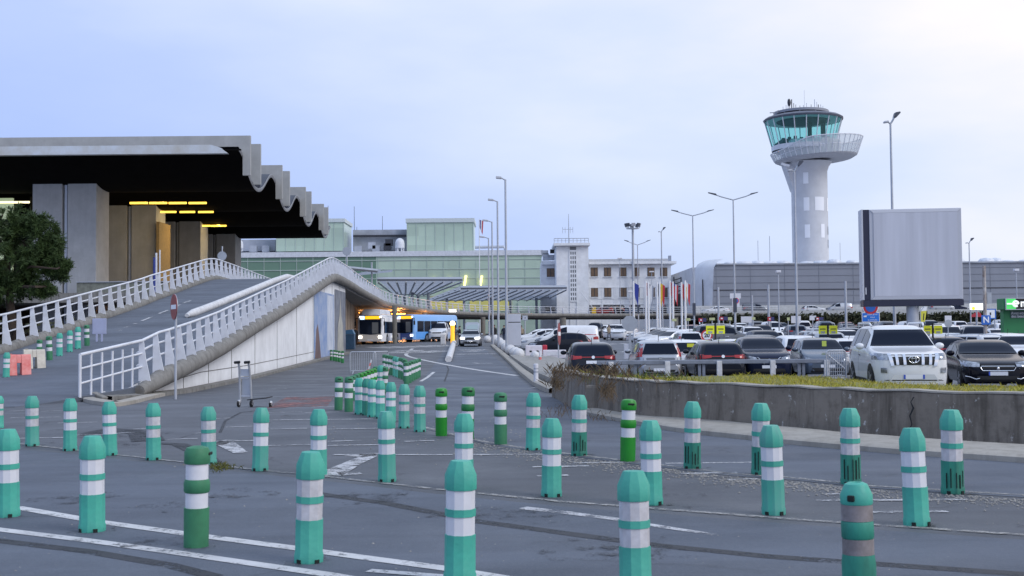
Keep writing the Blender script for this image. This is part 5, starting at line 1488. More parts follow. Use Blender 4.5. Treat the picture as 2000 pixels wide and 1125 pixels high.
# crowd barriers
def crowd_barrier(p, rz, wd_, h, label, nb):
    root = thing('crowd_barrier', label, 'barrier', p, rz)
    f = MB(); r_ = .12
    pts = [(-wd_ / 2, 0, .05), (-wd_ / 2, 0, h - r_)] + [(-wd_ / 2 + r_ * (1 - math.cos(t_)), 0, h - r_ + r_ * math.sin(t_)) for t_ in (.4, .8, 1.2)] + [(wd_ / 2 - r_ * (1 - math.cos(t_)), 0, h - r_ + r_ * math.sin(t_)) for t_ in (1.2, .8, .4)] + [(wd_ / 2, 0, h - r_), (wd_ / 2, 0, .05)]
    f.tube(pts, .026, 7); f.tube([(-wd_ / 2, 0, .16), (wd_ / 2, 0, .16)], .02, 6)
    f.build('frame', M_POLE, root, smooth=60)
    b = MB()
    for k in range(1, nb): b.cyl((-wd_ / 2 + wd_ * k / nb, 0, .16), (-wd_ / 2 + wd_ * k / nb, 0, h), .010, n=5)
    b.build('bars', M_POLE, root)
    for x in (-wd_ * .38, wd_ * .38): MB().tube([(x, -.28, .02), (x, 0, .14), (x, .28, .02)], .022, 6).build('foot', M_POLE, root)
    return root
crowd_barrier(hit(709, 731), .05, 1.15, 1.02, 'grey crowd barrier with upright bars behind the green bollards', 14)
crowd_barrier(hit(744, 729), 1.15, 1.3, 1.0, 'end on grey crowd barrier at the tip of the bollard row', 14)
# striped red and white tape stakes by it
for px, b_, t_, lab in ((716, 733, 703, 'slanting red and white striped stake leaning on the crowd barrier'), (755, 738, 716, 'short red and white striped stake behind the teal bollard')):
    p = hit(px, b_); root = thing('striped_stake', lab, 'stake', p)
    hh = (b_ - t_) * p.y / 2300; lx = .22 if px < 730 else .1
    for k in range(5):
        a = Vector((lx * k / 5, 0, hh * k / 5)); c = Vector((lx * (k + 1) / 5, 0, hh * (k + 1) / 5))
        MB().cyl(a, c, .035, n=8).build('stripe', M_REDP if k % 2 else M_BAND, root)
# blue recycling bin by the posters
p = GP(682, 98); p.x = rel(682, 98)
bn = thing('recycling_bin', 'dark blue recycling bin with slanted lid beside the poster wall', 'bin', p)
MB().box((0, 0, .62), (.95, .8, 1.24)).build('body', mat('bin_blue', (.035, .09, .17), .5, var=.3), bn, bevel=.04)
MB().extrude([(-.5, -.42, 1.245), (.5, -.42, 1.245), (.3, -.42, 1.65), (-.25, -.42, 1.6)], (0, .84, 0)).build('lid', mat('bin_lid', (.05, .14, .26), .5), bn, bevel=.03)
# central separator and lane blocks
a_ = [hit(876, 707), hit(880, 694), hit(884, 680), hit(888, 668)]
sp_ = [Vector((p.x, p.y, p.z + .16)) for p in a_]
o = MB().tube(sp_, [.2, .22, .24, .26], 10, .95).build('lane_separator', M_WCON, smooth=60, origin=a_[0])
tag(o, 'white rounded separator between the bus lane and the silver estate car', 'separator')
def sphere_block(px, base, dia, label, zf=zg, sq=1.0):
    p = hit(px, base, zf); r_ = dia * p.y / 2300 / 2
    root = MB().ball((0, 0, r_ * .82 * sq), r_, 18, 12, (1, 1, sq), z0=-.82).build('bollard_ball', M_WCON, smooth=60)
    root.location = p
    tag(root, label, 'bollard', 'white concrete balls along the kerb')
balls = [(952, 669, 15), (968, 671, 19), (975, 676, 19), (982, 682, 20), (989, 688, 21), (997, 693, 22), (1006, 698, 23), (1013, 701, 23)]
for i, (px, b_, d_) in enumerate(balls):
    sphere_block(px, b_, d_, 'white concrete ball, %s from the far end of the line beside the lane' % ORD[i])
sphere_block(1045, 702, 18, 'single white concrete ball under the water filled barrier')
# white delineator post with red-white cap
p = hit(1047, 753)
dl = thing('delineator_post', 'white banded delineator post at the kerbed island tip', 'post', p)
MB().lathe([(.085, 0), (.085, .44)], 12).build('body', M_BAND, dl, smooth=50)
MB().lathe([(.075, .442), (.075, .50)], 12).build('band', M_POLE, dl, smooth=50)
MB().lathe([(.083, .502), (.083, .56)], 12).build('body', M_BAND, dl, smooth=50)
MB().lathe([(.075, .562), (.075, .61)], 12).build('band', M_POLE, dl, smooth=50)
MB().lathe([(.085, .612), (.085, .74), (.06, .76), (.0, .761)], 12, caps=False).build('cap', M_BAND, dl, smooth=50)
p = hit(1055, 708); dl = thing('delineator_post', 'short red and white post beside the white concrete ball', 'post', p)
MB().lathe([(.09, 0), (.08, .3)], 10).build('body', M_REDP, dl); MB().lathe([(.07, .302), (.06, .62), (.0, .63)], 10, caps=False).build('cap', M_BAND, dl)
p = hit(1123, 712); dl = thing('delineator_post', 'slanting white post before the dark red lit hatchback', 'post', p)
MB().tube([(0, 0, 0), (.12, 0, .62)], .045, 8).build('body', M_BAND, dl, smooth=60); MB().tube([(.12, 0, .625), (.135, 0, .70)], .05, 8).build('cap', M_WCON, dl, smooth=60)
# white and red water-filled barrier
p = hit(1046, 699); wbk = thing('water_barrier', 'white and red water filled barrier beside the grey sign cabinet', 'barrier', p)
MB().span((-.62, -.2, 0), (.42, .2, .78)).build('white_block', mat('barrier_white', (.74, .70, .76), .5, var=.15), wbk, bevel=.05)
MB().span((.43, -.2, .25), (.72, .2, .80)).build('red_block', mat('barrier_red', (.55, .03, .06), .5, var=.2), wbk, bevel=.06)
for x in (-.3, .12): MB().span((x - .07, -.215, .36), (x + .07, -.195, .46)).build('slot', M_SLOT, wbk)
p = hit(1075, 700); wbk = thing('water_barrier', 'low white barrier block right of the white and red one', 'barrier', p)
MB().span((-.45, -.2, 0), (.95, .2, .52)).build('white_block', MATS['barrier_white'], wbk, bevel=.04); MB().span((-.2, -.212, .18), (.7, -.198, .42)).build('panel', M_BAND, wbk)
# tall grey-white cabinet sign
p = hit(1005, 692); cbs = thing('totem_cabinet', 'tall blank grey white totem cabinet with dark seam beside the kerb', 'totem', p)
k = p.y / 2300
MB().span((-12.5 * k, -.2, 17 * k), (13 * k, .2, 61.5 * k)).build('lower_panel', mat('cabinet_grey', (.55, .57, .64), .45, var=.1), cbs, bevel=.02)
MB().span((-12.5 * k, -.2, 63 * k), (13 * k, .2, 78 * k)).build('upper_panel', mat('cabinet_grey', (.55, .57, .64), .45), cbs, bevel=.02)
MB().span((-11.5 * k, -.17, 61.2 * k), (12 * k, .17, 63.2 * k)).build('seam', M_BLACK, cbs)
MB().cyl((0, 0, 0), (0, 0, 18 * k), .07).build('post', M_POLE, cbs)

# ---------------------------------------------------------------- signs
def pole(mb, h, r_=.035): mb.cyl((0, 0, 0), (0, 0, h), r_, n=8)
M_SIGNRED = mat('sign_red', (.33, .06, .06), .45, var=.25, vscale=5)
M_SIGNBLUE = mat('sign_blue', (.03, .15, .55), .45, var=.15)
M_SIGNBACK = mat('sign_back', (.42, .45, .5), .5, .3, var=.2)
M_SIGNYEL = mat('sign_yellow', (.78, .80, .02), .45, var=.1)
def sign_root(label, px, base, cat='sign', rz=0.0, zf=zg, name='road_sign', Y=None, group=None):
    p = hit(px, base, zf) if Y is None else GP(px, Y)
    return thing(name, label, cat, p, rz, group), p
def no_entry(px, base, cy, top, dia, label, rz, h):
    s_, p = sign_root(label, px, base, rz=rz); k = p.y / 2300
    b = MB(); pole(b, h); b.build('pole', M_POLE, s_, smooth=60)
    zc = (base - cy) * k; r_ = dia * k / 2
    MB().cyl((0, -.06, zc), (0, -.045, zc), r_, n=28).build('disc', M_SIGNRED, s_, smooth=40)
    MB().cyl((0, -.044, zc), (0, -.03, zc), r_ * 1.02, n=28).build('rim', M_SIGNBACK, s_, smooth=40)
    MB().span((-r_ * .75, -.066, zc - r_ * .17), (r_ * .75, -.061, zc + r_ * .17)).build('bar', M_TEXTW, s_)
    return s_
no_entry(343, 780, 600, 575, 50, 'no entry sign seen edge on, on a tall pole by the ramp railing', R(-60), 2.72)
s_ = no_entry(1091, 705, 652, 630, 44, 'faded no entry sign seen at an angle before the black parked car', R(80), 1.15)
# red direction plate low on the first pole
q = kids(bpy.data.objects['road_sign'])
# octagonal stop sign from behind
s_, p = sign_root('grey back of an octagonal stop sign before the parked cars', 1231, 717)
k = p.y / 2300
MB().box((0, 0, .75), (.13, .06, 1.5 * 1.25)).build('pole', M_SIGNBACK, s_)
MB().lathe([(.41, 0), (.41, .02)], 8, (0, 0, 0), math.pi / 8, Matrix.Rotation(R(90), 3, 'X')).build('plate', M_SIGNBACK, s_)
kids(s_, 'plate')[0].location = (0, -.05, (717 - 632) * k)
MB().span((-.3, -.02, .4), (-.02, .08, 1.15)).build('utility_box', mat('cabinet_grey', (.55, .57, .64), .45), s_, bevel=.02)
# round sign backs on the ramp / viaduct
for px, b_, t_, dy, Y, zb_, lab in ((434, 522, 481, 500, 92, 5.45, 'round grey sign back on a pole at the left ramp crest'), (678, 525, 482, 491, 98, 5.4, 'round grey sign back on a pole just past the ramp crest')):
    x = rel(px, Y); zt_ = zat(t_, px, Y)
    s_ = thing('road_sign', lab, 'sign', (x, Y, zb_))
    b = MB(); pole(b, zt_ - zb_ if px < 500 else zat(dy, px, Y) - zb_ + .2, .05); b.build('pole', M_POLE, s_, smooth=60)
    MB().cyl((0, -.08, zat(dy, px, Y) - zb_), (0, -.06, zat(dy, px, Y) - zb_), .36, n=20).build('plate', M_SIGNBACK, s_, smooth=40)
# 20 limit sign
Y = 56; p = GP(1381, Y)
s_ = thing('speed_sign', 'round twenty speed limit sign with red ring among the parked cars', 'sign', p)
b = MB(); pole(b, 1.75, .03); b.build('pole', M_POLE, s_)
zc = zat(655, 1381, Y) - p.z
MB().cyl((0, -.05, zc), (0, -.035, zc), .27, n=28).build('ring', mat('ring_red', (.6, .03, .04), .4), s_, smooth=40)
MB().cyl((0, -.058, zc), (0, -.051, zc), .205, n=28).build('face', M_TEXTW, s_, smooth=40)
text('number', '20', .26, M_TEXTDK, s_, (0, -.062, zc - .005), bold=.008)
# hanging yellow bay signs
for px, ya, lab in ((1398, 644, 'left'), (1618, 643, 'middle'), (1823, 644, 'right')):
    Y = 53; p = GP(px, Y); k = Y / 2300
    s_ = thing('bay_sign', 'pair of yellow bay signs on a black post, %s of three' % {'left': 'leftmost', 'middle': 'middle', 'right': 'rightmost'}[lab], 'sign', p, group='yellow bay sign pairs')
    b = MB(); pole(b, zat(631, px, Y) - p.z, .045); b.build('post', M_BLACK, s_)
    zt_ = zat(636, px, Y) - p.z; zb_ = zat(652, px, Y) - p.z
    MB().span((-18 * k, -.02, zt_ + .03), (18 * k, .02, zt_ + .06)).build('arm', M_BLACK, s_)
    for x in (-10.3 * k, 10.3 * k):
        MB().span((x - 8 * k, -.035, zb_), (x + 8 * k, -.022, zt_)).build('panel', M_SIGNYEL, s_, bevel=.004)
        MB().span((x - 5.5 * k, -.040, zb_ + .5 * (zt_ - zb_)), (x + 5.5 * k, -.036, zb_ + .66 * (zt_ - zb_))).build('print_line', mat('olive_print', (.30, .30, .03), .6, var=.8, vscale=40, detail=1), s_)
        MB().span((x - 4 * k, -.040, zb_ + .06 * (zt_ - zb_)), (x + 4 * k, -.036, zb_ + .32 * (zt_ - zb_))).build('print_block', mat('grey_print', (.42, .47, .42), .6, var=.5, vscale=30, detail=1), s_)
# blue P sign, no-parking disc under the billboard
Y = 58; p = GP(1702, Y); k = Y / 2300
s_ = thing('parking_sign', 'blue sign with white lettering under a no parking disc below the billboard', 'sign', p)
b = MB(); b.cyl((-14 * k, .03, 0), (-14 * k, .03, zat(598, 1702, Y) - p.z), .03); b.cyl((14 * k, .03, 0), (14 * k, .03, zat(612, 1702, Y) - p.z), .03); b.build('post', M_POLE, s_)
z0, z1 = zat(629, 1702, Y) - p.z, zat(610, 1702, Y) - p.z
MB().span((-17.5 * k, -.03, z0), (17.5 * k, -.012, z1)).build('border', M_TEXTW, s_, bevel=.006)
MB().span((-16.2 * k, -.036, z0 + .035), (16.2 * k, -.031, z1 - .035)).build('panel', mat('blue_panel', (.02, .20, .75), .4), s_)
for i, t_ in enumerate(('pose pour', 'vous', 'la minute')):
    text('lettering', t_, .125, M_TEXTW, s_, (3.2 * k, -.04, z1 - .1 - .135 * i), depth=.001)
MB().extrude([(-14 * k, -.041, z0 + .24), (-8.5 * k, -.041, z0 + .24), (-7.8 * k, -.041, z0 + .33), (-14 * k, -.041, z0 + .31)], (0, .003, 0)).build('arrow', M_TEXTW, s_)
zc = zat(599.5, 1702, Y) - p.z
MB().cyl((0, -.03, zc), (0, -.02, zc), .40, n=28).build('disc_rim', M_TEXTW, s_, smooth=40)
MB().cyl((0, -.037, zc), (0, -.031, zc), .36, n=28).build('disc_red', MATS['ring_red'], s_, smooth=40)
MB().cyl((0, -.043, zc), (0, -.038, zc), .25, n=28).build('disc_blue', M_SIGNBLUE, s_, smooth=40)
# rusty pole with blue N sign
Y = 62; p = GP(1926, Y); k = Y / 2300
s_ = thing('row_sign', 'blue letter N sign on a peeling white pole near the green kiosk', 'sign', p)
zt_ = zat(519, 1926, Y) - p.z
MB().cyl((0, 0, 0), (0, 0, zt_), .10, .085, n=10).build('pole', mat('peeling_pole', (.62, .6, .58), .8, var=1, vscale=3.5, col2=(.16, .09, .06), stretch=(1, 1, .5)), s_, smooth=60)
zc = zat(625, 1926, Y) - p.z
MB().box((0, -.12, zc), (.50, .02, .50)).build('panel', M_SIGNBLUE, s_, bevel=.01)
text('lettering', 'N', .44, M_TEXTW, s_, (0, -.134, zc), bold=.01)
MB().span((.12, -.03, zat(593, 1926, Y) - p.z), (.36, .1, zat(571, 1926, Y) - p.z)).build('back_plate', M_SIGNBACK, s_)
# white framed sign, red sign and lit white board behind it
Y = 84; p = GP(1936, Y)
s_ = thing('framed_sign', 'white board with blue frame behind the N sign pole', 'sign', p); k = Y / 2300
z0, z1 = zat(623, 1936, Y) - p.z, zat(603, 1936, Y) - p.z
MB().span((-11 * k, -.05, z0), (11 * k, 0, z1)).build('frame', M_SIGNBLUE, s_); MB().span((-9.3 * k, -.057, z0 + .08), (8.5 * k, -.051, z1 - .08)).build('panel', M_TEXTW, s_)
for x in (-9 * k, 9 * k): MB().cyl((x, .03, 0), (x, .03, z0 + .1), .05).build('leg', M_POLE, s_)
MB().span((-1.5 * k, -.062, (z0 + z1) / 2 - .08), (1.5 * k, -.058, (z0 + z1) / 2 + .1)).build('mark', M_TEXTDK, s_)
Y = 92; p = GP(1910, Y)
s_ = thing('lit_board', 'glowing white and yellow board between the billboard and the peeling pole', 'sign', p)
z0, z1 = zat(605, 1910, Y) - p.z, zat(592.5, 1910, Y) - p.z
MB().span((-.55, -.06, z0), (.52, 0, z1)).build('panel', mat('lit_white', (1, 1, .95), .4, emit=(1, 1, .92), estr=1.0), s_, bevel=.02)
MB().cyl((-.28, -.07, z0 + .12), (-.28, -.061, z0 + .12), .13, n=14).build('yellow_spot', mat('lit_yellow_spot', (1, .8, .05), .4, emit=(1, .8, .05), estr=.7), s_)
MB().cyl((0, .02, 0), (0, .02, z0), .06).build('post', M_POLE, s_)
Y = 96; p = GP(1909, Y)
s_ = thing('red_sign', 'red triangle topped rental board behind the peeling pole', 'sign', p)
MB().extrude([(-.40, 0, zat(619, 1909, Y) - p.z), (.40, 0, zat(619, 1909, Y) - p.z), (.40, 0, zat(613, 1909, Y) - p.z), (.1, 0, zat(608, 1909, Y) - p.z), (-.40, 0, zat(615, 1909, Y) - p.z)], (0, .03, 0)).build('panel', mat('board_red', (.5, .04, .06), .45, var=.2), s_)
MB().cyl((0, .05, 0), (0, .05, zat(619, 1909, Y) - p.z), .05).build('post', M_POLE, s_)
# beach flag
Y = 88; p = GP(1805, Y)
s_ = thing('feather_flag', 'yellow and white feather flag right of the billboard pillar', 'flag', p); k = Y / 2300
MB().tube([(-.22, 0, 0), (-.2, 0, zat(600, 1805, Y) - p.z - .3), (0.1, 0, zat(598, 1805, Y) - p.z)], .03, 6).build('pole', M_POLE, s_)
zz = lambda py: zat(py, 1805, Y) - p.z
MB().extrude([(-.19, 0, zz(629)), (.12, 0, zz(628)), (.26, 0, zz(607)), (-.19, 0, zz(608))], (0, .015, 0)).build('yellow_cloth', mat('flag_yellow', (.8, .75, .08), .7, var=.3), s_)
MB().extrude([(-.19, 0, zz(607.8)), (.26, 0, zz(606.8)), (.28, 0, zz(599)), (.1, 0, zz(598.5)), (-.15, 0, zz(602))], (0, .015, 0)).build('white_cloth', M_TEXTW, s_)
MB().extrude([(-.03, -.004, zz(626)), (.05, -.004, zz(625)), (.1, -.004, zz(612)), (.02, -.004, zz(612))], (0, .003, 0)).build('print', M_TEXTDK, s_)
# rental lot boards: small red/dark and yellow-green plates on posts in front of the hedge
boards = [(1373, 625, 15, 7, 'rd', 'leftmost'), (1414, 622, 17, 7, 'rd', 'second'), (1507, 623, 13, 8, 'rd', 'third'), (1601, 622.5, 17, 6, 'rd', 'rightmost'),
          (1318, 625, 9, 5, 'y', 'leftmost'), (1345, 624, 9, 5, 'y', 'second'), (1392, 623, 11, 5, 'y', 'third'), (1427, 622.5, 8, 6, 'y', 'fourth'), (1473, 622, 7, 5, 'y', 'fifth'), (1541, 623, 5, 6, 'y', 'sixth'),
          (1459, 624, 21, 12, 'w', 'left'), (1556, 624, 19, 14, 'w', 'middle'), (1589, 621, 13, 9, 'w', 'right')]
for px, py, w_, h_, kd, od in boards:
    Y = 108; p = GP(px, Y); k = Y / 2300
    nm = {'rd': 'red and dark blue rental board on a post before the hedge, %s of four', 'y': 'small pale yellow plate on a post before the hedge, %s of six', 'w': 'blank white board on a post before the hedge, %s of three'}[kd] % od
    s_ = thing('rental_board', nm, 'sign', p, group={'rd': 'red and dark rental boards', 'y': 'pale yellow plates', 'w': 'white boards in the car park'}[kd])
    z = zat(py, px, Y) - p.z
    if kd == 'rd':
        MB().span((-w_ / 2 * k, -.03, z - h_ / 2 * k), (0, 0, z + h_ / 2 * k)).build('red_half', mat('board_red', (.5, .04, .06), .45), s_)
        MB().span((.004, -.03, z - h_ / 2 * k), (w_ / 2 * k, 0, z + h_ / 2 * k)).build('dark_half', mat('board_navy', (.05, .05, .16), .45, var=.3), s_)
        MB().span((-w_ * .3 * k, -.036, z - .05), (-w_ * .08 * k, -.031, z + .06)).build('print_mark', M_TEXTW, s_)
    else:
        MB().span((-w_ / 2 * k, -.03, z - h_ / 2 * k), (w_ / 2 * k, 0, z + h_ / 2 * k)).build('panel', mat('plate_yellow_pale', (.55, .58, .30), .5, var=.2) if kd == 'y' else M_BAND, s_)
    MB().cyl((0, .03, 0), (0, .03, z), .04, n=6).build('post', M_POLE, s_)
# small sign boards by the road and viaduct
for px, py, Y, w_, h_, lab, m_ in ((1026, 621, 104, .5, .45, 'small grey route plate beside the tall totem cabinet', M_SIGNBACK), (1438, 578, 102, .95, .45, 'pair of pale plates high on the double armed lamp post', M_BAND)):
    p = GP(px, Y); s_ = thing('route_sign', lab, 'sign', p); z = zat(py, px, Y) - p.z
    MB().box((0, -.05, z), (w_, .03, h_)).build('plate', m_, s_, bevel=.01); MB().cyl((0, 0, 0), (0, 0, z), .05).build('post', M_POLE, s_)
    if px == 1026: MB().box((0, -.07, z), (w_ * .7, .01, h_ * .7)).build('face', mat('cabinet_grey', (.55, .57, .64), .45), s_); MB().box((.02, -.08, z), (.1, .01, .08)).build('mark', M_TEXTDK, s_)
p = GP(1438, 99); s_ = thing('no_parking_sign', 'small no parking disc with blue plate high on a lamp post', 'sign', p)
z = zat(590, 1438, 99) - p.z
MB().box((0, -.22, z), (.62, .03, .85)).build('plate', M_BAND, s_); MB().cyl((0, -.25, z + .1), (0, -.237, z + .1), .26, n=18).build('disc', MATS['ring_red'], s_); MB().cyl((0, -.258, z + .1), (0, -.251, z + .1), .19, n=18).build('face', M_SIGNBLUE, s_); MB().cyl((0, -.12, 0), (0, -.12, z), .04).build('post', M_POLE, s_)
p = GP(1853, 60); s_ = thing('round_sign', 'small square topped round sign before the white off roader row', 'sign', p)
z = zat(628, 1853, 60) - p.z
MB().box((0, -.05, z + .14), (.34, .02, .32)).build('plate', M_BAND, s_); MB().lathe([(.2, 0), (.2, .02)], 12, (0, 0, 0), 0, Matrix.Rotation(R(90), 3, 'X')).build('disc', M_SIGNBACK, s_)
kids(s_, 'disc')[0].location = (0, -.05, z - .1); MB().cyl((0, 0, 0), (0, 0, z), .025).build('post', M_POLE, s_)
# ---------------------------------------------------------------- lamp posts
M_LAMPH = mat('lamp_head_dark', (.06, .07, .10), .4, var=.2)
M_LAMPL = mat('lamp_head_pale', (.55, .57, .62), .4, var=.2)
def lamp_root(label, px, Y, group): 
    p = GP(px, Y); return thing('street_lamp', label, 'lamp post', p, 0, group), p
def single_lamp(label, px, top, Y, tall=1.0, rad=.09):
    s_, p = lamp_root(label, px, Y, 'lamp posts with one raised head'); k = Y / 2300; z = zat(top, px, Y) - p.z
    MB().cyl((0, 0, 0), (0, 0, z - 22 * k * tall), rad, rad * .6, n=10).build('pole', M_POLE, s_, smooth=60)
    MB().tube([(0, 0, z - 22 * k * tall), (.1 * tall, 0, z - 16 * k * tall), (9 * k * tall, 0, z - 6 * k * tall)], .05, 6).build('arm', M_POLE, s_, smooth=60)
    MB().extrude([(6 * k * tall, -.16, z - 9 * k * tall), (9.5 * k * tall, -.16, z - 11 * k * tall), (19 * k * tall, -.16, z - 1 * k * tall), (18 * k * tall, -.16, z + 1.5 * k * tall), (9 * k * tall, -.16, z)], (0, .32, 0)).build('lamp_head', M_LAMPH, s_, bevel=.02)
    MB().tube([(0, 0, z - 22 * k * tall), (-7 * k * tall, -.1, z - 19 * k * tall)], .035, 6).build('arm', M_POLE, s_)
    MB().box((-10 * k * tall, -.1, z - 19 * k * tall), (8 * k * tall, .3, 3.5 * k * tall), ry=-.15).build('spotlight', M_LAMPL, s_, bevel=.02)
    return s_
single_lamp('tallest single lamp post rising behind the blank billboard', 1749, 220, 57, 1.0, .085)
single_lamp('single lamp post standing in front of the control tower shaft', 1558, 315, 72, .95, .09)
single_lamp('small single lamp post left of the double armed ones, above the white office', 1295, 444, 117, .45)
single_lamp('small single lamp post far right beyond the billboard', 1898, 465, 131, .5)
def double_lamp(label, px, ytip, yj, dx, Y, rad=.085):
    s_, p = lamp_root(label, px, Y, 'lamp posts with two spread arms'); k = Y / 2300; z = zat(yj, px, Y) - p.z; up = (yj - ytip) * k
    MB().cyl((0, 0, 0), (0, 0, z), rad, rad * .6, n=10).build('pole', M_POLE, s_, smooth=60)
    for sg in (-1, 1):
        MB().tube([(0, 0, z - .02), (sg * dx * .5 * k, 0, z + up * .45), (sg * dx * .68 * k, 0, z + up * .7)], .05, 6).build('arm', M_POLE, s_, smooth=60)
        MB().extrude([(sg * dx * .66 * k, -.15, z + up * .62), (sg * dx * .98 * k, -.15, z + up * .96), (sg * dx * 1.0 * k, -.15, z + up * 1.06), (sg * dx * .7 * k, -.15, z + up * .86)], (0, .3, 0)).build('lamp_head', M_LAMPH, s_)
    MB().box((0, -.02, zat(596 if px == 1437 else 604, px, Y) - p.z), (.26, .26, 1.1)).build('clamp_box', M_LAMPH, s_)
double_lamp('nearest double armed lamp post right of the flag poles', 1437, 376, 390, 49, 92)
double_lamp('second double armed lamp post, left of the nearest one', 1357, 410, 421, 42, 106)
double_lamp('small distant double armed lamp post before the floodlight mast', 1248, 469, 478, 26, 150)
def road_lamp(label, px, top, Y):
    s_, p = lamp_root(label, px, Y, 'one armed lamp posts in line along the road'); k = Y / 2300; z = zat(top, px, Y) - p.z
    MB().cyl((0, 0, 0), (0, 0, z - .05), .10, .065, n=10).build('pole', M_POLE, s_, smooth=60)
    MB().tube([(0, 0, z - .1), (-6 * k, 0, z + .02), (-9 * k, 0, z + .04)], .05, 6).build('arm', M_POLE, s_, smooth=60)
    MB().box((-13 * k, 0, z + .08), (11 * k, .3, .16), ry=.12).build('lamp_head', M_LAMPL, s_, bevel=.03)
    return s_
road_lamp('tallest road lamp in the line of four beside the kerb', 990, 349, 80)
road_lamp('second road lamp in the line of four beside the kerb', 974, 392, 95)
road_lamp('third road lamp in the line of four, with grey banner', 963, 432, 112)
road_lamp('shortest and farthest road lamp in the line of four', 956, 464, 128)
p = GP(965, 112); 
for px, top, Y, lab in ((1523, 531, 108, 'short flat headed lamp before the grey terminal facade, left'), (1989, 528, 112, 'short flat headed lamp at the right edge before the grey terminal'), (1213, 505, 200, 'short flat headed lamp before the white office windows'), (1275, 531, 200, 'shorter flat headed lamp before the white office near the flags'), (1232, 570, 150, 'low twin headed lamp beside the blue flag')):
    s_, p = lamp_root(lab, px, Y, 'short flat headed lamps'); k = Y / 2300; z = zat(top, px, Y) - p.z
    MB().cyl((0, 0, 0), (0, 0, z), .07, .05, n=8).build('pole', M_POLE, s_, smooth=60)
    MB().box((0, 0, z + .03), (9 * k, .4, .22)).build('lamp_head', M_BAND, s_, bevel=.03)
for px, top, Y, w_, lab in ((1405, 561, 112, .12, 'thin bare mast left of the second double lamp base'), (1471, 577, 118, .1, 'short bare mast before the grey terminal, left of centre'), (1503, 556, 112, .13, 'bare mast before the grey terminal beside the flat lamp'), (1654, 549, 108, .13, 'bare mast just left of the billboard'), (1507, 461, 240, .07, 'thin roof mast left of the control tower, taller'), (1484, 470, 240, .06, 'thin roof mast left of the control tower, shorter'), (1645, 474, 240, .06, 'thin roof mast right of the control tower')):
    p = GP(px, Y); tag(MB().cyl((0, 0, 0), (0, 0, zat(top, px, Y) - p.z), w_, w_ * .8, n=8).build('mast', M_POLE, smooth=60), lab, 'mast').location = p
# floodlight mast
Y = 235; p = GP(1239, Y)
s_ = thing('floodlight_mast', 'tall floodlight mast with crown of lamps behind the white office', 'mast', p); k = Y / 2300; z = zat(447, 1239, Y) - p.z
MB().cyl((0, 0, 0), (0, 0, z), .32, .22, n=8).build('pole', M_POLE, s_, smooth=60)
MB().lathe([(1.3, z), (1.3, z + .12)], 16).build('ring_platform', M_POLE, s_)
for i in range(8):
    a = i * math.pi / 4; r_ = 1.45
    MB().box((r_ * math.cos(a), r_ * math.sin(a), z + .75), (.75, .3, .7), rz=a + math.pi / 2, rx=.3).build('floodlight', M_LAMPH if i % 3 else M_LAMPL, s_, bevel=.03)
    MB().cyl((1.25 * math.cos(a), 1.25 * math.sin(a), z + .1), (r_ * math.cos(a), r_ * math.sin(a), z + .5), .06, n=5).build('bracket', M_POLE, s_)
# flags
def flagpole(px, top, Y, label, cols, fw_=.5, fh=2.6, name='flag_pole', fly=1):
    p = GP(px, Y); s_ = thing(name, label, 'flag pole', p, 0, 'flag poles in a group beyond the car park' if Y < 200 else None); z = zat(top, px, Y) - p.z
    MB().cyl((0, 0, 0), (0, 0, z), .11, .09, n=8).build('pole', mat('flagpole_white', (.80, .80, .82), .4), s_, smooth=60)
    n = len(cols)
    for i, c in enumerate(cols):
        rows = []
        for j in range(6):
            v = j / 5; xx = .1 * fly
            rows.append([(xx + fly * (fw_ * i / n) * (1 - .25 * v), .06 * math.sin(3 * v + i), z - .15 - fh * v * (.55 + .45 * (i + .3) / n) - .25 * i / n), (xx + fly * (fw_ * (i + 1) / n) * (1 - .25 * v), .06 * math.sin(3 * v + i + 1), z - .15 - fh * v * (.55 + .45 * (i + 1.3) / n) - .25 * (i + 1) / n)])
        MB().grid(rows).build('flag_stripe', mat('cloth_' + c, {'red': (.5, .04, .05), 'blue': (.03, .05, .28), 'white': (.7, .7, .72), 'yellow': (.65, .45, .05), 'black': (.02, .02, .025), 'grey': (.30, .32, .38)}[c], .8), s_, smooth=60, fix=False)
    return s_
for px, top, cols, lab in ((1239, 549, ('blue', 'blue'), 'plain dark blue flag, leftmost'), (1263, 549, ('red', 'white'), 'red and white flag'), (1268, 551, ('grey', 'white', 'grey'), 'grey and white flag'), (1285, 551, ('black', 'red', 'yellow'), 'black red yellow flag'), (1290, 550, ('yellow', 'red'), 'yellow and red flag'),
                           (1310, 548, ('red', 'red'), 'plain red flag'), (1316, 550, ('blue', 'white', 'red'), 'blue white red flag'), (1333, 551, ('red', 'yellow'), 'red yellow flag'), (1340, 548, ('white', 'red'), 'white red flag, rightmost')):
    flagpole(px, top, 112, 'white flag pole with limp %s of the group' % lab, cols, .42, 1.9)
flagpole(938, 428, 280, 'flag pole with limp blue white red flag on the glass terminal roof', ('blue', 'white', 'red'), .9, 3.2)

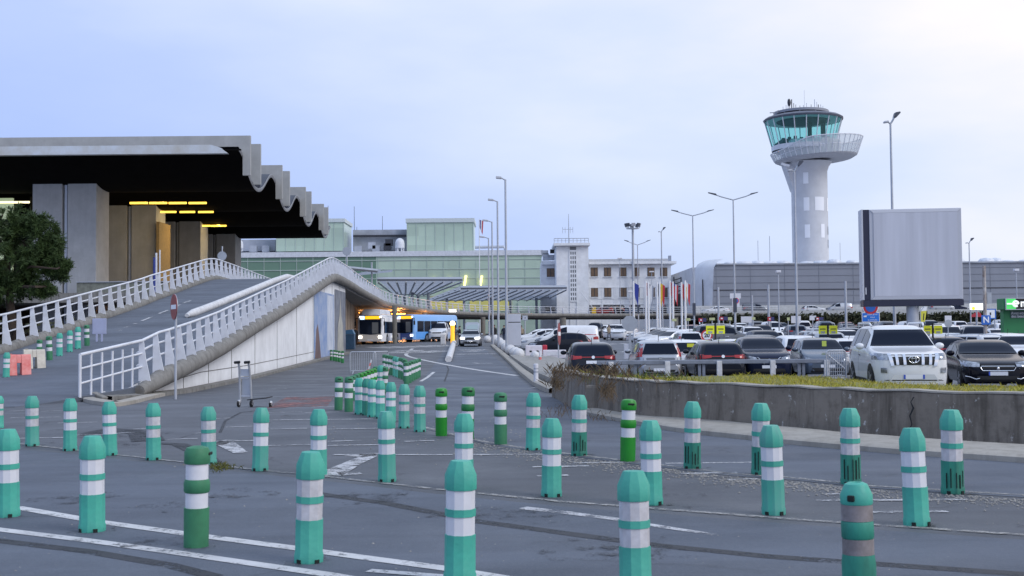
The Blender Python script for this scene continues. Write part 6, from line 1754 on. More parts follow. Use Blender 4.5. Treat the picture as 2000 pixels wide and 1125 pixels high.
# ---------------------------------------------------------------- blank billboard
Y = 51.0; k = Y / 2300
p = Vector((rel(1782, Y), Y, zg(Y)))
bb = thing('billboard', 'large blank grey advertising billboard on a single round column', 'billboard', p, R(-7))
W_ = 188 * k / math.cos(R(7)); z0, z1 = zat(597, 1782, Y) - p.z, zat(409, 1782, Y) - p.z
def billboard_face():
    m = bpy.data.materials.new('blank_poster'); m.use_nodes = True
    nt = m.node_tree; b = nt.nodes['Principled BSDF']; v = nt.nodes.new('ShaderNodeTexCoord').outputs['Object']
    n = nnoise(nt, nmap(nt, v, (2.6, 1, .16)), 1.0, 3, .5)
    c = nmix(nt, nrange(nt, n, .35, .68), (.50, .51, .57), (.60, .61, .68))
    nt.links.new(c, b.inputs['Base Color']); b.inputs['Roughness'].default_value = .35
    return m
x0_, x1_ = -W_ / 2, W_ / 2
MB().span((x0_ + .33, -.30, z0 + .25), (x1_ - .02, .1, z1)).build('cabinet', mat('cabinet_frame', (.50, .51, .56), .4, .2), bb, bevel=.02)
MB().span((x0_ + .50, -.335, z0 + .42), (x1_ - .2, -.305, z1 - .16)).build('poster', billboard_face(), bb)
fr_ = MB()
fr_.extrude([(x0_ + .36, -.33, z0 + .27), (x1_ - .05, -.33, z0 + .27), (x1_ - .2, -.34, z0 + .415), (x0_ + .50, -.34, z0 + .415)], (0, .025, 0))
fr_.extrude([(x0_ + .36, -.33, z1 - .03), (x1_ - .05, -.33, z1 - .03), (x1_ - .2, -.34, z1 - .155), (x0_ + .50, -.34, z1 - .155)], (0, .025, 0))
fr_.build('inner_frame', mat('frame_pale', (.56, .57, .62), .4, .2), bb)
MB().span((x0_ + .07, -.26, z0 + .26), (x0_ + .325, .5, z1 + .0)).build('side_panel', mat('panel_navy', (.02, .022, .05), .4), bb)
MB().span((x0_ - .0, -.30, z0 + .26), (x0_ + .065, .5, z1 + .01)).build('side_trim', MATS['frame_pale'], bb)
MB().span((x0_ + .02, -.32, z0 - .02), (x1_, .5, z0 + .245)).build('bottom_beam', MATS['panel_navy'], bb, bevel=.01)
MB().span((x0_ + .12, -.27, z0 + .5), (x0_ + .16, -.262, z0 + .8)).build('latch', M_BAND, bb)
MB().span((x0_ + .35, .102, z0 + .26), (x1_, .5, z1 - .02)).build('rear_case', MATS['panel_navy'], bb)
MB().cyl((0.05, .1, 0), (0.05, .1, z0), .26, n=20).build('column', M_POLE, bb, smooth=60)
# ---------------------------------------------------------------- guard rail, gate, wheel stops before the first car row
Y = 38.8
gr_ = thing('guard_rail', 'low grey guard rail with white posts before the first row of parked cars', 'guard rail', (rel(1400, Y), Y, .1))
xa, xb = rel(1165, Y), rel(1640, Y)
gz = .14
MB().span((xa, Y - .04, gz + .42), (xb, Y + .04, gz + .56)).build('rail', mat('rail_bluegrey', (.26, .29, .36), .5, .3, var=.3), gr_, world=True, bevel=.02)
for px in (1192, 1302, 1403, 1507, 1612): MB().span((rel(px, Y) - .085, Y - .14, gz - .1), (rel(px, Y) + .085, Y - .045, gz + .52)).build('white_post', M_WCON, gr_, world=True, bevel=.015)
for px in (1245, 1370, 1565):
    for dx in (-.07, .07): MB().span((rel(px, Y) + dx - .045, Y + .045, gz - .3), (rel(px, Y) + dx + .045, Y + .12, gz + .55)).build('steel_post', MATS['rail_bluegrey'], gr_, world=True)
MB().span((xa, 37.9, -.25), (xb + .6, 38.25, .17)).build('kerb_wall', M_CONC_BEAM, gr_, world=True, bevel=.03)
for k_, px in enumerate((1160, 1278, 1398, 1500, 1600)):
    st_ = MB().span((-1.0, -.09, 0), (1.0, .09, .13)).build('wheel_stop', M_CONC_BEAM, bevel=.03); st_.location = (rel(px, 41.5), 41.5, zg(41.5) + .006)
    tag(st_, 'concrete wheel stop behind the guard rail, %s from the left' % ORD[k_], 'wheel stop', 'wheel stops before the first car row')
p = Vector((rel(1632, 36.2), 36.2, .0)); gt2 = crowd_barrier(p, .12, .62, 1.02, 'battered grey mesh barrier leaning beside the white off roader', 9)
MB().tube([(-.28, .01, .9), (.28, .01, .45)], .02, 6).build('brace', M_POLE, gt2)
mm = MB()
for k_ in range(7): mm.tube([(-.3, .012, .25 + k_ * .11), (.3, .012, .25 + k_ * .11)], .008, 4)
mm.build('mesh', M_POLE, gt2)
# dry weeds over the broken wall end
wd_ = MB()
for (px, py, n, h, sp_) in ((1100, 728, 150, .15, .16), (1086, 752, 120, .14, .07), (1125, 733, 90, .10, .2), (1150, 735, 80, .12, .14), (1195, 733, 150, .16, .16), (1186, 762, 120, .14, .07), (1260, 737, 60, .12, .4), (1105, 800, 60, .07, .2), (1165, 815, 50, .06, .25)):
    p = at(px, py, 22.6 - (px - 1100) * .012)
    for i in range(n):
        q = p + Vector((random.gauss(0, sp_), random.gauss(0, .25), random.gauss(0, .05)))
        blade(wd_, q, h * random.uniform(.4, 1.2), .005, .6)
        if py > 755 or random.random() < .35:
            q2 = q + Vector((random.gauss(0, .10), -.10, -random.uniform(.05, .26))); wd_.add([q, q + Vector((.009, 0, 0)), q2], [(0, 1, 2)])
stuff(wd_.build('dry_weeds', mat('dry_weed', (.15, .10, .05), .9, var=.8, vscale=6, col2=(.07, .05, .035)), fix=False), 'dry brown weeds hanging over the broken left end of the concrete wall')
wg = MB()
for (px, n, h) in ((1215, 90, .35), (1240, 80, .25), (1275, 110, .22), (1320, 90, .16), (1180, 50, .3), (1290, 60, .25)):
    p = at(px, 741, 24.0)
    for i in range(n): blade(wg, p + Vector((random.gauss(0, .3), random.gauss(0, .5), random.gauss(-.03, .03))), h * random.uniform(.3, .8), .005, .25)
stuff(wg.build('green_weeds', mat('green_weed', (.12, .17, .03), .85, var=.5, vscale=5), fix=False), 'green weeds growing behind the left end of the concrete wall')
bk = thing('broken_wall_end', 'broken upright concrete blocks at the left end of the curved wall', 'wall', hit(1085, 778))
for px, py, w_, h_, Y in ((1094, 778, .26, .62, 24.2), (1122, 792, .34, .60, 23.3), (1160, 806, .36, .56, 22.3)):
    p = hit(px, py); p.y -= .02
    MB().box((p.x, p.y - .05, zg(p.y) + h_ / 2), (w_, .28, h_), rz=-.5, taper=.86).build('block', M_CONC_DARK, bk, world=True, bevel=.05)
# moss tuft beside the dark green bollard
ms = MB()
for i in range(220):
    p = hit(432 + random.gauss(0, 14), 914 + random.gauss(0, 4)); blade(ms, p, random.uniform(.02, .06), .006, .8)
stuff(ms.build('moss', mat('moss_green', (.16, .16, .03), .9, var=.6, vscale=8), fix=False), 'small mossy tuft in the asphalt right of the dark green bollard')
# ================================================================ CARS
PAINT = {}
def paint(name, c, metal=0.0, rough=.3):
    PAINT[name] = mat('paint_' + name, c, .16 if c[0] < .2 else rough, metal, coat=.08 if c[0] < .1 else (.22 if c[0] < .2 else .6), var=.07, vscale=2.0, spec=.16 if c[0] < .1 else (.3 if c[0] < .2 else .5))
for n_, c_, m_ in (('white', (.74, .75, .78), 0), ('pearl', (.60, .62, .66), 0), ('silver', (.40, .42, .46), .5), ('grey', (.16, .17, .19), .5), ('dark', (.020, .023, .033), .2), ('black', (.004, .005, .012), 0), ('navy', (.013, .019, .045), .2), ('bluegrey', (.12, .15, .2), .4), ('red', (.20, .015, .02), 0)):
    paint(n_, c_, m_)
def cat1(tab, x):                                   # monotone-ish smooth table lookup
    xs_ = [p[0] for p in tab]
    if x <= xs_[0]: return tab[0][1]
    if x >= xs_[-1]: return tab[-1][1]
    for i in range(len(tab) - 1):
        if x <= xs_[i + 1]:
            h = xs_[i + 1] - xs_[i]; t_ = (x - xs_[i]) / h
            def m(k):
                if k <= 0 or k >= len(tab) - 1: return 0.0 if k <= 0 else 0.0
                d0 = (tab[k][1] - tab[k - 1][1]) / (tab[k][0] - tab[k - 1][0]); d1 = (tab[k + 1][1] - tab[k][1]) / (tab[k + 1][0] - tab[k][0])
                return 0.0 if d0 * d1 <= 0 else 2 * d0 * d1 / (d0 + d1)
            y0, y1 = tab[i][1], tab[i + 1][1]; m0, m1 = m(i) * h, m(i + 1) * h
            return y0 * (2 * t_**3 - 3 * t_**2 + 1) + m0 * (t_**3 - 2 * t_**2 + t_) + y1 * (-2 * t_**3 + 3 * t_**2) + m1 * (t_**3 - t_**2)
# x runs from the nose (0) to the tail (L)
SPEC = {
 'hatch': dict(L=4.25, W=1.80, top=[(0, .66), (.06, .74), (.35, .86), (1.05, .98), (1.28, 1.04), (2.0, 1.40), (2.6, 1.465), (3.4, 1.42), (3.72, 1.34), (4.06, 1.00), (4.17, .90), (4.25, .62)],
              belt=[(0, .60), (.1, .70), (1.1, .93), (1.5, .95), (3.6, 1.02), (4.05, .92), (4.25, .58)], wheel=.31, ax=(.86, 3.47), hl=((.50, .60), (.86, .64), (.86, .80), (.50, .70)), tl=((.42, .86), (.88, .80), (.88, .98), (.42, .96)), rw=(.95, 1.36)),
 'mini': dict(L=3.95, W=1.72, top=[(0, .66), (.06, .76), (.3, .88), (.85, 1.02), (1.05, 1.08), (1.75, 1.45), (2.4, 1.52), (3.3, 1.49), (3.62, 1.42), (3.80, 1.02), (3.88, .94), (3.95, .6)],
              belt=[(0, .6), (.1, .70), (.9, .96), (1.3, .99), (3.5, 1.04), (3.8, .94), (3.95, .58)], wheel=.30, ax=(.76, 3.25), hl=((.46, .64), (.82, .68), (.82, .86), (.52, .74)), tl=((.66, .92), (.83, .90), (.76, 1.36), (.60, 1.36)), rw=(1.0, 1.42)),
 'suv': dict(L=4.45, W=1.84, top=[(0, .78), (.06, .86), (.35, .99), (1.05, 1.10), (1.25, 1.15), (1.95, 1.53), (2.6, 1.61), (3.6, 1.57), (3.95, 1.48), (4.25, 1.10), (4.36, 1.0), (4.45, .66)],
              belt=[(0, .72), (.1, .82), (1.1, 1.04), (1.5, 1.07), (3.8, 1.14), (4.25, 1.02), (4.45, .62)], wheel=.35, ax=(.9, 3.62), hl=((.44, .74), (.88, .76), (.88, .94), (.46, .84)), tl=((.46, .96), (.90, .92), (.90, 1.10), (.46, 1.06)), rw=(1.06, 1.48)),
 'offroad': dict(L=4.78, W=1.89, top=[(0, .90), (.04, 1.02), (.22, 1.10), (1.05, 1.20), (1.36, 1.25), (1.86, 1.70), (2.3, 1.83), (3.9, 1.83), (4.45, 1.77), (4.66, 1.22), (4.74, 1.1), (4.78, .7)],
              belt=[(0, .84), (.08, .98), (1.1, 1.15), (1.5, 1.17), (4.4, 1.22), (4.66, 1.12), (4.78, .66)], wheel=.385, ax=(.88, 3.67), hl=((.50, .93), (.92, .93), (.92, 1.10), (.56, 1.08)), tl=((.66, 1.0), (.92, 1.0), (.92, 1.4), (.74, 1.4)), rw=(1.2, 1.70)),
 'sedan': dict(L=4.83, W=1.85, top=[(0, .66), (.06, .76), (.4, .87), (1.15, .98), (1.45, 1.03), (2.2, 1.38), (2.8, 1.455), (3.5, 1.40), (4.15, 1.10), (4.4, 1.06), (4.72, 1.02), (4.83, .6)],
              belt=[(0, .6), (.1, .7), (1.2, .93), (1.6, .96), (3.8, 1.02), (4.5, .99), (4.83, .56)], wheel=.33, ax=(.94, 3.75), hl=((.50, .68), (.90, .70), (.90, .86), (.48, .80)), tl=((.5, .86), (.9, .84), (.9, .98), (.5, .96)), rw=(1.08, 1.36)),
 'estate': dict(L=4.6, W=1.80, top=[(0, .66), (.06, .76), (.4, .87), (1.15, .98), (1.4, 1.03), (2.1, 1.37), (2.7, 1.44), (4.0, 1.42), (4.2, 1.36), (4.45, .98), (4.53, .9), (4.6, .6)],
              belt=[(0, .6), (.1, .7), (1.2, .92), (1.6, .95), (4.1, 1.0), (4.45, .9), (4.6, .56)], wheel=.32, ax=(.9, 3.55), hl=((.46, .62), (.86, .64), (.86, .80), (.46, .78)), tl=((.5, .86), (.88, .82), (.88, .98), (.5, .96)), rw=(1.0, 1.34)),
 'van': dict(L=4.4, W=1.84, top=[(0, .86), (.05, .94), (.3, 1.04), (.72, 1.18), (.85, 1.24), (1.5, 1.76), (2.0, 1.88), (4.0, 1.86), (4.3, 1.80), (4.37, 1.2), (4.39, 1.0), (4.4, .7)],
              belt=[(0, .8), (.1, .9), (.8, 1.10), (1.2, 1.13), (4.2, 1.16), (4.36, 1.1), (4.4, .66)], wheel=.32, ax=(.82, 3.5), hl=((.48, .80), (.86, .82), (.86, 1.06), (.56, .96)), tl=((.76, .9), (.88, .9), (.85, 1.4), (.78, 1.4)), rw=(1.2, 1.68)),
}
CARS = {}
def car_body(sp):
    L, W = sp['L'], sp['W']
    n = 46; xs_ = [L * (0.5 - 0.5 * math.cos(math.pi * i / n)) for i in range(n + 1)]
    nose = [(0, .66), (.03, .76), (.12, .86), (.35, .95), (.8, .99), (1.3, 1.0), (L - 1.2, 1.0), (L - .5, .97), (L - .18, .90), (L - .05, .82), (L, .72)]
    bot = [(0, .30), (.1, .22), (.5, .19), (L - .5, .2), (L - .1, .26), (L, .34)]
    rows = []
    for x in xs_:
        w = W / 2 * cat1(nose, x); zt_ = cat1(sp['top'], x); zb_ = min(cat1(sp['belt'], x), zt_ - .02); z0 = cat1(bot, x); dz = zt_ - zb_
        k = sp.get('tumble', .40)
        H = [(w * .80, z0), (w * .94, z0 + .03), (w * .985, z0 + (zb_ - z0) * .3), (w * 1.0, z0 + (zb_ - z0) * .62), (w * .985, z0 + (zb_ - z0) * .9), (w * .965, zb_),
             (w * .955 - k * dz * .30, zb_ + dz * .30), (w * .95 - k * dz * .6, zb_ + dz * .6), (w * .94 - k * dz * .85, zb_ + dz * .85), (w * .90 - k * dz - .03, zb_ + dz * .955), (w * .72 - k * dz * .9, zb_ + dz * .99), (w * .36 - k * dz * .45, zt_), ]
        ring_ = [(-a, b) for a, b in H] + [(0, zt_ + .004)] + [(a, b) for a, b in reversed(H)]
        rows.append([(a, x - L / 2, b) for a, b in ring_])
    mb = MB(); mb.grid(rows, close=True)
    m = len(rows[0])
    mb.f.append(tuple(range(m))); mb.f.append(tuple(range(len(mb.v) - 1, len(mb.v) - m - 1, -1)))
    return mb
def make_car(kind):
    sp = SPEC[kind]; L, W = sp['L'], sp['W']
    root = thing('parked_car', 'x', 'car')
    body = car_body(sp)
    bo = body.build('body', PAINT['white'], root, smooth=42)
    bvh = BVHTree.FromPolygons([tuple(v.co) for v in bo.data.vertices], [tuple(p.vertices) for p in bo.data.polygons])
    def cast(u, z, axis, off):
        o, d = {'front': ((u, -6, z), (0, 1, 0)), 'rear': ((u, 6, z), (0, -1, 0)), 'left': ((-6, u, z), (1, 0, 0)), 'right': ((6, u, z), (-1, 0, 0))}[axis]
        o, d = Vector(o), Vector(d)
        loc, nrm, _, _ = bvh.ray_cast(o, d)
        if loc is None: loc, nrm, _, _ = bvh.find_nearest(o + d * 5.2)
        if nrm.dot(d) > 0: nrm = -nrm
        return loc + nrm * off
    def patch(name, q, axis, m, off=.006, nx=8, nz=4, parent=root):
        rows = []
        for j in range(nz + 1):
            v = j / nz; r = []
            for i in range(nx + 1):
                u = i / nx
                a = [q[0][k] * (1 - u) + q[1][k] * u for k in (0, 1)]; b = [q[3][k] * (1 - u) + q[2][k] * u for k in (0, 1)]
                r.append(cast(a[0] * (1 - v) + b[0] * v, a[1] * (1 - v) + b[1] * v, axis, off))
            rows.append(r)
        return MB().grid(rows).build(name, m, parent, smooth=50)
    tb = sp['top']
    cowl = tb[4]; roof = tb[5]
    zc, zr_ = cowl[1], cat1(tb, roof[0] + .1)
    wb_ = W / 2 * .965; wt = wb_ - .40 * (zr_ - cat1(sp['belt'], roof[0])) - .06
    patch('windshield', ((-wb_ * .90, zc + .02), (wb_ * .90, zc + .02), (wt, zr_ - .045), (-wt, zr_ - .045)), 'front', M_GLASSD, .012, nx=16, nz=14)
    ra, rb_ = sp['rw']; wr = wb_ * .80
    patch('rear_window', ((-wr, ra), (wr, ra), (wt * .88, rb_ - .03), (-wt * .88, rb_ - .03)), 'rear', M_GLASSD, .012, nx=16, nz=12)
    # side windows: two or three panes each side
    x0_, x1_ = cowl[0] + .32, tb[8][0] - .05
    cuts = [x0_, x0_ + (x1_ - x0_) * .42, x0_ + (x1_ - x0_) * .78, x1_]
    if kind in ('offroad', 'estate', 'van', 'suv'): cuts = [x0_, x0_ + (x1_ - x0_) * .34, x0_ + (x1_ - x0_) * .68, x1_]
    for ax in ('left', 'right'):
        for i in range(3):
            if kind == 'van' and i > 0: continue
            a, b = cuts[i] + .035, cuts[i + 1] - .035
            za = lambda x: cat1(sp['belt'], x) + .035
            zt_ = lambda x: max(za(x) + .02, min(cat1(tb, x) - .10, cat1(sp['belt'], x) + .86 * (cat1(tb, x) - cat1(sp['belt'], x))))
            q = [(a - L / 2, za(a)), (b - L / 2, za(b)), ((b - (.16 if i == 2 else 0)) - L / 2, zt_(b - (.16 if i == 2 else 0))), (a + (.10 if i == 0 else 0) - L / 2, zt_(a + (.10 if i == 0 else 0)))]
            patch('side_window', q, ax, M_GLASSD, .010, nx=10, nz=6)
    for sg in (-1, 1):
        patch('headlight', [(sg * a, b) for a, b in sp['hl']], 'front', M_LAMPGL, .010, 8, 3)
        patch('tail_light', [(sg * a, b) for a, b in sp['tl']], 'rear', M_TAIL, .010, 6, 3)
    zh = sp['hl'][0][1]
    if kind != 'offroad':
        patch('grille', ((-.42, zh - .03), (.42, zh - .03), (.46, zh + .07), (-.46, zh + .07)), 'front', M_BLACK, .008)
        patch('lower_intake', ((-.62, .27), (.62, .27), (.56, .43), (-.56, .43)), 'front', M_BLACK, .008)
    patch('rear_bumper_trim', ((-.66, .30), (.66, .30), (.62, .44), (-.62, .44)), 'rear', M_BLACK, .008)
    zpl = .50
    patch('front_plate', ((-.26, zpl - .055), (.26, zpl - .055), (.26, zpl + .055), (-.26, zpl + .055)), 'front', M_PLATE, .016, 4, 1)
    zpr = .72 if kind in ('hatch', 'suv', 'van', 'offroad', 'sedan', 'estate') else .46
    if kind == 'mini': zpr = .44
    patch('rear_plate', ((-.26, zpr - .055), (.26, zpr - .055), (.26, zpr + .055), (-.26, zpr + .055)), 'rear', M_PLATE, .016, 4, 1)
    zb_ = zpr + .17
    rw_ = sp['wheel']
    for xa in sp['ax']:
        for sg, ax in ((-1, 'left'), (1, 'right')):
            rows = []
            for j in range(5):
                rr = rw_ * 1.16 * (.05 + .95 * j / 4)
                rows.append([cast(xa - L / 2 + rr * math.cos(t_), max(rw_ + rr * math.sin(t_), .20), ax, .004) for t_ in [2 * math.pi * i / 20 for i in range(20)]])
            MB().grid(rows, close=True).build('wheel_arch', M_BLACK, root)
            mrot = Matrix.Rotation(R(90), 3, 'Y')
            w = MB().lathe([(rw_ * .62, -.10), (rw_ * .93, -.105), (rw_, -.07), (rw_, .07), (rw_ * .93, .105), (rw_ * .62, .10)], 24, (sg * (W / 2 - .10), xa - L / 2, rw_), 0, mrot).build('wheel', M_TYRE, root, smooth=40)
            rm_ = MB().lathe([(.02, .0), (rw_ * .18, .0), (rw_ * .22, -.02), (rw_ * .60, -.035), (rw_ * .66, .005)], 24, (sg * (W / 2 - .10) + sg * .098, xa - L / 2, rw_), 0, Matrix.Rotation(R(90 * sg), 3, 'Y'), caps=False)
            for s5 in range(5):
                a = s5 * 2 * math.pi / 5
                rm_.box((sg * (W / 2 - .10) + sg * .095, xa - L / 2 + rw_ * .38 * math.cos(a), rw_ + rw_ * .38 * math.sin(a)), (.03, rw_ * .52, rw_ * .14), rx=a)
            rm_.build('rim', M_RIM, w, smooth=40)
    zm = cat1(sp['belt'], cowl[0] + .35) + .09
    for sg in (-1, 1):
        MB().ball((sg * (W / 2 + .09), cowl[0] + .38 - L / 2, zm), .12, 12, 8, (1.0, .62, .72)).build('mirror', PAINT['white'], root, smooth=60)
    # extras by kind
    if kind == 'offroad':
        patch('grille', ((-.50, .80), (.50, .80), (.56, 1.06), (-.56, 1.06)), 'front', M_BLACK, .008, 10, 4)
        patch('lower_intake', ((-.62, .36), (.62, .36), (.50, .56), (-.50, .56)), 'front', PAINT['pearl'], .008)
        for x in (-.40, -.22, .22, .40): patch('chrome_bar', ((x - .035, .80), (x + .035, .80), (x + .035 + x * .06, 1.05), (x - .035 + x * .06, 1.05)), 'front', M_CHROME, .03, 2, 3)
        for sg in (-1, 1):
            patch('grille_frame', [(sg * a, b) for a, b in ((.48, .76), (.56, .76), (.64, 1.08), (.55, 1.08))], 'front', M_CHROME, .025, 2, 4)
            patch('fog_lamp', [(sg * a, b) for a, b in ((.66, .60), (.79, .60), (.79, .73), (.66, .73))], 'front', M_LAMPGL, .02, 3, 3)
            MB().tube([(sg * .68, 2.0 - L / 2, 1.80), (sg * .70, 2.15 - L / 2, 1.88), (sg * .70, 3.9 - L / 2, 1.89), (sg * .68, 4.1 - L / 2, 1.80)], .028, 8).build('roof_rail', PAINT['white'], root, smooth=60)
        e_ = MB(); p0 = cast(0, .93, 'front', .03)
        for a_, b_ in ((.13, .085), (.05, .085)):
            e_.tube([p0 + Vector((a_ * math.cos(t_), -.01, b_ * math.sin(t_))) for t_ in [i * 2 * math.pi / 20 for i in range(21)]], .014, 6, caps=False)
        e_.tube([p0 + Vector((.09 * math.cos(t_), -.01, .05 + .025 * math.sin(t_))) for t_ in [i * 2 * math.pi / 16 for i in range(17)]], .012, 6, caps=False)
        e_.build('badge', M_CHROME, root, smooth=60)
        patch('bumper_lip', ((-.74, .40), (.74, .40), (.66, .425), (-.66, .425)), 'front', M_BLACK, .014)
        patch('side_step', ((1.5 - L / 2, .30), (3.1 - L / 2, .30), (3.1 - L / 2, .42), (1.5 - L / 2, .42)), 'left', M_BLACK, .02)
        patch('plate_band', ((-.26, .445), (-.215, .445), (-.215, .555), (-.26, .555)), 'front', M_PLATEB, .021, 2, 1)
        patch('plate_band', ((.215, .445), (.26, .445), (.26, .555), (.215, .555)), 'front', M_PLATEB, .021, 2, 1)
        patch('seam', ((cuts[1] - L / 2 - .008, .45), (cuts[1] - L / 2 + .008, .45), (cuts[1] - L / 2 + .008, 1.18), (cuts[1] - L / 2 - .008, 1.18)), 'left', M_BLACK, .003, 1, 8)
        patch('door_handle', ((cuts[1] - .35 - L / 2, 1.0), (cuts[1] - .12 - L / 2, 1.0), (cuts[1] - .12 - L / 2, 1.04), (cuts[1] - .35 - L / 2, 1.04)), 'left', M_CHROME, .02, 2, 1)
    elif kind == 'sedan':
        e_ = MB(); loop = [(-.47, .66), (-.42, .58), (.42, .58), (.47, .66), (.44, .70), (-.44, .70), (-.47, .66)]
        pl_ = [cast(a, b, 'front', .015) for a, b in loop]
        e_.tube(pl_, .016, 6).build('grille_frame', M_CHROME, root, smooth=60)
        MB().ball(cast(0, .64, 'front', .02), .045, 8, 6, (.8, .4, 1.2)).build('badge', M_CHROME, root, smooth=60)
        for sg in (-1, 1):
            MB().tube([cast(sg * a, b, 'front', .012) for a, b in ((.50, .36), (.60, .34), (.74, .40), (.84, .42))], .016, 6).build('lamp_strip', M_CHROME, root, smooth=60)
        patch('plate_band', ((-.26, .445), (-.22, .445), (-.22, .555), (-.26, .555)), 'front', M_PLATEB, .021, 2, 1)
    elif kind == 'suv':
        for sg in (-1, 1):
            MB().tube([cast(sg * a, b, 'front', .014) for a, b in ((.42, .84), (.36, .80), (.24, .66), (.18, .60))], .026, 6, .6).build('chrome_chevron', M_CHROME, root, smooth=60)
        MB().cyl(cast(0, .72, 'front', .0), cast(0, .72, 'front', .03), .085, n=16).build('badge', M_CHROME, root, smooth=40)
        MB().cyl(cast(0, .92, 'rear', .0), cast(0, .92, 'rear', .02), .06, n=14).build('rear_badge', M_CHROME, root, smooth=40)
    elif kind == 'hatch':
        MB().cyl(cast(0, .90, 'rear', .0), cast(0, .90, 'rear', .025), .06, n=16).build('rear_badge', M_CHROME, root, smooth=40)
        MB().cyl((0, 3.25 - L / 2, 1.44), (0, 3.42 - L / 2, 1.62), .012, n=5).build('aerial', M_BLACK, root)
        patch('boot_lip', ((-.70, .83), (.70, .83), (.70, .845), (-.70, .845)), 'rear', M_BLACK, .006, 8, 1)
        patch('light_bar', ((-.42, .895), (.42, .895), (.42, .92), (-.42, .92)), 'rear', MATS['tail_lamp'], .008, 8, 1)
    elif kind == 'mini':
        MB().box(tuple(cast(0, .86, 'rear', .012)), (.10, .02, .09)).build('rear_badge', M_CHROME, root)
        MB().cyl((0, 3.3 - L / 2, 1.5), (0, 3.36 - L / 2, 1.72), .012, n=5).build('aerial', M_BLACK, root)
        patch('hatch_panel', ((-.62, .60), (.62, .60), (.64, .98), (-.64, .98)), 'rear', PAINT['grey'], .005, 8, 3)
    elif kind == 'estate':
        patch('single_frame_grille', ((-.26, .40), (.26, .40), (.34, .76), (-.34, .76)), 'front', M_BLACK, .010, 6, 4)
        MB().tube([cast(a, b, 'front', .014) for a, b in ((-.34, .77), (-.26, .40), (.26, .40), (.34, .77), (-.34, .77))], .012, 5).build('grille_frame', M_CHROME, root, smooth=60)
        for sg in (-1, 1): MB().tube([(sg * .62, 1.9 - L / 2, 1.38), (sg * .63, 2.1 - L / 2, 1.47), (sg * .63, 3.9 - L / 2, 1.46), (sg * .62, 4.05 - L / 2, 1.39)], .02, 6).build('roof_rail', M_CHROME, root, smooth=60)
    elif kind == 'van':
        patch('rear_door_seam', ((-.01, .4), (.01, .4), (.01, 1.8), (-.01, 1.8)), 'rear', M_BLACK, .004, 1, 6)
    return root
FARPARTS = ('body', 'windshield', 'rear_window', 'side_window', 'headlight', 'tail_light', 'front_plate', 'rear_plate', 'grille', 'wheel', 'wheel_arch', 'mirror')
def place(kind, px, Y, colour, head, label, group='cars parked in the car park', far=False, sc=1.0, cat='car', dz=0.0):
    """head: degrees, 0 = nose to the camera, 180 = tail to the camera, -90 = nose to the left, 90 = nose to the right"""
    if kind not in CARS: o = CARS[kind] = make_car(kind)
    else: o = copy_tree(CARS[kind], None, FARPARTS if far else None)
    c_, s_ = abs(math.cos(R(head))), abs(math.sin(R(head)))
    yy = Y + (SPEC[kind]['L'] / 2 * c_ + SPEC[kind]['W'] / 2 * s_) * sc
    o.location = (rel(px, yy), yy, zg(yy) + .012 + dz); o.rotation_euler = (0, 0, R(head)); o.scale = (sc, sc, sc)
    o['label'] = label; o['category'] = cat
    if group: o['group'] = group
    for c in kids(o, 'body') + kids(o, 'mirror'): repaint(c, PAINT[colour])
    return o
# ---- the cars one can tell apart
rg = 'cars parked nose or tail to the guard rail'
o = place('offroad', 1747, 29.9, 'white', -7, 'large white off-roader with chrome grille and roof rails beside the grey mesh barrier', None)
o = place('sedan', 1918, 33.6, 'black', -12, 'glossy black saloon facing the camera right of the white off-roader', None)
o = place('hatch', 1151, 43.5, 'dark', 180, 'dark hatchback with lit tail lamps behind the dry weeds', rg)
repaint_ = [c for c in kids(o, 'tail_light')]
o = place('mini', 1277, 43.0, 'silver', 180, 'grey tall hatchback with upright red tail lamps at the guard rail', rg)
o = place('hatch', 1393, 43.0, 'dark', 180, 'dark hatchback with wide red tail lamps in the middle of the guard rail', rg)
text('number', 'CC-718-ED', .10, M_TEXTDK, o, (0, 2.16, .72), (R(90), 0, R(180)), depth=.001)
o = place('suv', 1483, 43.4, 'navy', -3, 'dark blue crossover with chrome chevron nose facing the guard rail', rg)
o = place('mini', 1598, 43.4, 'bluegrey', -5, 'blue grey hatchback facing the guard rail at its right end', rg, sc=1.02)
MB().box((.05, -.95, 1.30), (.16, .02, .2)).build('windscreen_ticket', mat('ticket_yellow', (.5, .6, .1), .6), o)
g2 = 'cars of the second parking row'
for kind, px, col, hd, lab in (('hatch', 1323, 'white', 180, 'white hatchback tail with yellow sticker, second row left'), ('estate', 1362, 'silver', 0, 'silver estate roof showing between two dark hatchbacks, second row'), ('hatch', 1430, 'white', 0, 'white car partly hidden left of the dark crossover, second row'),
                               ('suv', 1546, 'white', 180, 'white tail with yellow sticker between the dark crossover and blue grey car'), ('hatch', 1643, 'white', 180, 'white hatchback tail just left of the large white off-roader, second row')):
    o = place(kind, px, 49.5, col, hd, lab, g2)
    if hd == 180: MB().box((-.3, SPEC[kind]['L'] / 2 - .32, 1.22), (.3, .02, .16)).build('window_sticker', mat('sticker_yellow', (.7, .7, .05), .6), o)
g3 = 'cars parked between the lane and the flag poles'
o = place('hatch', 1094, 78, 'dark', -90, 'black hatchback seen side on, nose left, behind the no entry sign', g3)
o = place('van', 1107, 82, 'white', -90, 'white panel van side on, right behind the black hatchback', g3, sc=1.02)
for i, (px, Y, k_, c_) in enumerate(((1072, 87, 'hatch', 'pearl'), (1062, 91, 'suv', 'white'), (1056, 95.5, 'hatch', 'silver'), (1050, 100, 'mini', 'white'), (1048, 104.5, 'hatch', 'pearl'))):
    place(k_, px, Y, c_, -90, '%s car nose left, %s behind the white panel van' % ({'pearl': 'pale grey', 'white': 'white', 'silver': 'silver'}[c_], ORD[i]), g3)
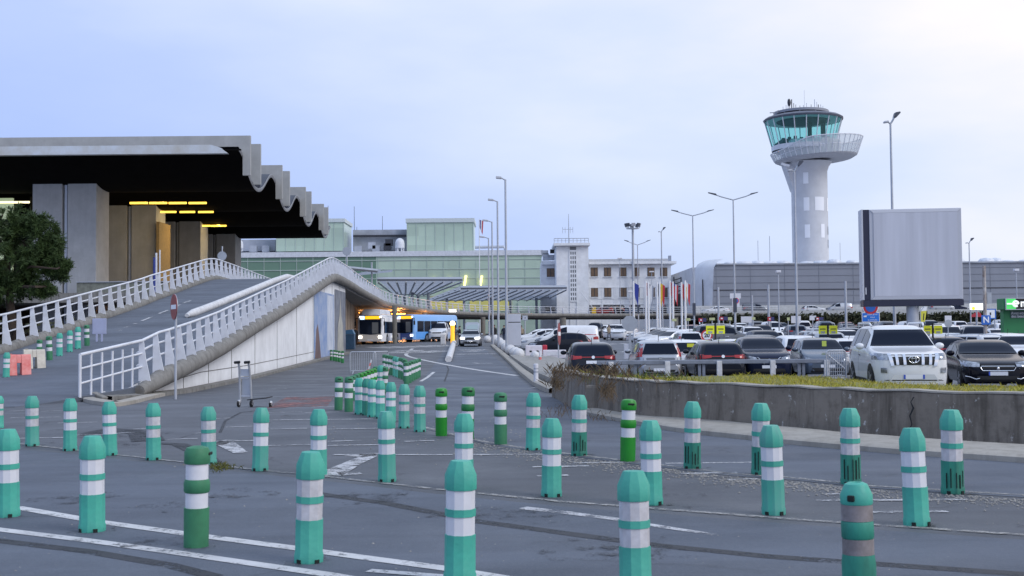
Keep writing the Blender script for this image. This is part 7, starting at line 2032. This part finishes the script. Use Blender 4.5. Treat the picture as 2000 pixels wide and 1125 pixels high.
place('van', 1163, 138, 'black', -12, 'black van far behind the dark red lit hatchback', g3, True)
place('mini', 1178, 140, 'white', -28, 'small white hatchback facing left front of the black van', g3, True)
place('suv', 1202, 128, 'white', -20, 'white crossover beside the person crossing the far lane', g3, True, 1.04)
place('suv', 1219, 124, 'white', -25, 'white crossover with dark lower grille left of the octagonal sign', g3, True, 1.04)
for i, (px, Y, k_, c_, hd) in enumerate(((1270, 112, 'estate', 'white', -75), (1290, 104, 'hatch', 'pearl', -70), (1288, 97, 'hatch', 'silver', -70), (1298, 90, 'hatch', 'pearl', -68), (1313, 84, 'hatch', 'white', -62))):
    place(k_, px, Y, c_, hd, '%s car angled left, %s from the back of the slanting rank by the flags' % ({'pearl': 'pale grey', 'white': 'white', 'silver': 'silver'}[c_], ORD[i]), g3, True)
place('mini', 1341, 73, 'pearl', 180, 'pale hatchback with red upright lamp left of the twenty sign', g3)
place('offroad', 1415, 84, 'grey', 90, 'large dark grey off-roader side on, nose right, behind the yellow signs', g3)
o = place('suv', 1487, 104, 'dark', -8, 'dark crossover with lit headlights driving towards the camera in the lot', g3, sc=1.05)
for c in kids(o, 'headlight'): repaint(c, M_LITW)
g5 = 'cars parked right of the billboard column'
place('suv', 1849, 72, 'white', -22, 'white crossover three quarter on beside the round topped sign', g5, sc=1.1)
place('van', 1902, 70, 'grey', -16, 'grey people carrier facing the camera left of the N sign', g5, sc=.95)
place('estate', 1877, 56, 'pearl', 205, 'pale estate roof above the black saloon', g5)
place('hatch', 1893, 92, 'silver', -60, 'silver hatchback behind the grey people carrier, nearer of two', g5, True)
place('hatch', 1880, 98, 'bluegrey', -62, 'blue grey hatchback behind the grey people carrier, farther of two', g5, True)
place('mini', 1946, 57, 'white', 180, 'white hatchback tail in front of the green kiosk', g5)
place('suv', 1989, 47, 'white', -28, 'white crossover cut by the right photo edge behind the black saloon', g5)
place('hatch', 1992, 58, 'silver', -20, 'silver roof at the right photo edge before the kiosk wall', g5)
place('hatch', 1828, 52, 'navy', 180, 'dark hatchback tail between the white off-roader and black saloon', g5)
# ---- the ranks behind, row by row
rnd = random.Random(11)
rowsY = [(61, 1470, 1720, 118), (69, 1480, 1790, 100), (78, 1490, 2010, 74), (93, 1330, 1880, 62), (108, 1320, 1990, 54), (121, 1300, 1990, 48), (134, 1330, 1990, 43), (147, 1350, 1990, 40)]
names = {'white': 'white', 'pearl': 'pale grey', 'silver': 'silver', 'grey': 'dark grey', 'dark': 'near black', 'black': 'black', 'navy': 'dark navy', 'bluegrey': 'blue grey', 'red': 'dark red'}
for r_i, (Y, a, b, stp) in enumerate(rowsY):
    px = a + rnd.uniform(0, 14); n = 0
    while px < b:
        skip = rnd.random() < (.10 if r_i < 4 else .18)
        if 1715 < px < 1860 and r_i in (2,): skip = True
        if r_i == 3 and 1385 < px < 1450: skip = True
        if r_i in (4,) and 1470 < px < 1505: skip = True
        kind = rnd.choice(['hatch', 'suv', 'mini', 'hatch', 'suv', 'estate', 'van' if r_i > 3 else 'hatch'])
        col = rnd.choice(['white', 'white', 'pearl', 'silver', 'silver', 'grey', 'dark', 'black', 'navy', 'bluegrey', 'white', 'pearl', 'red' if r_i > 3 else 'silver'])
        hd = (180 if rnd.random() < .55 else 0) + rnd.uniform(-4, 4)
        if not skip:
            n += 1
            place(kind, px, Y + rnd.uniform(-.6, .6), col, hd, '%s %s, %s from left in the %s rank of the car park' % (names[col], {'hatch': 'hatchback', 'suv': 'crossover', 'mini': 'small hatchback', 'estate': 'estate', 'van': 'van'}[kind], ORD[n - 1], ORD[r_i + 2]), 'cars in the rear ranks of the car park', True)
        px += stp * rnd.uniform(.95, 1.12)
# cars up on the deck
for i, (px, c_, k_, hd) in enumerate(((1398, 'white', 'sedan', -90), (1475, 'grey', 'van', 88), (1590, 'pearl', 'hatch', 92), (1640, 'silver', 'van', -88), (1840, 'silver', 'van', 90), (1868, 'navy', 'hatch', 88))):
    o = place(k_, px, 205.5, c_, hd, '%s %s on the upper deck, %s from the left' % (names[c_], {'sedan': 'saloon', 'van': 'van', 'hatch': 'hatchback'}[k_], ORD[i]), 'cars on the upper deck', True)
    o.location.z = zd + .03
# silver estate with its tailgate up
o = place('estate', 920, 103, 'silver', -1, 'silver estate car with lit headlights and raised tailgate in the right lane', None)
for c in kids(o, 'headlight'): repaint(c, M_LITW)
L = SPEC['estate']['L']
tg = MB().extrude([(-.62, L / 2 - .45, 1.42), (.62, L / 2 - .45, 1.42), (.66, L / 2 + .05, 1.98), (.50, L / 2 + .1, 2.12), (-.50, L / 2 + .1, 2.12), (-.66, L / 2 + .05, 1.98)], (0, .05, .03)).build('tailgate', PAINT['silver'], o)
MB().extrude([(-.50, L / 2 - .40, 1.50), (.50, L / 2 - .40, 1.50), (.54, L / 2 - .01, 1.93), (-.54, L / 2 - .01, 1.93)], (0, -.012, .008)).build('tailgate_window', mat('pale_glass', (.30, .38, .40), .1), tg)
# ================================================================ BUSES AND VAN
M_LEDA = mat('amber_display', (.8, .4, .02), .5, emit=(1.0, .45, .01), estr=1.3, var=.7, vscale=14, stretch=(1, 1, .6), col2=(.25, .1, .01))
M_LEDB = mat('blue_white_display', (.5, .7, 1), .5, emit=(.35, .55, 1.0), estr=2.5)
def bus(label, px, Y, rz, cols, pod, Wd=2.55, Lb=11.8, Hb=2.95, lights=True):
    yy = Y; root = thing('city_bus', label, 'bus', (rel(px, yy), yy, zg(yy) + .01), R(rz))
    bm_, lower, side_m = cols
    sec = lambda y, w, f: [(-w, y, .28), (-w, y, Hb - .35), (-w + .12, y, Hb - .08), (-w + .35, y, Hb), (w - .35, y, Hb), (w - .12, y, Hb - .08), (w, y, Hb - .35), (w, y, .28)]
    w = Wd / 2
    rows = [sec(-.0, w * .86, 0), sec(.06, w * .95, 0), sec(.22, w, 0), sec(Lb - .2, w, 0), sec(Lb, w * .93, 0)]
    for k_, (dy) in ((0, .0), (1, .0)): 
        rows[k_] = [(x, y + (.10 * (z - .28) / Hb), z if z < 1 else z - .03) for x, y, z in rows[k_]]
    mb = MB().grid(rows, close=True); m = 8
    mb.f.append(tuple(range(m))); mb.f.append(tuple(range(len(mb.v) - 1, len(mb.v) - m - 1, -1)))
    mb.build('body', bm_, root, smooth=35)
    MB().extrude([(-w * .84, -.02, .34), (w * .84, -.02, .34), (w * .84, .015, 1.02), (.0, .02, .92), (-w * .84, .015, 1.02)], (0, -.03, 0)).build('front_panel', lower, root)
    MB().extrude([(-w * .84, .016, 1.04), (0, .02, .95), (w * .84, .016, 1.04), (w * .84, .07, 2.42), (-w * .84, .07, 2.42)], (0, -.03, 0)).build('windscreen', M_GLASSD, root)
    MB().extrude([(-w * .84, .07, 2.44), (w * .84, .07, 2.44), (w * .80, .085, Hb - .1), (-w * .80, .085, Hb - .1)], (0, -.03, 0)).build('display_band', M_BLACK, root)
    MB().box((.22, .035, 2.64), (1.45, .03, .30)).build('destination_display', M_LEDA, root)
    MB().box((-.78, .035, 2.62), (.42, .03, .34)).build('route_display', M_LEDB, root)
    for sg in (-1, 1):
        MB().box((sg * .98, -.055, .72), (.34, .04, .24)).build('headlight', M_LITW, root, bevel=.015)
        MB().box((sg * 1.0, .03, 2.70), (.16, .03, .14)).build('marker_lamp', M_LITW, root)
        MB().tube([(sg * w * .9, .1, 2.6), (sg * (w + .16), -.15, 2.55), (sg * (w + .18), -.18, 2.2)], .03, 6).build('mirror_arm', M_BLACK, root)
        MB().box((sg * (w + .18), -.18, 2.05), (.16, .12, .42)).build('mirror', M_BLACK, root, bevel=.02)
        for k_ in range(6):
            y0 = .55 + k_ * (Lb - .8) / 6
            MB().box((sg * (w + .012), y0 + (Lb - .8) / 12, 1.68), (.02, (Lb - .8) / 6 - .09, 1.15)).build('side_window', M_GLASSD, root)
        for ya in (2.4, Lb - 3.2):
            MB().cyl((sg * (w + .004), ya, .47), (sg * (w - .05), ya, .47), .60, n=22).build('wheel_arch', M_BLACK, root)
            wl_ = MB().cyl((sg * (w + .02), ya, .47), (sg * (w - .28), ya, .47), .47, n=22).build('wheel', M_TYRE, root, smooth=40)
            MB().cyl((sg * (w + .03), ya, .47), (sg * (w + .018), ya, .47), .27, n=16).build('rim', M_RIM, wl_)
        if side_m: MB().box((sg * (w + .008), Lb / 2 + .1, .74), (.012, Lb - .5, .72)).build('side_skirt', side_m, root)
    MB().box((0, -.052, .42), (.52, .01, .12)).build('number_plate', M_PLATE, root)
    MB().tube([(-.55, -.03, 1.02), (.2, .02, 1.35)], .014, 5).build('wiper', M_BLACK, root)
    # reflection on the windscreen, painted as a grey pane
    MB().box((.5, -.012, 1.62), (.62, .01, 1.1)).build('painted_screen_reflection', mat('cab_grey_glass', (.16, .17, .18), .15), root)
    if pod:
        MB().extrude([(-1.0, .5, Hb + .005), (1.0, .5, Hb + .005), (.86, .75, Hb + .5), (.5, .8, Hb + .56), (-.5, .8, Hb + .56), (-.86, .75, Hb + .5)], (0, 5.5, 0)).build('roof_pod', PAINT['white'], root, bevel=.04)
    return root
bus('cream and white city bus with roof pod and amber display under the viaduct', 723, 116, -4, (PAINT['white'], mat('bus_cream', (.60, .56, .52), .4, coat=.4), None), True)
b2_ = bus('blue city bus with amber display turning out behind the thin middle column', 790, 126, -32, (mat('bus_light_blue', (.20, .42, .78), .35, coat=.4), mat('bus_dark_blue', (.02, .06, .26), .35, coat=.4), mat('bus_sky_blue', (.10, .34, .80), .35, coat=.4)), False, Lb=8.2)
o = place('van', 859, 127, 'white', -4, 'white delivery van with black lower nose beside the blue bus', None, cat='van', sc=1.12)
# lit white strips under the deck behind the van and on the viaduct rail
for px, py, Y, w_, lab in ((841, 629, 144, 1.0, 'left glowing white strip lamp above the white van'), (867, 629, 146, 1.15, 'right glowing white strip lamp above the white van'), (884, 607, 158, .95, 'bright white lit panel on the viaduct railing')):
    p = V(px, py, Y); t_ = thing('strip_lamp', lab, 'lamp', (p.x, Y, p.z))
    MB().box((0, 0, 0), (w_, .12, .34)).build('diffuser', mat('cool_strip', (1, 1, 1), .4, emit=(1, .98, .95), estr=2.2), t_, bevel=.03)
    MB().box((0, .12, 0), (w_ * .9, .1, .2)).build('case', M_POLE, t_)
p = V(884, 648, 112); p.z = zg(112)
t_ = thing('lit_post', 'glowing amber post behind the white separator', 'post', p)
MB().cyl((0, 0, 0), (0, 0, 1.9), .2, n=12).build('body', mat('amber_lit', (1, .55, .05), .5, emit=(1, .42, .02), estr=.8), t_, smooth=50)
MB().ball((0, 0, 2.0), .26, 12, 8).build('lamp', mat('amber_lamp', (1, .8, .4), .5, emit=(1, .75, .35), estr=4), t_, smooth=60)
MB().box((-.9, 0, .5), (.5, .4, 1.0)).build('kerb_box', M_WCON, t_, bevel=.05)
# ================================================================ PEOPLE
M_SKIN = mat('skin', (.42, .26, .19), .6)
M_HAIR = mat('hair_dark', (.018, .013, .010), .8)
CLOTH = {n: mat('garment_' + n, c, .85, var=.3, vscale=8) for n, c in (('black', (.012, .012, .016)), ('navy', (.02, .025, .05)), ('jeans', (.05, .07, .13)), ('grey', (.14, .15, .17)), ('beige', (.35, .28, .2)), ('orange', (.75, .25, .02)), ('red', (.35, .04, .04)), ('white', (.6, .6, .62)))}
def person(label, px, Y, face, top, legs, h=1.74, stride=.10, arm='down', bag=None, z=None):
    p = GP(px, Y)
    if z is not None: p.z = z
    s_ = h / 1.75
    # joints of one continuous body (skin radii taper along each limb)
    J = {'pelvis': (0, 0, .96), 'waist': (0, -.01, 1.10), 'chest': (0, 0, 1.30), 'neck': (0, 0, 1.47), 'chin': (0, -.02, 1.54), 'head': (0, -.015, 1.64), 'crown': (0, 0, 1.72)}
    rad = {'pelvis': (.155, .11), 'waist': (.135, .10), 'chest': (.165, .115), 'neck': (.062, .062), 'chin': (.068, .078), 'head': (.078, .095), 'crown': (.05, .06)}
    E = [('pelvis', 'waist'), ('waist', 'chest'), ('chest', 'neck'), ('neck', 'chin'), ('chin', 'head'), ('head', 'crown')]
    for sg, n in ((-1, 'l'), (1, 'r')):
        f = stride * sg
        J.update({n + 'hip': (sg * .095, 0, .90), n + 'knee': (sg * .10, -.03 - f * .5, .50), n + 'ankle': (sg * .10, .02 - f * 1.2, .085), n + 'toe': (sg * .12, -.14 - f * 1.2, .035)})
        rad.update({n + 'hip': (.09, .095), n + 'knee': (.058, .062), n + 'ankle': (.042, .045), n + 'toe': (.042, .03)})
        E += [('pelvis', n + 'hip'), (n + 'hip', n + 'knee'), (n + 'knee', n + 'ankle'), (n + 'ankle', n + 'toe')]
        if arm == 'bent' and sg == 1: a = [(sg * .19, 0, 1.40), (sg * .25, -.04, 1.14), (sg * .16, -.25, 1.14), (sg * .13, -.33, 1.16)]
        elif arm == 'reach': a = [(sg * .19, 0, 1.40), (sg * .24, -.16, 1.20), (sg * .17, -.40, 1.22), (sg * .16, -.48, 1.22)]
        else: a = [(sg * .19, 0, 1.40), (sg * .25, .03 + f * .4, 1.14), (sg * .25, -.03 + f * .9, .90), (sg * .25, -.05 + f * 1.0, .81)]
        for k, (q, r_) in enumerate(zip(a, ((.062, .062), (.046, .048), (.034, .036), (.030, .042)))): J[n + 'arm%d' % k] = q; rad[n + 'arm%d' % k] = r_
        E += [('chest', n + 'arm0')] + [(n + 'arm%d' % k, n + 'arm%d' % (k + 1)) for k in range(3)]
    names_ = list(J)
    me = bpy.data.meshes.new('person_body'); me.from_pydata([J[k] for k in names_], [(names_.index(a), names_.index(b)) for a, b in E], [])
    t_ = bpy.data.objects.new('skeleton', me); COL.objects.link(t_)
    t_.modifiers.new('skin', 'SKIN'); sub = t_.modifiers.new('sub', 'SUBSURF'); sub.levels = 1; sub.render_levels = 1
    for v, k in zip(me.skin_vertices[0].data, names_): v.radius = rad[k]; v.use_root = (k == 'pelvis')
    bm_ = bpy.data.meshes.new_from_object(t_.evaluated_get(bpy.context.evaluated_depsgraph_get()))
    bpy.data.objects.remove(t_)
    bm_.name = 'body'; bm_.materials.clear()
    for m in (CLOTH[top], CLOTH[legs], M_SKIN, M_BLACK): bm_.materials.append(m)
    for pl in bm_.polygons:
        c = pl.center
        pl.material_index = 2 if c.z > 1.49 or (abs(c.x) > .11 and (c.z < .86 and abs(c.x) > .2 or (arm == 'reach' and c.y < -.42) or (arm == 'bent' and c.y < -.28))) else (0 if c.z > .93 or abs(c.x) > .19 else (3 if c.z < .09 else 1))
    bm_.shade_smooth()
    root = thing('person', label, 'person', p, R(face)); root.scale = (s_, s_, s_)
    b = bpy.data.objects.new('body', bm_); COL.objects.link(b); b.parent = root; KIDS.setdefault(root.name, []).append(b)
    MB().ball((0, .012, 1.655), .098, 12, 7, (.92, 1.08, 1.05), z0=-.1).build('hair', M_HAIR, root, smooth=60)
    fc = MB(); 
    for sg in (-1, 1): fc.ball((sg * .03, -.102, 1.645), .012, 6, 4); fc.ball((sg * .082, 0, 1.635), .024, 6, 4, (.4, .7, 1.2))
    fc.extrude([(-.014, -.10, 1.61), (.014, -.10, 1.61), (0, -.10, 1.65)], (0, -.022, -.004)); fc.box((0, -.094, 1.575), (.042, .02, .008))
    fc.build('face_features', mat('skin_dark', (.22, .11, .08), .6), root)
    MB().lathe([(.175, .0), (.165, .10), (.172, .30), (.155, .42), (.08, .5)], 14, (0, 0, .94), 0, Matrix.Diagonal(Vector((1.12, .78, 1))), caps=False).build('jacket', CLOTH[top], root, smooth=60)
    if bag:
        bb_ = thing('travel_bag', bag, 'bag', p + Vector((.34, -.05, 0)))
        MB().box((0, 0, .36), (.38, .24, .56)).build('case', CLOTH['navy'], bb_, bevel=.04)
        MB().tube([(-.1, 0, .64), (-.1, 0, .95), (.1, 0, .95), (.1, 0, .64)], .012, 5).build('handle', M_BLACK, bb_)
    return root
person('person in black loading the open tailgate, standing left of the silver estate', 898, 107.5, -75, 'black', 'navy', 1.8, .06, 'reach')
person('person in black behind the kerb balls, left of two by the lamp posts', 966, 121, 20, 'black', 'black', 1.82, .12)
person('person in dark coat and jeans right behind the kerb balls by the totem cabinet', 985, 116, -20, 'navy', 'jeans', 1.8, .14)
person('person in a beige top walking between the far white cars', 1190, 122, 30, 'beige', 'grey', 1.72, .2)
person('person in black behind the white row near the route plate', 1019, 118, 0, 'beige', 'black', 1.75, .1)
person('person in a dark coat on the viaduct before the white office', 1207, 199.5, -40, 'black', 'navy', 1.78, .15, z=4.57)
person('person in a red jacket on the viaduct before the white office', 1195, 199, 30, 'red', 'navy', 1.7, .15, z=4.57)
person('person in black under the viaduct left of the cream bus', 694, 114, 20, 'black', 'black', 1.76, .1)
person('person in a grey top beside the amber post', 891, 114, -30, 'grey', 'beige', 1.72, .12)
# vehicles up on the viaduct before the white office
for i, (px, Y, k_, c_, hd, lab) in enumerate(((1196, 202, 'van', 'black', -70, 'black van on the viaduct before the white office'), (1176, 200.5, 'mini', 'red', -80, 'dark red small car on the viaduct behind the railing'), (1228, 203, 'hatch', 'bluegrey', 80, 'blue grey hatchback on the viaduct right of the black van'), (1262, 204, 'hatch', 'grey', 85, 'dark grey hatchback on the viaduct behind the flag poles'))):
    o = place(k_, px, Y, c_, hd, lab, 'vehicles on the viaduct', True); o.location.z = 4.6
p = V(1160, 612, 198); root = thing('barrier_gate', 'yellow barrier box with slanting arm on the viaduct', 'barrier', (p.x, 198, 4.56))
MB().box((0, 0, .75), (.7, .5, 1.5)).build('box', mat('barrier_yellow', (.75, .45, .02), .5), root, bevel=.04)
MB().tube([(-.1, -.3, 1.2), (-2.1, -.3, 3.9)], .06, 6).build('arm', M_WPAINT, root)
